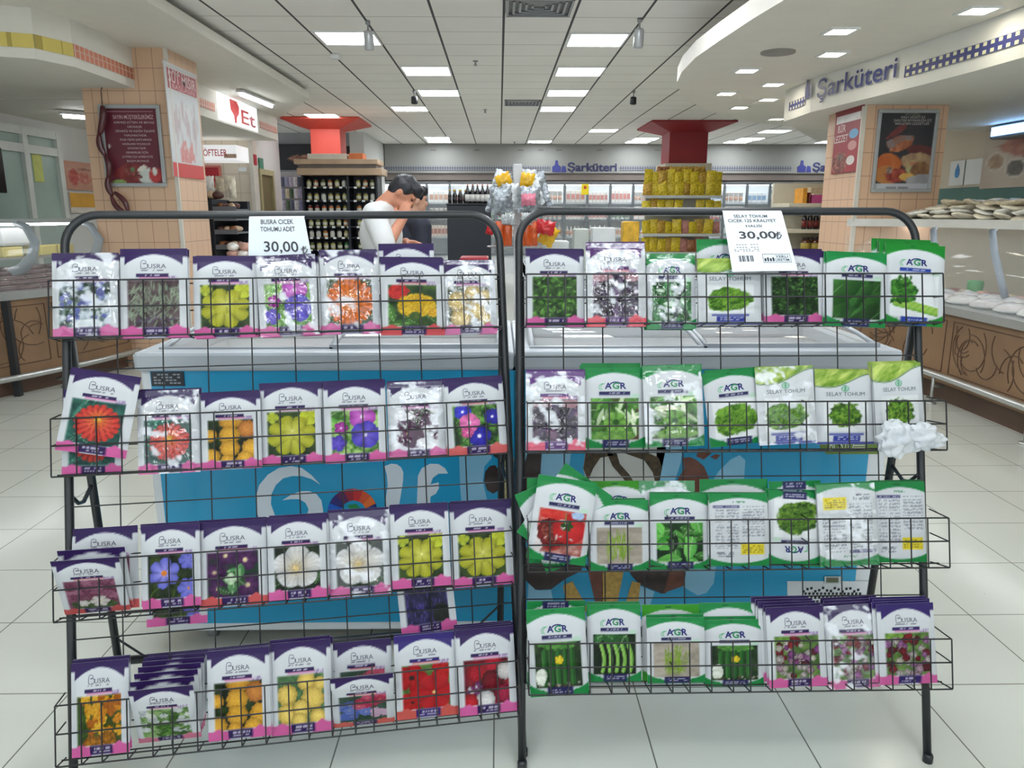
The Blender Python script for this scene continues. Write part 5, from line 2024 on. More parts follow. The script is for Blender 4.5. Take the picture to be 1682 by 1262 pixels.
F.grid(lambda u, v: BP(u, .14 + v * .62), lambda U, V: (lambda P: (P.bg((204, 206, 208), (212, 212, 212), 3), [P.leaf(P.r.uniform(.1, .9), P.r.uniform(.3, .8), .45, .03, P.r.gauss(1.57, .12), (176, 172, 176), (206, 180, 180), False) for _ in range(26)],
                                                                            [P.leaf(P.r.uniform(.3, .7), P.r.uniform(.05, .25), .3, .04, P.r.uniform(.9, 2.2), (206, 120, 116), (214, 160, 156), False) for _ in range(18)]) and P.img)(Pic(U, V, 9)), 24, 48)
F.poly([BP(.06, .79), BP(.98, .79), BP(.98, .97), BP(.06, .97)], (176, 84, 92))
F.poly([BP(0, 0), BP(1, 0), BP(1, .13), BP(0, .13)], (204, 70, 66))
F.text('SÜT MISIR', BP(.52, .85, .003), (0, 1, 0), (0, 0, 1), .14, (230, 206, 206), fit=(y1_ - y0_) * .86)
F.text('BAŞLASIN', BP(.54, .8, .003), (0, 1, 0), (0, 0, 1), .06, (222, 170, 172), fit=(y1_ - y0_) * .7)
F.text('HAYDİ', BP(.5, .93, .003), (0, 1, 0), (0, 0, 1), .06, (226, 200, 200), fit=(y1_ - y0_) * .56)
F.build('print', POSTER, t)

# sausage garland on the left column
SAUS = mat('dark_red_sausage', (84, 34, 40), .3, var=.25, scale=30, coat=.3)
ys = YP - .07
path = [(166, 148), (168, 174), (163, 220), (173, 256), (178, 290), (185, 322)]
t = thing('sausage_garland', 'long garland of dark red sausages hanging down the left tiled column', 'sausages', tuple(at(176, 240, Y=ys)))
P_ = [Vector(at(x, y, Y=ys)) for x, y in path]
k = MB()
k.tube([P_[0] + Vector((0, .05, .05)), P_[0], P_[1]], .006, 6)
k.build('string', mat('string_beige', (120, 96, 80), .7), t)


def sausage(a, b, r, parent, side=.02):
    k = MB()
    d = (b - a)
    o = Vector((d.z, 0, -d.x)).normalized() * side
    ts = np.linspace(0, 1, 9)
    k.tube([a + d * u + o * math.sin(u * math.pi) for u in ts], [r * (.25 + .75 * math.sin(math.pi * min(max(u, .04), .96)) ** .45) for u in ts], 10)
    return k.build('sausage', SAUS, parent)


for i in range(1, len(P_) - 1):
    sausage(P_[i], P_[i + 1], .036 if i == 1 else .03, t, .022 * (-1) ** i)
q = [Vector(at(x, y, Y=ys)) for x, y in ((183, 322), (192, 338), (207, 350), (211, 349), (200, 330), (188, 316))]
sausage(q[0], q[2], .026, t, .03)
sausage(q[3], q[5], .026, t, .03)

# red banner and framed food poster of the right column
XS = X0R - .012
t = thing('hanging_banner', 'dark red banner with white letters on the aisle side of the right column', 'banner', (XS, 7.4, 1.8))
y0_, y1_ = at(1416, 200, X=XS)[1], at(1373, 200, X=XS)[1]
z1_, z0_ = at(1400, 178, X=XS)[2], at(1388, 284, X=XS)[2]
k = MB()
k.box((XS - .004, y0_, z0_), (XS + .004, y1_, z1_))
k.box((XS - .008, y0_ - .01, z1_ - .01), (XS + .008, y1_ + .01, z1_ + .012))
k.build('banner_sheet', mat('banner_red', (136, 40, 50), .45, var=.03), t)
F = Flat()


def BP(u, v, d=.001):
    return (XS - .004 - d, y1_ + (y0_ - y1_) * u, z0_ + (z1_ - z0_) * v)


def sucuk(U, V):
    P = Pic(U, V, 6)
    P.bg((146, 36, 48), (168, 44, 54), 3)
    P.patch(.3, .16, .34, .2, (96, 40, 36), (176, 110, 96), 16, 0, .15, 3)
    P.patch(.3, .26, .07, .05, (220, 206, 190), (60, 60, 50), 9)
    return P.img


F.grid(lambda u, v: BP(.02 + .96 * u, .02 + .9 * v), sucuk, 30, 60)
F.grid(lambda u, v: BP(.06 + .9 * u, .8 + .12 * v, .002), lambda U, V: (lambda P: P.bg((214, 206, 206), (236, 232, 232), 9) or P.img)(Pic(U, V, 2)), 8, 4)


def ell(f, cx, cy, rx, ry, col, fn, d=.002, n=18):
    f.poly([fn(cx + rx * math.cos(2 * math.pi * i / n), cy + ry * math.sin(2 * math.pi * i / n), d) for i in range(n)], col)


ell(F, .76, .6, .17, .075, (110, 170, 214), BP)
ell(F, .74, .42, .16, .075, (206, 150, 150), BP)
ell(F, .72, .19, .15, .075, (214, 208, 206), BP)
F.text('BİR', BP(.3, .66, .003), (0, -1, 0), (0, 0, 1), .09, (226, 200, 200), fit=abs(y1_ - y0_) * .3)
F.text('LEZZET', BP(.3, .5, .003), (0, -1, 0), (0, 0, 1), .09, (226, 210, 210), fit=abs(y1_ - y0_) * .52)
F.build('print', POSTER, t)

YQ = Y0R - .012
t = thing('framed_poster', 'tall silver framed food poster with dark background on the right tiled column', 'poster', (3.5, YQ, 1.7))
px0, px1 = at(1437, 240, Y=YQ)[0], at(1536, 240, Y=YQ)[0]
pz1, pz0 = at(1490, 180, Y=YQ)[2], at(1490, 316, Y=YQ)[2]
pframe(t, px0, px1, pz0, pz1, YQ, .03)
yy = YQ - .001
W, Hh = px1 - px0, pz1 - pz0


def foodposter(U, V):
    P = Pic(U, V, 12)
    P.bg((46, 46, 52), (58, 56, 62), 3)
    P.patch(.32, .75, .2, .05, (96, 50, 54), (130, 64, 66), 9, .5)
    P.patch(.4, .62, .28, .09, (130, 130, 140), (150, 100, 80), 6, .2)
    P.patch(.45, .57, .22, .06, (150, 84, 60), (196, 130, 90), 9, .3)
    P.patch(.8, .5, .3, .08, (96, 48, 50), (110, 60, 58), 4, -.1)
    P.patch(.78, .36, .35, .13, (150, 120, 96), (190, 160, 120), 6, -.1)
    P.patch(.2, .34, .28, .14, (176, 84, 40), (190, 110, 60), 4)
    P.patch(.2, .2, .3, .12, (170, 110, 60), (190, 130, 70), 5)
    P.patch(.38, .19, .2, .1, (120, 40, 36), (180, 90, 70), 14)
    P.patch(.25, .25, .06, .05, (206, 206, 196), (90, 60, 50), 9)
    P.patch(.66, .3, .12, .09, (170, 186, 130), (190, 110, 90), 10)
    P.patch(.84, .26, .2, .1, (120, 84, 60), (150, 110, 70), 9)
    P.patch(.6, .17, .16, .06, (206, 160, 80), (216, 176, 100), 5)
    P.patch(.85, .12, .3, .09, (140, 140, 144), (170, 170, 174), 5)
    m = (V < .085)
    P.img[m] = (186, 188, 194)
    return P.img


F = Flat()
F.grid(lambda u, v: PP(.05 + .9 * u, .03 + .94 * v), foodposter, 50, 66)
F.text('DOĞAL', PP(.57, .93, .002), (1, 0, 0), (0, 0, 1), .05, (120, 130, 100), fit=W * .24)
for i, (s_, f_) in enumerate((('SARAY LEZZETİ İLE', .4), ('ŞARKÜTERİ REYONUMUZDA SİZİ', .62), ('BEKLEYEN LEZZETLER', .56))):
    F.text(s_, PP(.58, .895 - .038 * i, .002), (1, 0, 0), (0, 0, 1), .028, (190, 186, 180), fit=W * f_, bold=.0)
for u0, u1 in ((.25, .42), (.45, .62)):
    F.poly([PP(u0, .045, .002), PP(u1, .045, .002), PP(u1, .07, .002), PP(u0, .07, .002)], (140, 140, 146))
F.build('print', POSTER, t)


# ---------------------------------------------------------------- red columns with flared capitals
def redcol(px0, px1, ytop, ybot, Y, col, label, capx):
    t = thing('red_column', label, 'column', ((at(px0, 300, Y=Y)[0] + at(px1, 300, Y=Y)[0]) / 2, Y + .37, 0))
    m = mat('paint_' + label.split()[0], col, .55, var=.03)
    x0, x1 = at(px0, 250, Y=Y)[0], at(px1, 250, Y=Y)[0]
    d = x1 - x0
    k = MB()
    k.rbox((x0, Y, 0), (x1, Y + d, H - .16), .01)
    k.build('column_shaft', m, t)
    k = MB()
    e = .42
    zb, zt_ = H - .17, H - .002
    lo = [(x0, Y, zb), (x1, Y, zb), (x1, Y + d, zb), (x0, Y + d, zb)]
    mid = [(x0 - e, Y - e, zt_ - .03), (x1 + e, Y - e, zt_ - .03), (x1 + e, Y + d + e, zt_ - .03), (x0 - e, Y + d + e, zt_ - .03)]
    hi = [(p[0], p[1], zt_) for p in mid]
    k.add(lo + mid + hi, [(3, 2, 1, 0), (0, 1, 5, 4), (1, 2, 6, 5), (2, 3, 7, 6), (3, 0, 4, 7), (4, 5, 9, 8), (5, 6, 10, 9), (6, 7, 11, 10), (7, 4, 8, 11), (8, 9, 10, 11)])
    k.build('flared_capital', m, t)
    z = at(600, ybot, Y=Y)[2]
    k = MB()
    k.rbox((x0 - .08, Y - .08, z - .3), (x1 + .08, Y + d + .08, z), .01)
    k.build('plinth', mat('plinth_beige', (206, 198, 180), .6), t)
    return t, x0, x1, z


redcol(511, 560, 200, 266, 14.6, (214, 84, 70), 'coral column with a flared capital on the left, above the jar shelf', None)
redcol(1099, 1162, 205, 268, 15.0, (150, 44, 50), 'crimson column with a flared capital on the right, above the pasta shelf', None)

# ---------------------------------------------------------------- far wall: sign band and wall coolers
YB = 19.6
zbt, zbb = at(850, 243, Y=YB)[2], at(850, 284.5, Y=YB)[2]
t = thing('sign_band', 'long white sign band with navy lettering above the wall coolers', 'sign', (3.4, YB, zbb))
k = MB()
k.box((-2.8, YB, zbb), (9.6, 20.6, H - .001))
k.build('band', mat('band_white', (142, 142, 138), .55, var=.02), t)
zc = at(850, 296, Y=YB)[2]
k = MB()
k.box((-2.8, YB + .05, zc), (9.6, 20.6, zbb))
k.build('shadow_gap_panel', mat('panel_taupe', (116, 106, 100), .5, var=.04), t)  # brownish-grey band between sign and coolers, its own colour
for x0p, x1p in ((932, 1013), (1334, 1415)):
    a, b = at(x0p, 281, Y=YB), at(x1p, 281, Y=YB)
    k = MB()
    k.text('Şarküteri', ((a[0] + b[0]) / 2, YB - .012, a[2]), (1, 0, 0), (0, 0, 1), .27, .025, fit=b[0] - a[0], lift=(0, .01, 0))
    k.build('sign_lettering', mat('band_navy', (52, 54, 100), .4), t)
    k = MB()
    c = at(x0p - 14, 283, Y=YB)
    for sh in ([(-.5, 0), (.5, 0), (.55, .45), (.2, .62), (.15, 1), (-.15, 1), (-.2, .62), (-.55, .45)], [(.6, 0), (1.2, 0), (1.1, .5), (.7, .55)]):
        k.prism([(c[0] + (x - .3) * .2, YB - .002, c[2] + z * .28) for x, z in sh], (0, -.01, 0))
    k.build('jug_emblem', mat('band_blue', (58, 62, 130), .4), t)
GREY_CHECK = grid_mat('grey_gingham', (150, 152, 158), (92, 94, 104), .06, .06, 0, 0, .03, .03, .5, 'XZ', var=.03)
for x0p, x1p in ((622, 843), (858, 904), (1017, 1094), (1166, 1300)):
    a, b = at(x0p, 273, Y=YB), at(x1p, 280.5, Y=YB)
    k = MB()
    k.box((a[0], YB - .008, b[2]), (b[0], YB, a[2]))
    k.build('gingham_strip', GREY_CHECK, t)
SLOT = mat('diffuser_slot', (120, 118, 114), .6)
for i, xp in enumerate((712, 783, 855, 888, 918, 985, 1080, 1230)):
    a = at(xp, 246.5, Y=YB)
    k = MB()
    k.box((a[0] - .07, YB - .01, a[2] - .02), (a[0] + .07, YB, a[2] + .015))
    k.build('air_slot', SLOT, t)

CWHITE = mat('cooler_white', (222, 226, 228), .4, var=.02)
CLIGHT = mat('cooler_lamp', (250, 253, 255), .4, var=0, emit=COOL_E)
CFRAME = mat('cooler_frame', (120, 126, 130), .35, metal=.3)
CGLASS = mat('cooler_glass', (230, 238, 240), .04, var=0, alpha=.10, spec=.6)
CDARK = mat('cooler_shelf_shadow', (70, 74, 78), .5)
yc0, yc1 = 19.75, 20.55
pitch = .572
zt_ = zc - .02
xs0 = at(626, 330, Y=yc0)[0]
items = []
CARTON = {}


def product(kind, col, col2, w, h):
    key = (kind, col, w, h)
    if key in CARTON:
        return CARTON[key]
    k = MB()
    if kind == 'tub':
        k.lathe([(w * .42, 0), (w * .5, h * .86), (w * .52, h * .86), (w * .52, h)], n=12)
    elif kind == 'bottle':
        k.lathe([(w * .42, 0), (w * .45, .02), (w * .45, h * .6), (w * .16, h * .8), (w * .16, h)], n=10)
    else:
        k.rbox((-w / 2, -w / 2, 0), (w / 2, w / 2, h), .006)
    k.k = 1
    if kind == 'box':
        k.box((-w * .42, -w / 2 - .002, h * .25), (w * .42, -w / 2, h * .7))
    else:
        k.lathe([(w * .47, h * .2), (w * .49, h * .55)], n=12)
    me = bpy.data.meshes.new('dairy_' + kind)
    me.from_pydata(k.v, [], k.f)
    me.materials.append(mat('pack_%d_%d_%d' % col, col, .4, var=.05))
    me.materials.append(mat('pack_%d_%d_%d' % col2, col2, .4, var=.08))
    me.polygons.foreach_set('material_index', np.array(k.m, np.int32))
    me.polygons.foreach_set('use_smooth', np.array(k.sm, bool))
    CARTON[key] = me
    return me


NC = 21
PAL = [[((226, 222, 216), (206, 120, 110)), ((230, 228, 224), (200, 150, 120)), ((222, 226, 230), (120, 160, 200))],
       [((232, 226, 220), (214, 160, 150)), ((224, 220, 214), (190, 110, 100)), ((214, 222, 214), (120, 150, 120))],
       [((226, 206, 190), (176, 90, 70)), ((220, 214, 206), (200, 140, 110)), ((206, 190, 170), (140, 80, 60))],
       [((214, 196, 180), (160, 80, 60)), ((222, 216, 210), (190, 120, 100)), ((196, 206, 214), (90, 120, 170))]]
for u in range(0, NC, 3):
    x0 = xs0 + u * pitch
    x1 = x0 + 3 * pitch
    t = thing('wall_cooler', '', 'wall cooler', ((x0 + x1) / 2, 20.2, 0), group='lit glass-door coolers along the back wall')
    t['label'] = 'lit white glass-door wall cooler, %s from the left along the back wall' % ('first', 'second', 'third', 'fourth', 'fifth', 'sixth', 'seventh')[u // 3]
    k = MB()
    k.box((x0, yc1 - .05, 0), (x1, yc1, zt_))
    k.box((x0, yc0, 0), (x0 + .02, yc1, zt_))
    k.box((x1 - .02, yc0, 0), (x1, yc1, zt_))
    k.box((x0, yc0, zt_ - .04), (x1, yc1, zt_))
    k.box((x0, yc0, 0), (x1, yc1, .45))
    k.build('cabinet', CWHITE, t)
    k = MB()
    k.box((x0 + .03, yc0 + .05, zt_ - .10), (x1 - .03, yc0 + .2, zt_ - .045))
    k.build('light_strip', CLIGHT, t)
    for j in range(4):
        z = .5 + .42 * j
        k = MB()
        k.box((x0 + .02, yc0 + .06, z - .035), (x1 - .02, yc1 - .05, z))
        k.build('shelf', CWHITE, t)
        k = MB()
        k.box((x0 + .02, yc0 + .055, z - .04), (x1 - .02, yc0 + .06, z + .005))
        k.build('price_rail', CDARK if j == 2 else RIMG, t)  # one rail is coloured dark to paint in the shelf's shadow
    for d in range(3):
        a = x0 + d * pitch
        f = MB()
        for p, q in (((a, .45), (a + .035, zt_ - .04)), ((a + pitch - .03, .45), (a + pitch, zt_ - .04)), ((a + .035, .45), (a + pitch - .03, .5)), ((a + .035, zt_ - .08), (a + pitch - .03, zt_ - .04))):
            f.box((p[0], yc0 - .03, p[1]), (q[0], yc0, q[1]))
        dr = f.build('door', CFRAME, t)
        f = MB()
        f.box((a + .035, yc0 - .018, .5), (a + pitch - .03, yc0 - .012, zt_ - .08))
        f.build('door_glass', CGLASS, dr)
        for j in range(4):
            if j == 0:
                continue
            z = .5 + .42 * j
            r = random.Random(u * 100 + d * 10 + j)
            c1, c2 = r.choice(PAL[3 - j])
            if u >= 12 and r.random() < .5:
                c1, c2 = r.choice([((206, 90, 90), (226, 200, 190)), ((120, 160, 150), (214, 220, 214)), ((226, 150, 60), (230, 220, 200)), ((196, 206, 210), (90, 110, 140))])
            kind = r.choice(['box', 'tub', 'bottle', 'box'])
            n = r.choice([4, 5])
            w = (pitch - .09) / n
            h = r.uniform(.2, .33)
            for i in range(n):
                me = product(kind, c1, c2, round(w * .93, 3), round(h, 2))
                items.append((me, (a + .045 + w * (i + .5), yc0 + .13, z), u // 3, j, kind))
for me, loc, u, j, kind in items:
    o = link({'box': 'milk_carton', 'tub': 'yoghurt_tub', 'bottle': 'dairy_bottle'}[kind], me)
    o.location = loc
    nm = {'box': 'carton', 'tub': 'tub', 'bottle': 'bottle'}[kind]
    sh = ('', 'lower', 'middle', 'top')[j]
    un = ('first', 'second', 'third', 'fourth', 'fifth', 'sixth', 'seventh')[u]
    tag(o, 'dairy %s on the %s shelf of the %s wall cooler from the left' % (nm, sh, un), 'dairy ' + nm, '%ss on the %s shelf, %s wall cooler' % (nm, sh, un))
YEL = mat('yellow_notice', (232, 206, 30), .45, var=.04)
for (xp, yp, lb_) in ((814, 309, 'yellow notice stuck on the cooler door left of the white post'), (961, 311, 'yellow notice on the cooler door under the back wall sign')):
    a = at(xp, yp, Y=yc0 - .04)
    t = thing('notice', lb_, 'notice', tuple(a))
    k = MB()
    k.box((a[0] - .09, yc0 - .035, a[2] - .13), (a[0] + .09, yc0 - .031, a[2] + .13))
    k.build('paper', YEL, t)
    k = MB()
    k.box((a[0] - .03, yc0 - .037, a[2] + .01), (a[0] + .03, yc0 - .035, a[2] + .08))
    k.build('mark', mat('notice_red', (190, 60, 40), .5), t)

# ---------------------------------------------------------------- jar shelf under the coral column
YJ = 13.3
JB = mat('shelf_black', (28, 32, 40), .45, var=.1)
x0, x1 = at(497, 330, Y=YJ)[0], at(621, 330, Y=YJ)[0]
ztop, zhead = at(500, 288, Y=YJ)[2], at(500, 276, Y=YJ)[2]
WOODL = mat('pale_wood', (186, 160, 134), .5, var=.12, scale=3)
t = thing('jar_shelf', 'black shelf unit with a pale wooden canopy below the coral column, full of jars', 'shelf unit', ((x0 + x1) / 2, YJ + .25, 0))
xm = at(572, 330, Y=YJ)[0]
k = MB()
k.box((x0, YJ + .45, 0), (x1, YJ + .5, ztop))
k.box((x0, YJ, 0), (x0 + .03, YJ + .5, ztop))
k.box((x1 - .03, YJ, 0), (x1, YJ + .5, ztop))
k.box((xm - .02, YJ, 0), (xm + .02, YJ + .5, ztop))
k.build('carcass', JB, t)
k = MB()
k.rbox((x0 - .04, YJ - .12, ztop), (x1 + .1, YJ + .52, ztop + .11), .008)
k.rbox((x0 - .07, YJ - .16, ztop + .17), (x1 + .04, YJ + .54, ztop + .25), .008)
k.build('wooden_canopy', WOODL, t)
k = MB()
k.box((x0 - .02, YJ - .1, ztop + .11), (x1, YJ + .5, ztop + .17))
k.build('canopy_band', mat('taupe_band', (116, 104, 96), .5), t)
zs = [at(530, y, Y=YJ)[2] for y in (307, 329, 349, 372, 390, 410, 430, 450)]
jl = []
for j, z in enumerate(zs):
    k = MB()
    k.box((x0 + .03, YJ + .01, z - .02), (x1 - .03, YJ + .45, z))
    sh = k.build('shelf', JB, t)
    for i in range(9):
        a = x0 + .1 + i * (x1 - x0 - .2) / 8 + RND.uniform(-.02, .02)
        k = MB()
        k.box((a - .025, YJ + .004, z - .028), (a + .025, YJ + .01, z + .004))
        k.build('price_tag', CWHITE, sh)
JCOL = [(196, 190, 110), (206, 204, 196), (160, 150, 70), (110, 120, 60), (190, 120, 60), (206, 206, 204), (176, 168, 100)]
for j, z in enumerate(zs[:7]):
    for i in range(10):
        a = x0 + .1 + i * (x1 - x0 - .2) / 9
        if abs(a - xm) < .05:
            continue
        c = JCOL[(i * 3 + j * 2 + i * i) % 7]
        if j == 2 and i < 4:
            c = ((150, 50, 40), (120, 40, 36), (190, 100, 60), (206, 120, 70))[i]
        if j >= 5 and i == 5:
            c = (70, 150, 80)
        key = ('jar', c)
        if key not in CARTON:
            k = MB()
            k.lathe([(.036, 0), (.04, .01), (.04, .085), (.03, .1), (.03, .104)], n=12)
            k.k = 1
            k.lathe([(.034, .104), (.034, .125)], n=12)
            k.k = 2
            k.lathe([(.0405, .025), (.0405, .07)], n=12)
            me = bpy.data.meshes.new('jar')
            me.from_pydata(k.v, [], k.f)
            me.materials.append(mat('jar_%d_%d_%d' % c, c, .2, var=.12, coat=.4))
            me.materials.append(mat('jar_lid', (60, 58, 60), .3))
            me.materials.append(mat('jar_label', (206, 204, 190), .5))
            me.polygons.foreach_set('material_index', np.array(k.m, np.int32))
            CARTON[key] = me
        o = link('jar', CARTON[key])
        o.location = (a, YJ + .09, z)
        tag(o, 'small jar on the %s board of the black jar shelf' % ('top', 'second', 'third', 'fourth', 'fifth', 'sixth', 'lowest')[j], 'jar', 'jars on the %s board of the black shelf' % ('top', 'second', 'third', 'fourth', 'fifth', 'sixth', 'lowest')[j])

# white boxes on top of the jar shelf around the column foot
BXW = mat('carton_cream', (216, 208, 192), .6)
BXO = mat('carton_orange', (206, 116, 66), .6, var=.1)
for (xa, xb_, ya, yb_, m, lb_) in ((506, 570, 265, 274, BXW, 'flat cream carton on top of the wooden canopy of the jar shelf'), (574, 597, 265, 275, BXO, 'orange carton on top of the wooden canopy, right of the cream one')):
    a, b = at(xa, yb_, Y=YJ - .1), at(xb_, ya, Y=YJ - .1)
    k = MB()
    k.rbox((a[0], YJ - .12, ztop + .25), (b[0], YJ + .2, ztop + .25 + b[2] - a[2]), .008)
    tag(k.build('carton', m), lb_, 'carton')

# wall screen and hanging goods at the left end wall
a, b = at(455, 237, Y=16.95), at(510, 279, Y=16.95)
t = thing('wall_screen', 'large dark advertising screen on the grey wall left of the coral column', 'screen', ((a[0] + b[0]) / 2, 16.95, b[2]))
k = MB()
k.rbox((a[0], 16.9, b[2]), (b[0] + .5, 17.0, a[2]), .01)
k.build('screen_case', mat('screen_case', (34, 36, 42), .4), t)
F = Flat()
F.grid(lambda u, v: (a[0] + .05 + (b[0] + .4 - a[0]) * u, 16.895, b[2] + .05 + (a[2] - b[2] - .1) * v), lambda U, V: (lambda P: (P.bg((36, 38, 44), (44, 44, 50), 3), P.patch(.42, .42, .26, .18, (96, 60, 50), (176, 130, 110), 12, 0, .3, 3)) and P.img)(Pic(U, V, 3)), 30, 24)
F.build('print', POSTER, t)
a, b = at(575, 240, Y=16.95), at(600, 282, Y=16.95)
t = thing('wall_poster', 'dark poster with golden cakes on the wall right of the coral column', 'poster', ((a[0] + b[0]) / 2, 16.95, b[2]))
k = MB()
k.box((a[0] - .3, 16.96, b[2]), (b[0], 17.0, a[2]))
k.build('panel', mat('poster_dark', (44, 42, 44), .4), t)
F = Flat()
F.grid(lambda u, v: (a[0] + (b[0] - a[0] - .02) * u, 16.955, b[2] + (a[2] - b[2]) * v), lambda U, V: (lambda P: (P.bg((40, 38, 40), (52, 48, 46), 3), P.patch(.5, .3, .4, .26, (150, 100, 50), (206, 170, 110), 8), P.patch(.5, .88, .4, .06, (160, 160, 150), (70, 70, 66), 14)) and P.img)(Pic(U, V, 8)), 16, 24)
F.build('print', POSTER, t)

YG = 15.4
gx0, gx1 = at(447, 320, Y=YG)[0], at(496, 320, Y=YG)[0]
t = thing('pegboard_stand', 'tall pegboard display of small household packs left of the jar shelf', 'display panel', ((gx0 + gx1) / 2, YG + .1, 0))
k = MB()
zg = at(470, 282, Y=YG)[2]
k.box((gx0, YG + .08, 0), (gx1, YG + .12, zg))
k.build('board', mat('peg_grey', (170, 168, 172), .6, var=.05), t)
for j in range(6):
    k = MB()
    z = zg - .12 - .22 * j
    k.tube([(gx0, YG + .06, z), (gx1, YG + .06, z)], .006, 6)
    k.build('hanging_rail', GREYM, t)
HC = [(120, 126, 160), (206, 206, 210), (84, 88, 112), (70, 96, 66), (176, 170, 190), (200, 190, 160), (60, 66, 84), (150, 150, 176)]
for j in range(6):
    for i in range(7):
        z = zg - .12 - .22 * j
        x = gx0 + (i + .5) * (gx1 - gx0) / 7
        c = HC[(i * 5 + j * 3 + i * j) % 8]
        if j == 3 and i < 4 or (j == 4 and i < 4):
            c = (66, 92, 58)
        key = ('pouch', c)
        if key not in CARTON:
            k = MB()
            k.sheet(lambda u, v: ((u - .5) * .075, -.012 * math.sin(u * math.pi) * math.sin(v * math.pi), -.18 * v), 4, 6)
            k.sheet(lambda u, v: ((.5 - u) * .075, .008 * math.sin(u * math.pi) * math.sin(v * math.pi), -.18 * v), 4, 6)
            me = bpy.data.meshes.new('hanging_pack')
            me.from_pydata(k.v, [], k.f)
            me.materials.append(mat('hang_%d_%d_%d' % c, c, .4, var=.3, scale=30))
            CARTON[key] = me
        o = link('hanging_pack', CARTON[key])
        o.location = (x, YG + .03, z + .02)
        tag(o, 'small pack hanging on the %s rail of the pegboard display' % ('top', 'second', 'third', 'fourth', 'fifth', 'lowest')[j], 'hanging pack', 'packs on the %s rail of the pegboard' % ('top', 'second', 'third', 'fourth', 'fifth', 'lowest')[j])

# aisle door on the left and small wall signs
XD = -4.01
y0_, y1_ = at(424, 320, X=XD)[1], at(447, 320, X=XD)[1]
zd = at(440, 289, X=XD)[2]
k = MB()
DRF = mat('door_beige', (176, 166, 128), .5, var=.05)
k.box((XD, y0_, 0), (XD + .06, y0_ + .09, zd))
k.box((XD, y1_ - .09, 0), (XD + .06, y1_, zd))
k.box((XD, y0_, zd), (XD + .06, y1_, zd + .09))
d1 = struct(k.build('door_1', DRF))
k = MB()
k.box((XD + .002, y0_ + .09, 0), (XD + .02, y1_ - .09, zd))
k.build('door_leaf', mat('door_leaf', (120, 110, 76), .5, var=.08), d1)
k = MB()
k.bar((XD + .03, y0_ + .16, .95), (XD + .03, y0_ + .16, 1.15), .012, 8)
k.build('door_handle', GREYM, d1)
a = at(428, 270, X=XD)
k = MB()
k.box((XD, a[1] - .1, a[2] - .13), (XD + .015, a[1] + .12, a[2] + .1))
tag(k.build('exit_sign', mat('exit_green', (70, 130, 110), .5)), 'small green exit sign above the beige aisle door', 'sign')
a = at(415, 262, X=XD)
k = MB()
k.rbox((XD, a[1] - .07, a[2] - .09), (XD + .05, a[1] + .07, a[2] + .08), .01)
tag(k.build('fire_alarm', mat('alarm_red', (180, 40, 60), .4)), 'small red fire alarm box on the wall left of the exit sign', 'alarm')
a, b = at(331, 275, Y=12.98), at(362, 305, Y=12.98)
t = thing('red_board', 'plain red board in a frame on the cream tiles under the lit canopy sign', 'board', ((a[0] + b[0]) / 2, 12.98, b[2]))
k = MB()
k.box((a[0], 12.97, b[2]), (b[0], 13.0, a[2]))
k.build('panel', mat('board_red', (176, 36, 44), .45, var=.04), t)
pframe(t, a[0] - .03, b[0] + .03, b[2] - .03, a[2] + .03, 12.975, .035, mat('board_frame', (206, 110, 100), .5))
a, b = at(392, 275, Y=12.99), at(405, 282, Y=12.99)
k = MB()
k.box((a[0], 12.985, b[2]), (b[0], 13.0, a[2]))
tag(k.build('wall_notice', CWHITE), 'small white notice on the cream tiles right of the red board', 'notice')
k = MB()
x = at(413, 300, Y=12.9)[0]
k.box((x - .03, 12.95, 0), (x + .03, 13.2, H - .01))
struct(k.build('trim_2', TRIMW))

# ---------------------------------------------------------------- white post with snack display between the freezers
YS = 6.3
SILV = mat('snack_silver', (150, 156, 162), .2, metal=.55, var=.55, scale=34, bump=1.0)
SNW = mat('snack_white', (190, 194, 196), .25, metal=.2, var=.4, scale=30, bump=.8)
ORG = mat('snack_orange', (196, 84, 36), .3, var=.25, scale=12, bump=.3)
YSN = mat('snack_yellow', (214, 166, 30), .3, var=.25, scale=16, bump=.4)
REDS = mat('snack_red', (190, 34, 40), .3, var=.2, scale=14, bump=.3)
PINKS = mat('snack_pink', (206, 120, 140), .3, var=.2, scale=14, bump=.3)
xp0 = at(849, 400, Y=YS)[0]
t = thing('snack_stand', 'white post stand of hanging crisps between the two racks', 'display stand', (xp0, YS, 0))
k = MB()
k.rbox((xp0 - .025, YS - .025, 0), (xp0 + .025, YS + .025, at(849, 300, Y=YS)[2]), .006)
k.build('post', WHITEP, t)
k = MB()
a, b = at(843, 270, Y=YS), at(857, 309, Y=YS)
k.rbox((a[0], YS - .05, b[2]), (b[0], YS + .05, a[2]), .008)
k.build('sign_box', mat('post_sign_grey', (196, 198, 200), .4), t)
k = MB()
k.rbox((xp0 - .2, YS - .2, 0), (xp0 + .2, YS + .2, .04), .01)
k.build('foot', GREYM, t)
k = MB()
for y in (340, 368, 405):
    z = at(849, y, Y=YS)[2]
    k.tube([(xp0 + .24 * math.cos(a_), YS + .2 * math.sin(a_), z) for a_ in np.linspace(0, 2 * math.pi, 24)[:-1]], .005, 5, closed=True)
    for s_ in (-1, 1):
        k.bar((xp0, YS, z), (xp0 + .24 * s_, YS, z), .005, 5)
        k.bar((xp0, YS, z), (xp0, YS + .2 * s_, z), .005, 5)
k.build('ring_hanger', GREYM, t)


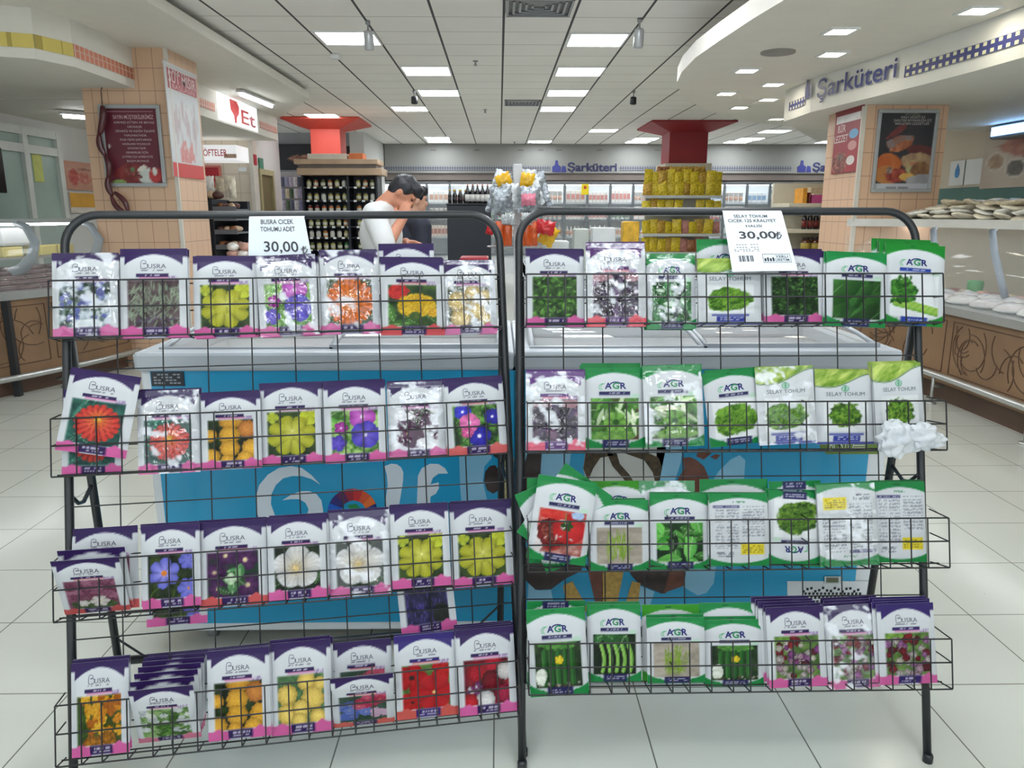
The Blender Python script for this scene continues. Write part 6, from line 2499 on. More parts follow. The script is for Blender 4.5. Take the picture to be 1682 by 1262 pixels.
def bag_mesh(name, w, h, d, m, seed):
    k = MB()

    def f(sg):
        def g(u, v):
            uu = u if sg > 0 else 1 - u
            b = math.sin(uu * math.pi) ** .6 * math.sin(min(1, max(0, (v - .04) / .92)) * math.pi) ** .5
            n = float(fbm(np.array(uu * 5.0 + seed), np.array(v * 6.0), seed)) - .5
            n2 = abs(float(vn(np.array(uu * 9.0), np.array(v * 11.0 + seed), seed + 5)) - .5)
            return ((uu - .5) * w * (1 - .12 * b + .05 * math.sin(v * 21)), -sg * d * b * (1 + 1.1 * n - .7 * n2), h * v + .006 * math.sin(uu * 19 + seed))
        return g
    k.sheet(f(1), 10, 12)
    k.sheet(f(-1), 10, 12)
    me = bpy.data.meshes.new(name)
    me.from_pydata(k.v, [], k.f)
    me.materials.append(m)
    me.polygons.foreach_set('use_smooth', np.ones(len(k.f), bool))
    return me


BAGM = {}


def bag(name, loc, w, h, d, m, label, cat, group=None, rz=0, ry=0, rx=0, sd=0):
    key = (name, w, h, d, m.name, sd % 3)
    if key not in BAGM:
        BAGM[key] = bag_mesh(name, w, h, d, m, sd % 3 + 2)
    o = link(name, BAGM[key])
    o.location = loc
    o.rotation_euler = (rx, ry, rz)
    return tag(o, label, cat, group)


i_ = 0
for (xp, yp, dy, m, ry, rz, w, h) in ((812, 352, -.12, SILV, .3, .3, .16, .2), (826, 350, -.2, SILV, -.1, .1, .17, .2), (822, 332, -.05, SILV, .25, .2, .17, .19), (838, 345, -.16, SNW, 0, -.2, .13, .2), (836, 326, .02, SILV, -.2, 0, .16, .18), (868, 350, -.18, SILV, .05, .1, .17, .2),
                                      (880, 340, -.1, SNW, -.3, -.3, .16, .2), (893, 345, -.02, SILV, -.35, -.4, .17, .19), (872, 328, -.02, SILV, .15, 0, .16, .18), (886, 325, .06, SILV, -.25, -.2, .17, .2), (818, 315, .05, SNW, .35, .3, .14, .17), (862, 320, .1, SNW, .1, 0, .15, .2)):
    a = at(xp, yp, Y=YS + dy)
    bag('crisp_bag', tuple(a), w, h, .035, m, 'silver crisp bag in the upper cluster around the white post', 'crisp bag', 'silver crisp bags around the white post', rz, ry, 0, i_)
    i_ += 1
a = at(868, 338, Y=YS - .24)
bag('crisp_bag', tuple(a), .11, .09, .03, PINKS, 'pink snack bag among the silver ones right of the white post', 'crisp bag', None, -.1, 0, 0, 1)
a = at(833, 310, Y=YS - .1)
bag('crisp_bag', tuple(a), .12, .12, .03, YSN, 'golden crisp bag on top of the cluster left of the white post', 'crisp bag', None, .1, -.4, 0, 1)
a = at(864, 312, Y=YS - .1)
bag('crisp_bag', tuple(a), .11, .13, .03, YSN, 'golden crisp bag on top of the cluster right of the white post', 'crisp bag', None, .1, .15, 0, 2)
for i, xp in enumerate((821, 834, 864, 876)):
    a = at(xp, 404, Y=YS - .17)
    bag('snack_tube_pack', tuple(a), .065, .19, .03, ORG, 'orange snack pack hanging %s' % ('left of the white post, outer', 'left of the white post, inner', 'right of the white post, inner', 'right of the white post, outer')[i], 'snack pack', 'orange packs on the lower ring', 0, 0, 0, i)
for i, (xp, yp, m) in enumerate(((829, 368, SNW), (840, 368, SNW), (862, 366, SNW), (870, 366, SILV))):
    a = at(xp, yp, Y=YS - .2)
    bag('sachet', tuple(a), .05, .075, .015, m, 'white sachet hanging under the silver bags, %s' % ('far left', 'left beside the post', 'right beside the post', 'far right')[i], 'sachet', 'white sachets on the middle ring', 0, 0, 0, i)
a = at(893, 402, Y=YS - .1)
bag('crisp_bag', tuple(a), .13, .16, .04, YSN, 'yellow crisp bag behind the right rack corner', 'crisp bag', None, .2, .5, 0, 0)
a = at(893, 385, Y=YS - .18)
bag('crisp_bag', tuple(a), .15, .11, .04, REDS, 'bright red crisp bag behind the right rack corner', 'crisp bag', None, -.1, .2, 0, 0)
a = at(803, 385, Y=YS - .1)
bag('crisp_bag', tuple(a), .06, .07, .02, REDS, 'small red pack behind the left rack corner', 'snack pack', None, -.1, .3, 0, 0)

# ---------------------------------------------------------------- black bottle stand
YK = 9.0
a, b = at(734, 337, Y=YK), at(806, 430, Y=YK)
x1k = at(806, 337, Y=YK)[0]
t = thing('bottle_stand', 'plain black stand topped with dark bottles left of the crisp stand', 'display stand', ((a[0] + x1k) / 2, YK + .2, 0))
k = MB()
k.rbox((a[0], YK, .02), (x1k, YK + .4, a[2]), .008)
k.build('stand_body', JB, t)
k = MB()
k.rbox((a[0] - .01, YK - .01, a[2]), (x1k + .01, YK + .41, a[2] + .018), .005)
k.build('stand_top', mat('stand_top_black', (22, 26, 32), .35), t)
BOT = mat('bottle_dark', (26, 22, 26), .15, coat=.4)
LAB1 = mat('bottle_label_white', (210, 208, 204), .5, var=.1)
LAB2 = mat('bottle_label_black', (36, 30, 32), .5, var=.3, scale=40)
GOLDC = mat('gold_cap', (196, 160, 60), .3, metal=.5)


def bottle(loc, s, label_m, cap_m, label, group):
    t = thing('bottle', label, 'bottle', loc, 0, group)
    k = MB()
    k.lathe([(.034 * s, 0), (.037 * s, .01), (.037 * s, .15 * s), (.03 * s, .18 * s), (.013 * s, .21 * s), (.013 * s, .262 * s)], n=14)
    k.build('glass_body', BOT, t, world=False)
    k = MB()
    k.lathe([(.0378 * s, .03 * s), (.0378 * s, .125 * s)], n=14)
    k.build('label', label_m, t, world=False)
    k = MB()
    k.lathe([(.0145 * s, .235 * s), (.0145 * s, .272 * s)], n=10)
    k.build('cap', cap_m, t, world=False)


WHCAP = mat('cap_pink', (190, 150, 140), .4)
zk = a[2] + .018
for i in range(6):
    xx = at(739 + i * 4.6, 330, Y=YK + .1)[0]
    bottle((xx + (i % 2) * .012, YK + .1 + .06 * (i % 2), zk), .58, LAB2, GOLDC, 'gold-capped black bottle at the left half of the black stand', 'gold-capped bottles on the black stand')
for i in range(5):
    xx = at(768 + i * 8.2, 330, Y=YK + .08)[0]
    bottle((xx, YK + .1, zk), .82, LAB1, WHCAP, 'white-labelled dark bottle at the right half of the black stand', 'white-labelled bottles on the black stand')

# small freezer island with cans behind the left rack, back row cabinets
freezer('chest_freezer', 'pale freezer island beyond the left rack, right of the man', at(716, 420, Y=6.6)[0], xp0 - .3, 6.6, 8.4, .97, RIMG, lids=2)
k = MB()
xr0, xr1 = at(757, 424, Y=6.4)[0], xp0 - .23
k.rbox((xr0, 6.2, .5), (xr1, 6.5, at(780, 421, Y=6.4)[2]), .01)
tag(k.build('red_crate', mat('crate_red', (170, 30, 44), .4)), 'red crate edge in front of the pale freezer island', 'crate')
k = MB()
k.rbox((xr0, 6.2, 0), (xr1, 6.5, .5), .01)
tag(k.build('crate_plinth', GREYM), 'grey plinth under the red crate', 'plinth')
freezer('chest_freezer', 'pale freezer island beyond the right rack', .2, 1.6, 5.2, 8.6, .93, RIMG, lids=3)
for i, (xa, xb_, ya, yb_, m, lb_, yy_) in enumerate(((943, 968, 376, 400, mat('pack_grey', (186, 190, 182), .5, var=.08), 'pale grey package on the far freezer, left of the white ones', 7.6), (973, 1012, 374, 401, mat('pack_white', (206, 208, 208), .5, var=.06), 'white package on the far freezer, beside the yellow box', 7.4),
                                                     (888, 935, 396, 412, mat('pack_pale', (196, 200, 198), .45, var=.05), 'flat pale package on the near end of the far freezer', 6.4), (1024, 1051, 364, 387, YSN, 'bright yellow box left of the pasta shelf', 8.2))):
    p, q = at(xa, yb_, Y=yy_), at(xb_, ya, Y=yy_)
    k = MB()
    k.rbox((p[0], yy_, .945), (q[0], yy_ + .2, max(q[2], 1.0)), .012)
    tag(k.build('package', m), lb_, 'package')

# ---------------------------------------------------------------- pasta gondola under the crimson column
YP2 = 13.2
SHW = mat('shelf_white', (206, 204, 196), .45, var=.03)
x0, x1 = at(1058, 330, Y=YP2)[0], at(1188, 330, Y=YP2)[0]
t = thing('pasta_shelf', 'white shop shelf crowded with yellow pasta packets below the crimson column', 'shelf unit', ((x0 + x1) / 2, YP2 + .3, 0))
k = MB()
k.box((x0 + .1, YP2 + .42, 0), (x1 - .1, YP2 + .5, at(1100, 285, Y=YP2)[2]))
k.box((x0, YP2, 0), (x1, YP2 + .42, .16))
k.build('back_panel', SHW, t)
zsh = [at(1120, y, Y=YP2)[2] for y in (321, 350, 384, 414, 445)]
for z in zsh:
    k = MB()
    k.box((x0, YP2 + .02, z - .03), (x1, YP2 + .42, z - .012))
    sh = k.build('shelf', SHW, t)
    k = MB()
    k.box((x0, YP2, z - .045), (x1, YP2 + .02, z))
    k.build('price_rail', mat('rail_pale', (196, 198, 196), .4), sh)
PAST = [mat('pasta_yellow', (214, 188, 44), .35, var=.35, scale=26, bump=.6), mat('pasta_gold', (190, 150, 56), .35, var=.4, scale=26, bump=.6), mat('pasta_brown', (150, 96, 56), .35, var=.3, scale=18, bump=.3), mat('pasta_pink', (190, 130, 120), .4, var=.25, scale=18)]
LV = ('top', 'second', 'third', 'fourth')
for j, z in enumerate(zsh[:4]):
    n = 10
    for r in range(2 if j == 0 else 1):
        for i in range(n):
            xx = x0 + .07 + (x1 - x0 - .14) * i / (n - 1) + RND.uniform(-.015, .015)
            m = PAST[0 if (i * 7 + j * 3 + r) % 5 else 1]
            if j == 3 and i > 4 or (j == 2 and i in (5, 9)):
                m = PAST[2 + (i % 2)]
            if j == 1 and i in (5, 6):
                continue
            bag('pasta_packet', (xx, YP2 + .12 + .03 * (i % 2) + .0 * r, z + r * .19), .15, RND.choice((.2, .22, .24)), .022, m, 'yellow pasta packet on the %s board of the pasta shelf' % LV[j], 'pasta packet', 'pasta packets on the %s board' % LV[j], RND.uniform(-.25, .25), RND.uniform(-.08, .08), 0, i)
for i in range(8):
    xx = x0 + .3 + (x1 - x0 - .6) * i / 7
    bag('pasta_packet', (xx, YP2 + .28, zsh[0] + .36), .13, .12, .035, PAST[2 if i < 2 else 1], 'brown pasta packet heaped at the very top of the pasta shelf', 'pasta packet', 'packets heaped on top of the pasta shelf', RND.uniform(-.4, .4), RND.uniform(-.3, .3), 0, i)

# ---------------------------------------------------------------- sauce shelf beside the right column
YX = 8.4
x0, x1 = at(1296, 340, Y=YX)[0], at(1388, 340, Y=YX)[0]
t = thing('sauce_shelf', 'cream shelf end with sauce bottles left of the right tiled column', 'shelf unit', ((x0 + x1) / 2, YX + .25, 0))
k = MB()
ztop = at(1390, 290, Y=YX)[2]
k.box((x1, YX - .02, 0), (x1 + .06, YX + .6, ztop))
k.box((x0, YX + .5, 0), (x1, YX + .56, ztop - .05))
k.build('side_panel', mat('shelf_cream', (206, 200, 182), .5, var=.03), t)
zz = [at(1340, y, Y=YX)[2] for y in (333, 318, 376, 414, 450)]
for y in (318, 334, 377, 415, 450):
    z = at(1340, y, Y=YX)[2]
    k = MB()
    k.rbox((x0 + (.3 if y == 318 else 0), YX + (.12 if y == 318 else 0), z - .04), (x1, YX + .5, z), .006)
    k.build('shelf', mat('shelf_cream', (206, 200, 182)), t)
BOXC = [mat('pack_orange', (214, 150, 50), .45, var=.15, scale=20), mat('pack_pink', (190, 80, 140), .45, var=.15, scale=20), mat('pack_maroon', (120, 40, 44), .45, var=.1), mat('pack_beige', (196, 180, 150), .5, var=.15, scale=30)]
zA, zB_ = at(1340, 334, Y=YX)[2], at(1340, 318, Y=YX)[2]
for i, (xa, xb_, yt_, c) in enumerate(((1318, 1327, 309, 0), (1329, 1332, 316, 2), (1333, 1358, 320, 1), (1362, 1382, 321, 0))):
    p, q = at(xa, 334, Y=YX + .05), at(xb_, yt_, Y=YX + .05)
    k = MB()
    k.rbox((p[0], YX + .05, zA), (q[0], YX + .3, q[2]), .005)
    tag(k.build('food_box', BOXC[c]), ('tall orange', 'narrow maroon', 'pink', 'orange and violet')[i] + ' food box on the upper board of the sauce shelf', 'food box')
for i, (xa, xb_, c) in enumerate(((1332, 1357, 3), (1360, 1382, 0))):
    p, q = at(xa, 318, Y=YX + .2), at(xb_, 308, Y=YX + .2)
    k = MB()
    k.rbox((p[0], YX + .2, zB_), (q[0], YX + .4, q[2]), .005)
    tag(k.build('food_box', BOXC[c]), ('beige', 'golden')[i] + ' flat food box on the topmost board of the sauce shelf', 'food box')
RSA = mat('sauce_dark', (60, 22, 24), .15, coat=.4, var=.2)
for i in range(7):
    xx = at(1320 + i * 9.6, 376, Y=YX + .1)[0]
    bottle((xx, YX + .1, at(1340, 377, Y=YX)[2]), .75, mat('sauce_label', (110, 36, 36), .4, var=.3, scale=40), mat('cap_dark', (40, 30, 34), .3), 'dark sauce bottle on the middle board of the sauce shelf', 'sauce bottles on the middle board')
for i in range(4):
    xx = at(1322 + i * 16, 414, Y=YX + .1)[0]
    t2 = thing('honey_jar', 'brown honey jar with yellow label on the lower board of the sauce shelf', 'jar', (xx, YX + .1, at(1340, 415, Y=YX)[2]), 0, 'honey jars on the lower board')
    k = MB()
    k.lathe([(.045, 0), (.05, .01), (.05, .12), (.04, .135)], n=14)
    k.build('glass_body', mat('honey_brown', (90, 44, 26), .15, coat=.4), t2, world=False)
    k = MB()
    k.lathe([(.0508, .03), (.0508, .1)], n=14)
    k.build('label', mat('honey_label', (190, 170, 80), .4, var=.2, scale=40), t2, world=False)
    k = MB()
    k.lathe([(.044, .135), (.044, .16)], n=14)
    k.build('cap', mat('cap_dark', (40, 30, 34)), t2, world=False)
# ---------------------------------------------------------------- deli counters
WOODC = mat('carved_wood', (128, 100, 74), .45, var=.25, scale=2.2)
WOODD = mat('dark_wood_base', (88, 66, 54), .5, var=.2, scale=3)
CARVE = mat('carving_line', (84, 58, 42), .6)
STEEL = mat('brushed_steel', (186, 188, 186), .28, metal=.7, var=.05)
STONE = mat('counter_pale', (206, 204, 198), .35, var=.05)
GUARD = mat('guard_glass', (220, 228, 226), .04, var=0, alpha=.16, spec=.8)


def offs(pts, d):
    out = []
    n = len(pts)
    for i in range(n):
        a, b = Vector((*pts[max(i - 1, 0)], 0)), Vector((*pts[min(i + 1, n - 1)], 0))
        t = (b - a).normalized()
        out.append((pts[i][0] + t.y * d, pts[i][1] - t.x * d))
    return out


def smooth(pts, n=4):
    P = [Vector((*p, 0)) for p in pts]
    out = []
    for i in range(len(P) - 1):
        p0, p1, p2, p3 = P[max(i - 1, 0)], P[i], P[i + 1], P[min(i + 2, len(P) - 1)]
        for j in range(n):
            t = j / n
            q = .5 * ((2 * p1) + (p2 - p0) * t + (2 * p0 - 5 * p1 + 4 * p2 - p3) * t * t + (3 * p1 - p0 - 3 * p2 + p3) * t ** 3)
            out.append((q.x, q.y))
    out.append((P[-1].x, P[-1].y))
    return out


def wallstrip(k, pts, z0, z1, d0, d1):
    """solid band that follows pts between heights z0, z1 and offsets d0 (front) and d1 (back)"""
    A, B_ = offs(pts, d0), offs(pts, d1)
    n = len(pts)
    vs = [(p[0], p[1], z0) for p in A] + [(p[0], p[1], z1) for p in A] + [(p[0], p[1], z0) for p in B_] + [(p[0], p[1], z1) for p in B_]
    fs = []
    for i in range(n - 1):
        fs += [(i, i + 1, n + i + 1, n + i), (2 * n + i + 1, 2 * n + i, 3 * n + i, 3 * n + i + 1), (n + i, n + i + 1, 3 * n + i + 1, 3 * n + i), (i + 1, i, 2 * n + i, 2 * n + i + 1)]
    fs += [(0, n, 3 * n, 2 * n), (n - 1, 3 * n - 1, 4 * n - 1, 2 * n - 1)]
    k.add(vs, fs)
    return k


def pathat(pts, z, d=0.0):
    return [(p[0], p[1], z) for p in offs(pts, d)]


def arclen(pts):
    s = [0]
    for a, b in zip(pts[:-1], pts[1:]):
        s.append(s[-1] + math.hypot(b[0] - a[0], b[1] - a[1]))
    return s


def sz(pts, S, s, z, d):
    i = max(0, min(len(S) - 2, int(np.searchsorted(S, s)) - 1))
    u = (s - S[i]) / max(1e-6, S[i + 1] - S[i])
    a, b = pts[i], pts[i + 1]
    t = Vector((b[0] - a[0], b[1] - a[1], 0)).normalized()
    return Vector((a[0] + (b[0] - a[0]) * u + t.y * d, a[1] + (b[1] - a[1]) * u - t.x * d, z))


def counter(name, label, front, ztop, zrail, sgn, segs, seed):
    """deli counter: base, carved panels, steel edge, bumper rail, brackets; sgn +1: the shop side is on the offset side"""
    t = thing(name, label, 'deli counter', (sum(p[0] for p in front) / len(front), sum(p[1] for p in front) / len(front), 0))
    k = MB()
    wallstrip(k, front, 0, .16, -.06 * sgn, -.8 * sgn)
    k.build('base', WOODD, t)
    k = MB()
    wallstrip(k, front, .16, ztop, 0, -.8 * sgn)
    k.build('carved_panel', WOODC, t)
    k = MB()
    wallstrip(k, front, ztop, ztop + .06, .03 * sgn, -.12 * sgn)
    k.build('steel_edge', STEEL, t)
    k = MB()
    wallstrip(k, front, ztop, ztop + .03, -.12 * sgn, -.8 * sgn)
    k.build('worktop', STONE, t)
    S = arclen(front)
    R_ = random.Random(seed)
    k = MB()
    zc, hh = (ztop + .2) / 2, (ztop - .26) / 2
    L = S[-1]
    pw = L / segs
    for i in range(segs):
        c = pw * (i + .5)
        fr = [(c - pw * .46, zc - hh * .9), (c + pw * .46, zc - hh * .9), (c + pw * .46, zc + hh * .9), (c - pw * .46, zc + hh * .9)]
        for a, b in zip(fr, fr[1:] + fr[:1]):
            k.tube([sz(front, S, a[0] + (b[0] - a[0]) * u, a[1] + (b[1] - a[1]) * u, .002 * sgn) for u in np.linspace(0, 1, 7)], .004, 4)
        for j in range(16):
            cx, cz, r = c + pw * R_.uniform(-.4, .4), zc + hh * R_.uniform(-.6, .6), hh * R_.uniform(.35, 1.0)
            a0, da = R_.uniform(0, 6.28), R_.uniform(1.6, 3.6)
            pts = []
            for u in np.linspace(0, 1, 12):
                x, z = cx + r * math.cos(a0 + da * u) * (1 - .3 * u), cz + r * math.sin(a0 + da * u) * (1 - .3 * u)
                if abs(x - c) < pw * .44 and abs(z - zc) < hh * .85:
                    pts.append(sz(front, S, x, z, .002 * sgn))
            if len(pts) > 2:
                k.tube(pts, .0035, 4)
    k.build('scroll_carving', CARVE, t)
    k = MB()
    k.tube(pathat(front, zrail, .09 * sgn), .026, 10)
    k.build('bumper_rail', STEEL, t)
    for i in range(segs + 1):
        s = min(max(.1, pw * i), L - .1)
        k = MB()
        a, b = sz(front, S, s, zrail, .09 * sgn), sz(front, S, s, zrail - .1, .0)
        k.tube([a, sz(front, S, s, zrail - .09, .085 * sgn), b], .014, 8)
        k.lathe([(.04, 0), (.035, .012)], tuple(sz(front, S, s, .0, .085 * sgn)), 12)
        k.bar(sz(front, S, s, .01, .085 * sgn), sz(front, S, s, zrail, .088 * sgn), .012, 8)
        k.build('rail_bracket', STEEL, t)
    return t, S


lf = smooth([(-5.75, 4.75), (-5.2, 4.95), (-4.6, 5.5), (-4.13, 6.2), (-3.82, 6.95), (-3.66, 7.6)], 5)
tl, SL = counter('deli_counter', 'carved wooden deli counter with a steel rail on the left side', lf, .80, .17, 1, 4, 3)
k = MB()
for px, py in ((17, 560), (232, 570)):
    pass
s_ = 0
best = None
for i in range(400):
    p = sz(lf, SL, SL[-1] * i / 400, .5, .02)
    r = np.array(p) - CAM
    x = PW / 2 + FPX * np.dot(r, _rt) / np.dot(r, _fw)
    if best is None or abs(x - 18) < best[0]:
        best = (abs(x - 18), SL[-1] * i / 400)
sp = best[1]
k = MB()
k.bar(sz(lf, SL, sp, .0, .02), sz(lf, SL, sp, .80, .02), .035, 4)
k.build('black_post', DARK, tl)
# glass guard
lin_ = offs(lf, -.1)
k = MB()
n0 = len(lin_)
prof = [(0, .86), (-.02, 1.0), (-.08, 1.2), (-.2, 1.38), (-.3, 1.43)]
rows = [[(p[0], p[1], z) for p in offs(lin_, d)] for d, z in prof]
k.add([q for r in rows for q in r], [(j * n0 + i, j * n0 + i + 1, (j + 1) * n0 + i + 1, (j + 1) * n0 + i) for j in range(len(prof) - 1) for i in range(n0 - 1)], True)
k.build('glass_guard', GUARD, tl)
k = MB()
wallstrip(k, offs(lin_, -.3), 1.415, 1.45, .03, -.4)
k.build('guard_top', mat('guard_top_grey', (168, 176, 176), .3, metal=.3), tl)
for px in (62, 190):
    b_ = None
    for i in range(400):
        p = sz(lin_, arclen(lin_), arclen(lin_)[-1] * i / 400, 1.2, -.1)
        r = np.array(p) - CAM
        x = PW / 2 + FPX * np.dot(r, _rt) / np.dot(r, _fw)
        if b_ is None or abs(x - px) < b_[0]:
            b_ = (abs(x - px), arclen(lin_)[-1] * i / 400)
    k = MB()
    Sl = arclen(lin_)
    k.tube([sz(lin_, Sl, b_[1], z, d) for d, z in ((-.62, .95), (-.45, .97), (-.3, 1.02), (-.18, 1.12), (-.12, 1.25), (-.2, 1.38), (-.32, 1.42))], [.05, .05, .05, .045, .04, .035, .03], 10)
    k.build('guard_bracket', mat('bracket_grey', (150, 158, 164), .35), tl)
k = MB()
wallstrip(k, offs(lin_, -.45), 1.09, 1.11, 0, -.3)
k.build('inner_shelf', STEEL, tl)
k = MB()
k.tube(pathat(offs(lin_, -.4), 1.40)[2:], .012, 8)  # unseen tube added to brighten the inside of the counter
k.build('counter_lamp', TUBE, tl)
# food in the left counter
CHZ = mat('cheese_yellow', (206, 190, 110), .5, var=.1)
WBX = mat('tub_white', (214, 216, 214), .4)
S2 = arclen(lin_)


def s_at(pts, S, px, z, d):
    b_ = None
    for i in range(500):
        p = sz(pts, S, S[-1] * i / 500, z, d)
        r = np.array(p) - CAM
        x = PW / 2 + FPX * np.dot(r, _rt) / np.dot(r, _fw)
        if b_ is None or abs(x - px) < b_[0]:
            b_ = (abs(x - px), S[-1] * i / 500)
    return b_[1]


def obox(c, tdir, w, dp, h, m, name, r=.01):
    bm = bmesh.new()
    bmesh.ops.create_cube(bm, size=1)
    for v in bm.verts:
        v.co = Vector((v.co.x * w, v.co.y * dp, v.co.z * h + h / 2))
    bmesh.ops.bevel(bm, geom=bm.edges[:], offset=min(r, .4 * min(w, dp, h)), segments=2, affect='EDGES', profile=.5)
    k = MB()
    k.bm(bm)
    o = k.build(name, m, world=False)
    o.location = c
    o.rotation_euler = (0, 0, math.atan2(tdir[1], tdir[0]))
    return o


for px, lb_ in ((8, 'block of yellow cheese on the inner shelf at the left picture edge'), (66, 'block of yellow cheese on the inner shelf behind the grey bracket'), (125, 'block of yellow cheese on the inner shelf, close to the rack post')):
    s = s_at(lin_, S2, px, 1.15, -.6)
    p, q = sz(lin_, S2, s, 1.111, -.6), sz(lin_, S2, s + .05, 1.111, -.6)
    tag(obox(p, q - p, .2, .2, .09, CHZ, 'cheese_block'), lb_, 'cheese')
for px, lb_ in ((10, 'white tub on top of the left deli counter glass'),):
    s = s_at(lin_, S2, px, 1.3, -.62)
    p, q = sz(lin_, S2, s, 1.205, -.6), sz(lin_, S2, s + .05, 1.205, -.6)
    tag(obox(p, q - p, .3, .2, .17, WBX, 'white_tub', .03), lb_, 'tub')
for i in range(30):
    px = 4 + (i % 6) * 17 + RND.uniform(-4, 4)
    row = i // 6
    s = s_at(lin_, S2, px, .9, -.2 - .1 * row)
    p, q = sz(lin_, S2, s - .11, .87 + .035 * row, -.15 - .085 * row), sz(lin_, S2, s + .11, .87 + .035 * row, -.15 - .085 * row + RND.uniform(-.05, .05))
    o = sausage(p, q, .034, None, .012)
    tag(o, 'dark red sausage in the heap behind the left counter glass', 'sausage', 'sausages heaped in the left deli counter')

# right counter
rf = smooth([(3.57, 2.6), (3.57, 4.2), (3.57, 5.4), (3.55, 6.1), (3.46, 6.5), (3.3, 6.78), (3.08, 6.9)], 4)[::-1]
rf = rf[::-1]
tr, SR = counter('deli_counter', 'carved wooden deli counter with a steel rail on the right side', rf, .72, .24, -1, 4, 8)
S3 = arclen(rf)
k = MB()
n0 = len(rf)
prof = [(.08, .78), (.09, 1.0), (.16, 1.22), (.28, 1.38), (.36, 1.43)]
rows = [[(p[0], p[1], z) for p in offs(rf, d)] for d, z in prof]
k.add([q for r in rows for q in r], [(j * n0 + i, j * n0 + i + 1, (j + 1) * n0 + i + 1, (j + 1) * n0 + i) for j in range(len(prof) - 1) for i in range(n0 - 1)], True)
k.build('glass_guard', GUARD, tr)
k = MB()
wallstrip(k, rf, 1.425, 1.45, .12, .72)
wallstrip(k, rf, 1.385, 1.425, .115, .122)
k.build('upper_shelf', mat('upper_shelf_pale', (206, 206, 200), .3), tr)
k = MB()
k.tube(pathat(rf, 1.405, .42)[:-4], .012, 8)  # tube added to light up the trays, hidden behind the shelf lip
k.build('counter_lamp', TUBE, tr)
for px in (1625, 1530):
    s = s_at(rf, S3, px, 1.2, .3)
    k = MB()
    k.tube([sz(rf, S3, s, z, d) for d, z in ((.36, 1.425), (.30, 1.36), (.34, 1.2), (.42, 1.0), (.5, .8))], [.022, .026, .028, .028, .028], 8)
    k.build('guard_bracket', mat('bracket_bluegrey', (160, 172, 188), .35), tr)
PITA = [mat('bread_pack_a', (222, 214, 194), .3, var=.3, scale=14, coat=.3), mat('bread_pack_b', (236, 234, 228), .25, var=.2, scale=10, coat=.4), mat('bread_pack_c', (204, 190, 164), .3, var=.35, scale=26, coat=.3)]
for i in range(68):
    lay = 0 if i < 24 else (1 if i < 44 else 2 if i < 58 else 3)
    j = i - (0, 24, 44, 58)[lay]
    n = (24, 20, 14, 10)[lay]
    lo, hi = ((1490, 1760), (1510, 1760), (1545, 1740), (1570, 1690))[lay]
    px = lo + (hi - lo) * (j + .5) / n
    s = s_at(rf, S3, px, 1.5, .3 + .1 * (j % 3))
    p = sz(rf, S3, s, 1.452 + .036 * lay, .24 + .13 * (j % 3))
    k = MB()
    k.ball((0, 0, .02), (.11, .085, .02), 16, 10)
    if lay == 0:
        pass
    o = k.build('bread_pack', PITA[(i * 2 + lay) % 3], world=False)
    for v in o.data.vertices:
        n_ = float(fbm(np.array(v.co.x * 22 + i), np.array(v.co.y * 22), i)) - .5
        v.co.z += .03 * n_
        v.co.x *= 1 + .35 * n_
    o.location = p
    o.rotation_euler = (RND.uniform(-.25, .25), RND.uniform(-.25, .25), RND.uniform(0, 6.28))
    tag(o, 'flat wrapped bread pack in the %s layer piled over the right counter' % ('lowest', 'second', 'third', 'topmost')[lay], 'bread pack', 'wrapped bread packs, %s layer' % ('lowest', 'second', 'third', 'topmost')[lay])
FILMW = mat('cling_film_tray', (222, 226, 230), .1, var=.12, scale=8, bump=.9, coat=.8)
TRAYC = [mat('tray_food_a', (196, 150, 140), .3, var=.25, scale=14), mat('tray_food_b', (206, 190, 160), .3, var=.2, scale=12), mat('tray_food_c', (150, 96, 90), .3, var=.3, scale=14)]
for i in range(10):
    px = 1548 + (i % 5) * 42
    row = i // 5
    s = s_at(rf, S3, px, .85, .25 + .22 * row)
    p = sz(rf, S3, s, .775, .22 + .24 * row)
    t2 = thing('food_tray', 'film-wrapped food tray on the right counter worktop, %s row' % ('front', 'rear')[row], 'food tray', tuple(p), RND.uniform(-.2, .2), 'film-wrapped trays, %s row on the right counter' % ('front', 'rear')[row])
    k = MB()
    k.lathe([(.10, 0), (.135, .02), (.14, .024)], n=18)
    k.build('tray', FILMW, t2, world=False)
    k = MB()
    k.ball((0, 0, .03), (.12, .12, .035), 16, 8)
    k.build('food', TRAYC[i % 3], t2, world=False)
    k = MB()

    def ff(u, v, i=i):
        a, r = u * 6.2832, v
        n_ = float(fbm(np.array(math.cos(a) * r * 3 + i), np.array(math.sin(a) * r * 3), i)) - .5
        return (.14 * r * math.cos(a), .14 * r * math.sin(a), .028 + .055 * (1 - r * r) ** .5 * (1 + .5 * n_))
    k.sheet(ff, 20, 6)
    k.build('film', mat('film_clear', (240, 243, 246), .08, var=0, alpha=.62, bump=.6, scale=30, coat=.8), t2, world=False)

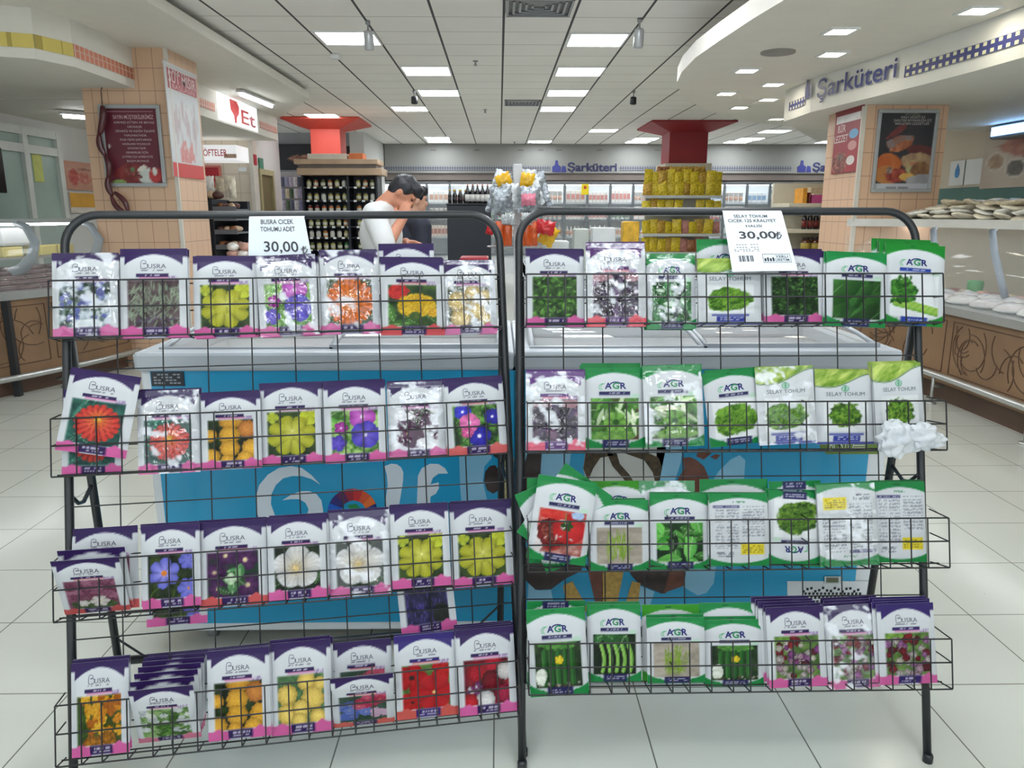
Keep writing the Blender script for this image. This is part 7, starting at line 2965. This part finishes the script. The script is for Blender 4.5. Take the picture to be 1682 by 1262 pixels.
for i in range(9):
    px = 1540 + i * 22
    s = s_at(rf, S3, px, .9, .6)
    p = sz(rf, S3, s, .752, .62 + .03 * (i % 2))
    loaf_ = MB()
    loaf_.ball((0, 0, .05), (.1, .07, .05), 14, 8)
    o = loaf_.build('meat_piece', TRAYC[(i * 2) % 3], world=False)
    o.location = p
    o.rotation_euler = (0, 0, RND.uniform(0, 3))
    tag(o, 'pinkish meat piece at the back of the right counter worktop', 'meat', 'meat pieces at the back of the right counter')
s = s_at(rf, S3, 1588, 1.1, .6)
k = MB()
k.lathe([(.05, 0), (.06, .01), (.066, .16), (.06, .17)], tuple(sz(rf, S3, s, .752, .74)), 16)
tag(k.build('green_tub', mat('tub_green', (80, 160, 100), .4)), 'green tub behind the glass of the right counter', 'tub')

# ---------------------------------------------------------------- side walls: window, posters, teal stripe
XW = -5.79
WF = mat('window_frame_white', (206, 210, 204), .4)
WG = mat('window_pane_green', (156, 176, 168), .12, var=.12, scale=1.5)
ya_, ym_, yb_ = 8.0, at(40, 300, X=XW)[1], at(95, 300, X=XW)[1]
ztop = at(50, 212, X=XW)[2]
ztr = at(50, 246, X=XW)[2]
k = MB()
for y in (ya_, ym_, yb_):
    k.box((XW, y - .05, 0), (XW + .08, y + .05, ztop))
for z in (ztop - .04, ztr, .06):
    k.box((XW, ya_, z - .05), (XW + .075, yb_, z + .05))
w1 = struct(k.build('window_1', WF))
for (y0, y1, z0, z1) in ((ya_ + .05, ym_ - .05, .1, ztr - .05), (ym_ + .05, yb_ - .05, .1, ztr - .05), (ya_ + .05, ym_ - .05, ztr + .05, ztop - .09), (ym_ + .05, yb_ - .05, ztr + .05, ztop - .09)):
    k = MB()
    k.box((XW + .02, y0, z0), (XW + .03, y1, z1))
    k.build('window_pane', WG, w1)
a = at(62, 272, X=XW + .035)
k = MB()
k.box((XW + .031, a[1] - .1, a[2] - .2), (XW + .036, a[1] + .1, a[2] + .17))
tag(k.build('window_notice', mat('notice_yellowgreen', (190, 196, 110), .5, var=.15)), 'yellow notice stuck on the left window pane', 'notice')
a = at(2, 275, X=XW + .2)
k = MB()
k.rbox((XW + .09, a[1] - .35, a[2] - .28), (XW + .16, a[1] + .12, a[2] + .22), .01)
tag(k.build('small_screen', mat('screen_black', (20, 24, 30), .2)), 'dark screen at the left picture edge before the window', 'screen')
p0_, p1_ = at(102, 268, X=XW)[1], at(150, 268, X=XW)[1]
z1_, z0_ = at(125, 266, X=XW)[2], at(125, 312, X=XW)[2]
t = thing('wall_poster', 'salmon poster of raw meat on the wall between window and left column', 'poster', (XW, (p0_ + p1_) / 2, z0_))
k = MB()
k.box((XW, p0_, z0_), (XW + .02, p1_, z1_))
k.build('panel', mat('poster_salmon', (190, 140, 120), .5, var=.05), t)
F = Flat()
F.grid(lambda u, v: (XW + .022, p0_ + .03 + (p1_ - p0_ - .06) * u, z0_ + .04 + (z1_ - z0_ - .08) * v), lambda U, V: (lambda P: (P.bg((186, 140, 120), (196, 150, 128), 3), P.patch(.25, .45, .2, .4, (160, 60, 56), (190, 100, 90), 8), P.patch(.65, .4, .24, .26, (170, 80, 70), (206, 150, 130), 8), P.patch(.65, .8, .25, .05, (120, 80, 70), (140, 90, 80), 14)) and P.img)(Pic(U, V, 5)), 20, 20)
F.build('print', POSTER, t)
z1b, z0b = at(128, 316, X=XW)[2], at(128, 350, X=XW)[2]
t = thing('wall_poster', 'white and orange price poster under the salmon meat poster', 'poster', (XW, (p0_ + p1_) / 2, z0b))
k = MB()
k.box((XW, p0_ + .05, z0b), (XW + .02, p1_ + .1, z1b))
k.build('panel', mat('poster_cream', (214, 206, 196), .5), t)
k = MB()
k.box((XW + .02, p0_ + .05, z1b - .2), (XW + .024, p1_ + .1, z1b - .01))
k.build('orange_band', mat('poster_orange', (214, 160, 60), .5), t)

XV = 5.585
ys = [at(x, 300, X=XV)[1] for x in (1682, 1612, 1560)]
k = MB()
k.box((XV, 4.0, 1.58), (XV + .012, 10.5, 1.80))
struct(k.build('trim_3', mat('teal_stripe', (72, 116, 110), .5, var=.03)))
z1_, z0_ = at(1640, 207, X=XV)[2], at(1640, 309, X=XV)[2]
t = thing('wall_poster', 'large food poster with bowls on the right wall behind the counter', 'poster', (XV, ys[0], z0_))
k = MB()
k.box((XV - .015, ys[0] - 1.0, z0_), (XV, ys[1], z1_))
k.build('panel', mat('poster_pale', (196, 190, 178), .5), t)
F = Flat()


def bowls(U, V):
    P = Pic(U, V, 15)
    P.bg((186, 170, 156), (200, 186, 170), 4)
    P.patch(.45, .68, .3, .24, (150, 80, 66), (190, 130, 110), 9)
    for i, (x, y, c) in enumerate(((.14, .42, (190, 160, 130)), (.34, .3, (110, 104, 96)), (.56, .34, (170, 130, 96)), (.8, .3, (150, 70, 60)))):
        P.patch(x, y, .105, .16, (206, 200, 188), (214, 206, 196), 3, 0, .05)
        P.patch(x, y, .085, .13, c, C(c) * .8, 14, 0, .05)
    return P.img


F.grid(lambda u, v: (XV - .017, ys[1] - (ys[1] - ys[0] + 1.0) * u, z0_ + (z1_ - z0_) * v), bowls, 44, 30)
F.build('print', POSTER, t)
k = MB()
a = at(1660, 214, X=XV - .2)
k.rbox((XV - .3, a[1] - .8, a[2] - .08), (XV - .06, a[1] + .2, a[2] + .06), .02)
t = k.build('insect_lamp', mat('lamp_case', (110, 120, 130), .4))
tag(t, 'bluish lit lamp box above the food poster on the right wall', 'lamp')
k = MB()
k.box((XV - .312, a[1] - .75, a[2] - .05), (XV - .3, a[1] + .15, a[2] + .04))
k.build('glow_tube', mat('blue_tube', (150, 200, 255), .4, var=0, emit=2.0), t)
for i, (xp, lb_, w) in enumerate(((1572, 'white notice with a blue drop on the right wall by the column', .16), (1597, 'blank white paper on the right wall, left of the food poster', .17))):
    a = at(xp, 294, X=XV)
    k = MB()
    k.box((XV - .006, a[1] - w, 1.83), (XV, a[1] + w, 2.12))
    o = k.build('paper_notice', CWHITE)
    tag(o, lb_, 'notice')
    if i == 0:
        k = MB()
        k.prism([(XV - .008, a[1] + .09 * y, 1.98 + .1 * z) for y, z in ((0, 1.1), (.5, .3), (.55, -.2), (.3, -.6), (-.3, -.6), (-.55, -.2), (-.5, .3))], (-.002, 0, 0))
        k.build('blue_drop', mat('drop_blue', (70, 140, 200), .5), o)

# ---------------------------------------------------------------- bread stand beside the left column
YBR = 9.3
x0, x1 = at(299, 350, Y=YBR)[0], at(385, 350, Y=YBR)[0]
xm = at(350, 350, Y=YBR)[0]
zt1, zt2 = at(320, 327, Y=YBR)[2], at(370, 330, Y=YBR)[2]
t = thing('bread_stand', 'black stepped stand with bread and nut trays right of the left tiled column', 'display stand', ((x0 + x1) / 2, YBR + .3, 0))
k = MB()
k.rbox((x0, YBR, 0), (xm, YBR + .6, zt1), .008)
k.box((xm, YBR + .5, 0), (x1, YBR + .6, zt2))
k.build('stand_body', JB, t)
trs = []
for y in (342, 358, 380, 405):
    z = at(370, y, Y=YBR)[2]
    k = MB()
    k.box((xm, YBR + .02, z - .03), (x1 + .02, YBR + .5, z - .01))
    k.box((xm, YBR + .0, z - .035), (x1 + .02, YBR + .02, z + .02))
    k.build('tray_shelf', mat('tray_grey', (110, 112, 118), .4), t)
    trs.append(z)
BRD = [mat('crust_brown', (136, 84, 50), .5, var=.3, scale=16), mat('crust_pale', (196, 170, 140), .5, var=.2, scale=14), mat('nut_dark', (84, 50, 44), .5, var=.3, scale=20)]
PNK = mat('pink_pack', (206, 160, 146), .35, var=.2, scale=14, coat=.2)


def loaf(c, r, m, label, cat, group, rz=0.0):
    k = MB()
    k.ball((0, 0, r[2]), r, 14, 9)
    o = k.build(cat.replace(' ', '_'), m, world=False)
    sd = int(abs(c[0] * 1000)) % 97
    for v in o.data.vertices:
        n_ = float(fbm(np.array(v.co.x * 24 + sd), np.array(v.co.y * 24 + v.co.z * 20), sd)) - .5
        v.co *= 1 + .3 * n_
    o.location = c
    o.rotation_euler = (0, 0, rz)
    return tag(o, label, cat, group)


for j, z in enumerate(trs):
    for i in range(6):
        x = xm + .06 + (x1 - xm - .08) * i / 5
        loaf((x, YBR + .1 + .04 * (i % 2), z - .01), (.045, .07, .035), BRD[(i + j) % 3], 'small loaf on the %s tray of the black bread stand' % ('top', 'second', 'third', 'lowest')[j], 'loaf', 'loaves on the %s tray of the bread stand' % ('top', 'second', 'third', 'lowest')[j], RND.uniform(-.6, .6))
for i in range(9):
    x = x0 + .08 + (xm - x0 - .05) * (i % 5) / 4
    loaf((x, YBR + .12 + .14 * (i // 5), zt1), (.06, .07, .045), BRD[2 if i % 3 else 1], 'dark loaf heaped on top of the black bread stand', 'loaf', 'loaves on top of the bread stand', RND.uniform(-1, 1))
for i in range(4):
    x = x0 + .06 + .13 * i
    bag('bread_bag', (x, YBR + .42, zt1 + .02), .12, .26, .04, PITA[i % 3], 'tall bread bag standing at the back of the bread stand top', 'bread bag', 'bread bags on the stand top', RND.uniform(-.3, .3), 0, 0, i)
xa, xb2 = at(388, 400, Y=8.9)[0], at(432, 400, Y=8.9)[0]
zz0 = at(400, 420, Y=8.9)[2]
k = MB()
k.rbox((xa - .12, 8.7, 0), (xb2, 9.2, zz0 - .1), .02)
tag(k.build('display_table', mat('table_pale', (190, 186, 176), .5)), 'low pale table heaped with pink packs behind the left price card', 'table')
for i in range(16):
    lay = 0 if i < 7 else (1 if i < 12 else 2)
    j = i if lay == 0 else i - 7 if lay == 1 else i - 12
    n = (7, 5, 4)[lay]
    x = xa - .05 + (xb2 - xa) * (j + .5) / n
    loaf((x, 8.82 + .12 * (j % 2), zz0 - .1 + .075 * lay), (.07, .075, .05), PNK if (i % 3) else PITA[1], 'pinkish wrapped pack in the %s layer of the heap on the pale table' % ('bottom', 'middle', 'top')[lay], 'wrapped pack', 'pink packs, %s layer on the pale table' % ('bottom', 'middle', 'top')[lay], RND.uniform(-1, 1))


# ---------------------------------------------------------------- people
def capsule(k, a, b, ra, rb, n=14):
    a, b = Vector(a), Vector(b)
    d = (b - a)
    L = d.length
    t = d / L
    pts, rs = [], []
    for u in (-1, -.8, -.45):
        pts.append(a + t * ra * u)
        rs.append(ra * max(.04, math.sqrt(max(0, 1 - u * u))))
    for u in np.linspace(0, 1, 7):
        pts.append(a + d * u)
        rs.append(ra + (rb - ra) * u)
    for u in (.45, .8, 1):
        pts.append(b + t * rb * u)
        rs.append(rb * max(.04, math.sqrt(max(0, 1 - u * u))))
    k.tube(pts, rs, n)


def chain(k, pts, rs, n=14):
    for i in range(len(pts) - 1):
        capsule(k, pts[i], pts[i + 1], rs[i], rs[i + 1], n)


def hand(k, wrist, palm_dir, palm_nrm, curl, s=1.0, side=1):
    """palm with four bent fingers and a thumb leaving the side of the palm"""
    d, nrm = Vector(palm_dir).normalized(), Vector(palm_nrm).normalized()
    nrm = (nrm - d * nrm.dot(d)).normalized()
    sd = d.cross(nrm) * side
    w = Vector(wrist)
    R = Matrix((d, sd, nrm)).transposed()
    k.ball(w + d * .045 * s, (.05 * s, .042 * s, .017 * s), 12, 8, R)
    for i, (o, L) in enumerate(((-.031, .068), (-.0105, .078), (.0105, .073), (.031, .058))):
        p = w + d * .082 * s + sd * o * s
        a = curl * .6
        pts = [p]
        for j, f in enumerate((.45, .32, .23)):
            dd = d * math.cos(a) + nrm * math.sin(a)
            p = p + dd * L * f * s
            pts.append(p)
            a += curl * .75
        chain(k, pts, [.0098 * s, .0092 * s, .0085 * s, .0075 * s], 8)
    p = w + d * .025 * s - sd * .036 * s
    q = p + (d * .5 - sd * .7 + nrm * .35).normalized() * .038 * s
    r = q + (d * .85 - sd * .1 + nrm * .45).normalized() * .034 * s
    chain(k, [p, q, r], [.0125 * s, .0105 * s, .0085 * s], 8)


def remesh(o, vox, sm=3):
    m = o.modifiers.new('union', 'REMESH')
    m.mode = 'VOXEL'
    m.voxel_size = vox
    m.use_smooth_shade = True
    if sm:
        s = o.modifiers.new('smooth', 'SMOOTH')
        s.iterations = sm
        s.factor = .5
    return o


def person(loc, rz, label, J, shirt, trousers, skin, hair, sleeve, headtilt, fingers, collar=None, shoe=(40, 40, 44)):
    t = thing('person', label, 'person', loc, rz)
    hc = Vector(J['head'])
    R = Matrix.Rotation(headtilt, 3, 'Y')

    def HP(x, y, z):
        return hc + R @ Vector((x, y, z)) * J.get('hs', .86)
    k = MB()
    # head with face
    hs = J.get('hs', .86)
    k.ball(hc, (.098 * hs, .077 * hs, .112 * hs), 20, 14, R)
    k.ball(HP(.035, 0, -.055), (.066, .058, .062), 16, 10, R)           # jaw
    k.ball(HP(.07, 0, -.092), (.024, .03, .022), 10, 8, R)              # chin
    chain(k, [HP(.098, 0, .02), HP(.116, 0, -.022)], [.011, .015], 10)  # nose
    for s in (-1, 1):
        k.ball(HP(.104, s * .012, -.026), (.011, .01, .009), 8, 6, R)
        k.ball(HP(-.005, s * .078, -.01), (.018, .009, .03), 10, 8, R)  # ear
        k.ball(HP(.075, s * .034, -.02), (.026, .022, .022), 10, 8, R)  # cheek
        k.ball(HP(.088, s * .034, .035), (.014, .026, .01), 8, 6, R)    # brow
    for z in (-.056, -.067):
        k.ball(HP(.094, 0, z), (.012, .023, .006), 10, 6, R)            # lips
    nb = Vector(J['neck'])
    chain(k, [nb, HP(-.02, 0, -.06)], [.062, .056])
    ch, be, pe = Vector(J['chest']), Vector(J['belly']), Vector(J['pelvis'])
    sh = J['sh']
    k.ball(ch, (.115, .165, .17), 18, 12)
    k.ball(be, (.105, .145, .16), 18, 12)
    k.ball(pe, (.112, .165, .13), 18, 12)
    chain(k, [sh[0], nb + Vector((0, 0, -.03)), sh[1]], [.06, .075, .06])
    for s in (0, 1):
        chain(k, [sh[s], J['el'][s], J['wr'][s]], [.056, .042, .029])
        hd, hn, cu = fingers[s]
        hand(k, J['wr'][s], hd, hn, cu, 1.0, 1 if s else -1)
        chain(k, [J['hip'][s], J['kn'][s], J['an'][s]], [.088, .058, .04])
        a = Vector(J['an'][s])
        chain(k, [a + Vector((-.03, 0, -.035)), a + Vector((.14, 0, -.05))], [.035, .03])
    body = k.build('body', skin, t, world=False)
    remesh(body, .0065, 4)
    # eyes
    for s in (-1, 1):
        k = MB()
        k.ball(HP(.09, s * .032, .012), (.009, .014, .006), 10, 6, R)
        k.build('eye', mat('eye_dark', (50, 40, 36), .2), t, world=False)
    # hair
    k = MB()
    k.ball(HP(-.018, 0, .028), (.084, .073, .088), 18, 12, R)
    k.ball(HP(-.045, 0, -.015), (.056, .066, .062), 16, 10, R)
    k.ball(HP(.05, 0, .08), (.056, .062, .036), 14, 10, R)
    for s in (-1, 1):
        k.ball(HP(.0, s * .068, .04), (.044, .018, .044), 12, 8, R)
        for q in range(4):
            k.ball(HP(.07 - .03 * q, s * .03, .112 + .004 * (q % 2)), (.03, .03, .016), 8, 6, R)
    remesh(k.build('hair', hair, t, world=False), .008, 2)
    # shirt
    k = MB()
    k.ball(ch, (.137, .188, .185), 18, 12)
    k.ball(be, (.13, .17, .19), 18, 12)
    k.ball(pe + Vector((0, 0, .06)), (.135, .182, .13), 18, 12)
    chain(k, [sh[0], nb + Vector((0, 0, -.045)), sh[1]], [.077, .086, .077])
    for s in (0, 1):
        e = Vector(sh[s]).lerp(Vector(J['el'][s]), min(sleeve, 1.0))
        if sleeve <= 1:
            chain(k, [sh[s], e], [.078, .066])
        else:
            chain(k, [sh[s], J['el'][s], Vector(J['el'][s]).lerp(Vector(J['wr'][s]), sleeve - 1)], [.078, .06, .046])
    remesh(k.build('shirt', shirt, t, world=False), .009, 3)
    if collar:
        k = MB()
        c = nb + Vector((.012, 0, -.012))
        k.tube([c + Matrix.Rotation(J.get('colt', .4), 3, 'Y') @ Vector((.074 * math.cos(a), .078 * math.sin(a), 0)) for a in np.linspace(0, 6.283, 22)[:-1]], .012, 8, closed=True)
        k.build('collar', shirt, t, world=False)
        k = MB()
        k.tube([c + Matrix.Rotation(J.get('colt', .4), 3, 'Y') @ Vector((.084 * math.cos(a), .088 * math.sin(a), .004)) for a in np.linspace(0, 6.283, 22)[:-1]], .0035, 6, closed=True)
        k.build('collar_stripe', collar, t, world=False)
    # trousers and shoes
    k = MB()
    k.ball(pe, (.124, .178, .13), 18, 12)
    for s in (0, 1):
        a = Vector(J['an'][s])
        chain(k, [J['hip'][s], J['kn'][s], a + Vector((0, 0, .0))], [.102, .074, .06])
    remesh(k.build('trousers', trousers, t, world=False), .011, 3)
    for s in (0, 1):
        a = Vector(J['an'][s])
        k = MB()
        chain(k, [(a.x - .05, a.y, .045), (a.x + .05, a.y, .05), (a.x + .15, a.y, .04)], [.044, .048, .04])
        o = k.build('shoe', mat('shoe_dark', shoe, .4), t, world=False)
        remesh(o, .01, 2)
        for v in o.data.vertices:
            v.co.z = max(v.co.z, .002)
    return t


SKIN = mat('skin_tan', (190, 132, 106), .5, var=.05, spec=.3)
HAIR = mat('hair_black', (26, 25, 32), .42, var=.3, scale=60, bump=.3)
POLO = mat('polo_white', (206, 206, 206), .75, var=.03, scale=8, bump=.25)
NAVYT = mat('trouser_navy', (36, 40, 52), .7, var=.1)
J = dict(head=(.125, 0, 1.63), neck=(.0, 0, 1.54), chest=(-.02, 0, 1.36), belly=(-.03, 0, 1.16), pelvis=(-.05, 0, .98),
         sh=[(-.03, -.185, 1.49), (-.03, .185, 1.49)], el=[(.05, -.30, 1.30), (.02, .26, 1.22)], wr=[(.135, -.085, 1.475), (.12, .12, 1.315)],
         hip=[(-.05, -.095, .92), (-.05, .095, .92)], kn=[(-.01, -.11, .5), (-.02, .11, .5)], an=[(-.06, -.12, .085), (-.03, .12, .085)])
XMAN = at(632, 400, Y=5.0)[0]
person((XMAN, 5.0, 0), 0.0, 'man in a white polo shirt with bowed head, holding a hand to his face', J, POLO, NAVYT, SKIN, HAIR, .92, .85,
       [((.15, .35, .9), (.2, .9, -.3), 1.15), ((.85, -.3, -.05), (0, -.1, -1), .55)], collar=mat('collar_navy', (60, 66, 84), .6))
JACK = mat('jacket_navy', (30, 34, 50), .7, var=.15)
J2 = dict(head=(.03, 0, 1.60), neck=(.0, 0, 1.46), chest=(0, 0, 1.27), belly=(0, 0, 1.08), pelvis=(0, 0, .92),
          sh=[(0, -.19, 1.40), (0, .19, 1.40)], el=[(-.02, -.25, 1.11), (-.02, .25, 1.11)], wr=[(.1, -.24, .9), (.1, .24, .9)],
          hip=[(0, -.095, .88), (0, .095, .88)], kn=[(.02, -.1, .48), (.02, .1, .48)], an=[(0, -.11, .085), (0, .11, .085)], colt=.1)
person((at(678, 400, Y=6.2)[0], 6.2, 0), .5, 'person in a dark jacket half hidden behind the man in white', J2, JACK, NAVYT, mat('skin_light', (196, 150, 126), .5, spec=.3), HAIR, 1.9, .15,
       [((.3, 0, -.9), (.2, .8, 0), .5), ((.3, 0, -.9), (.2, -.8, 0), .5)], collar=mat('collar_navy', (60, 66, 84)))
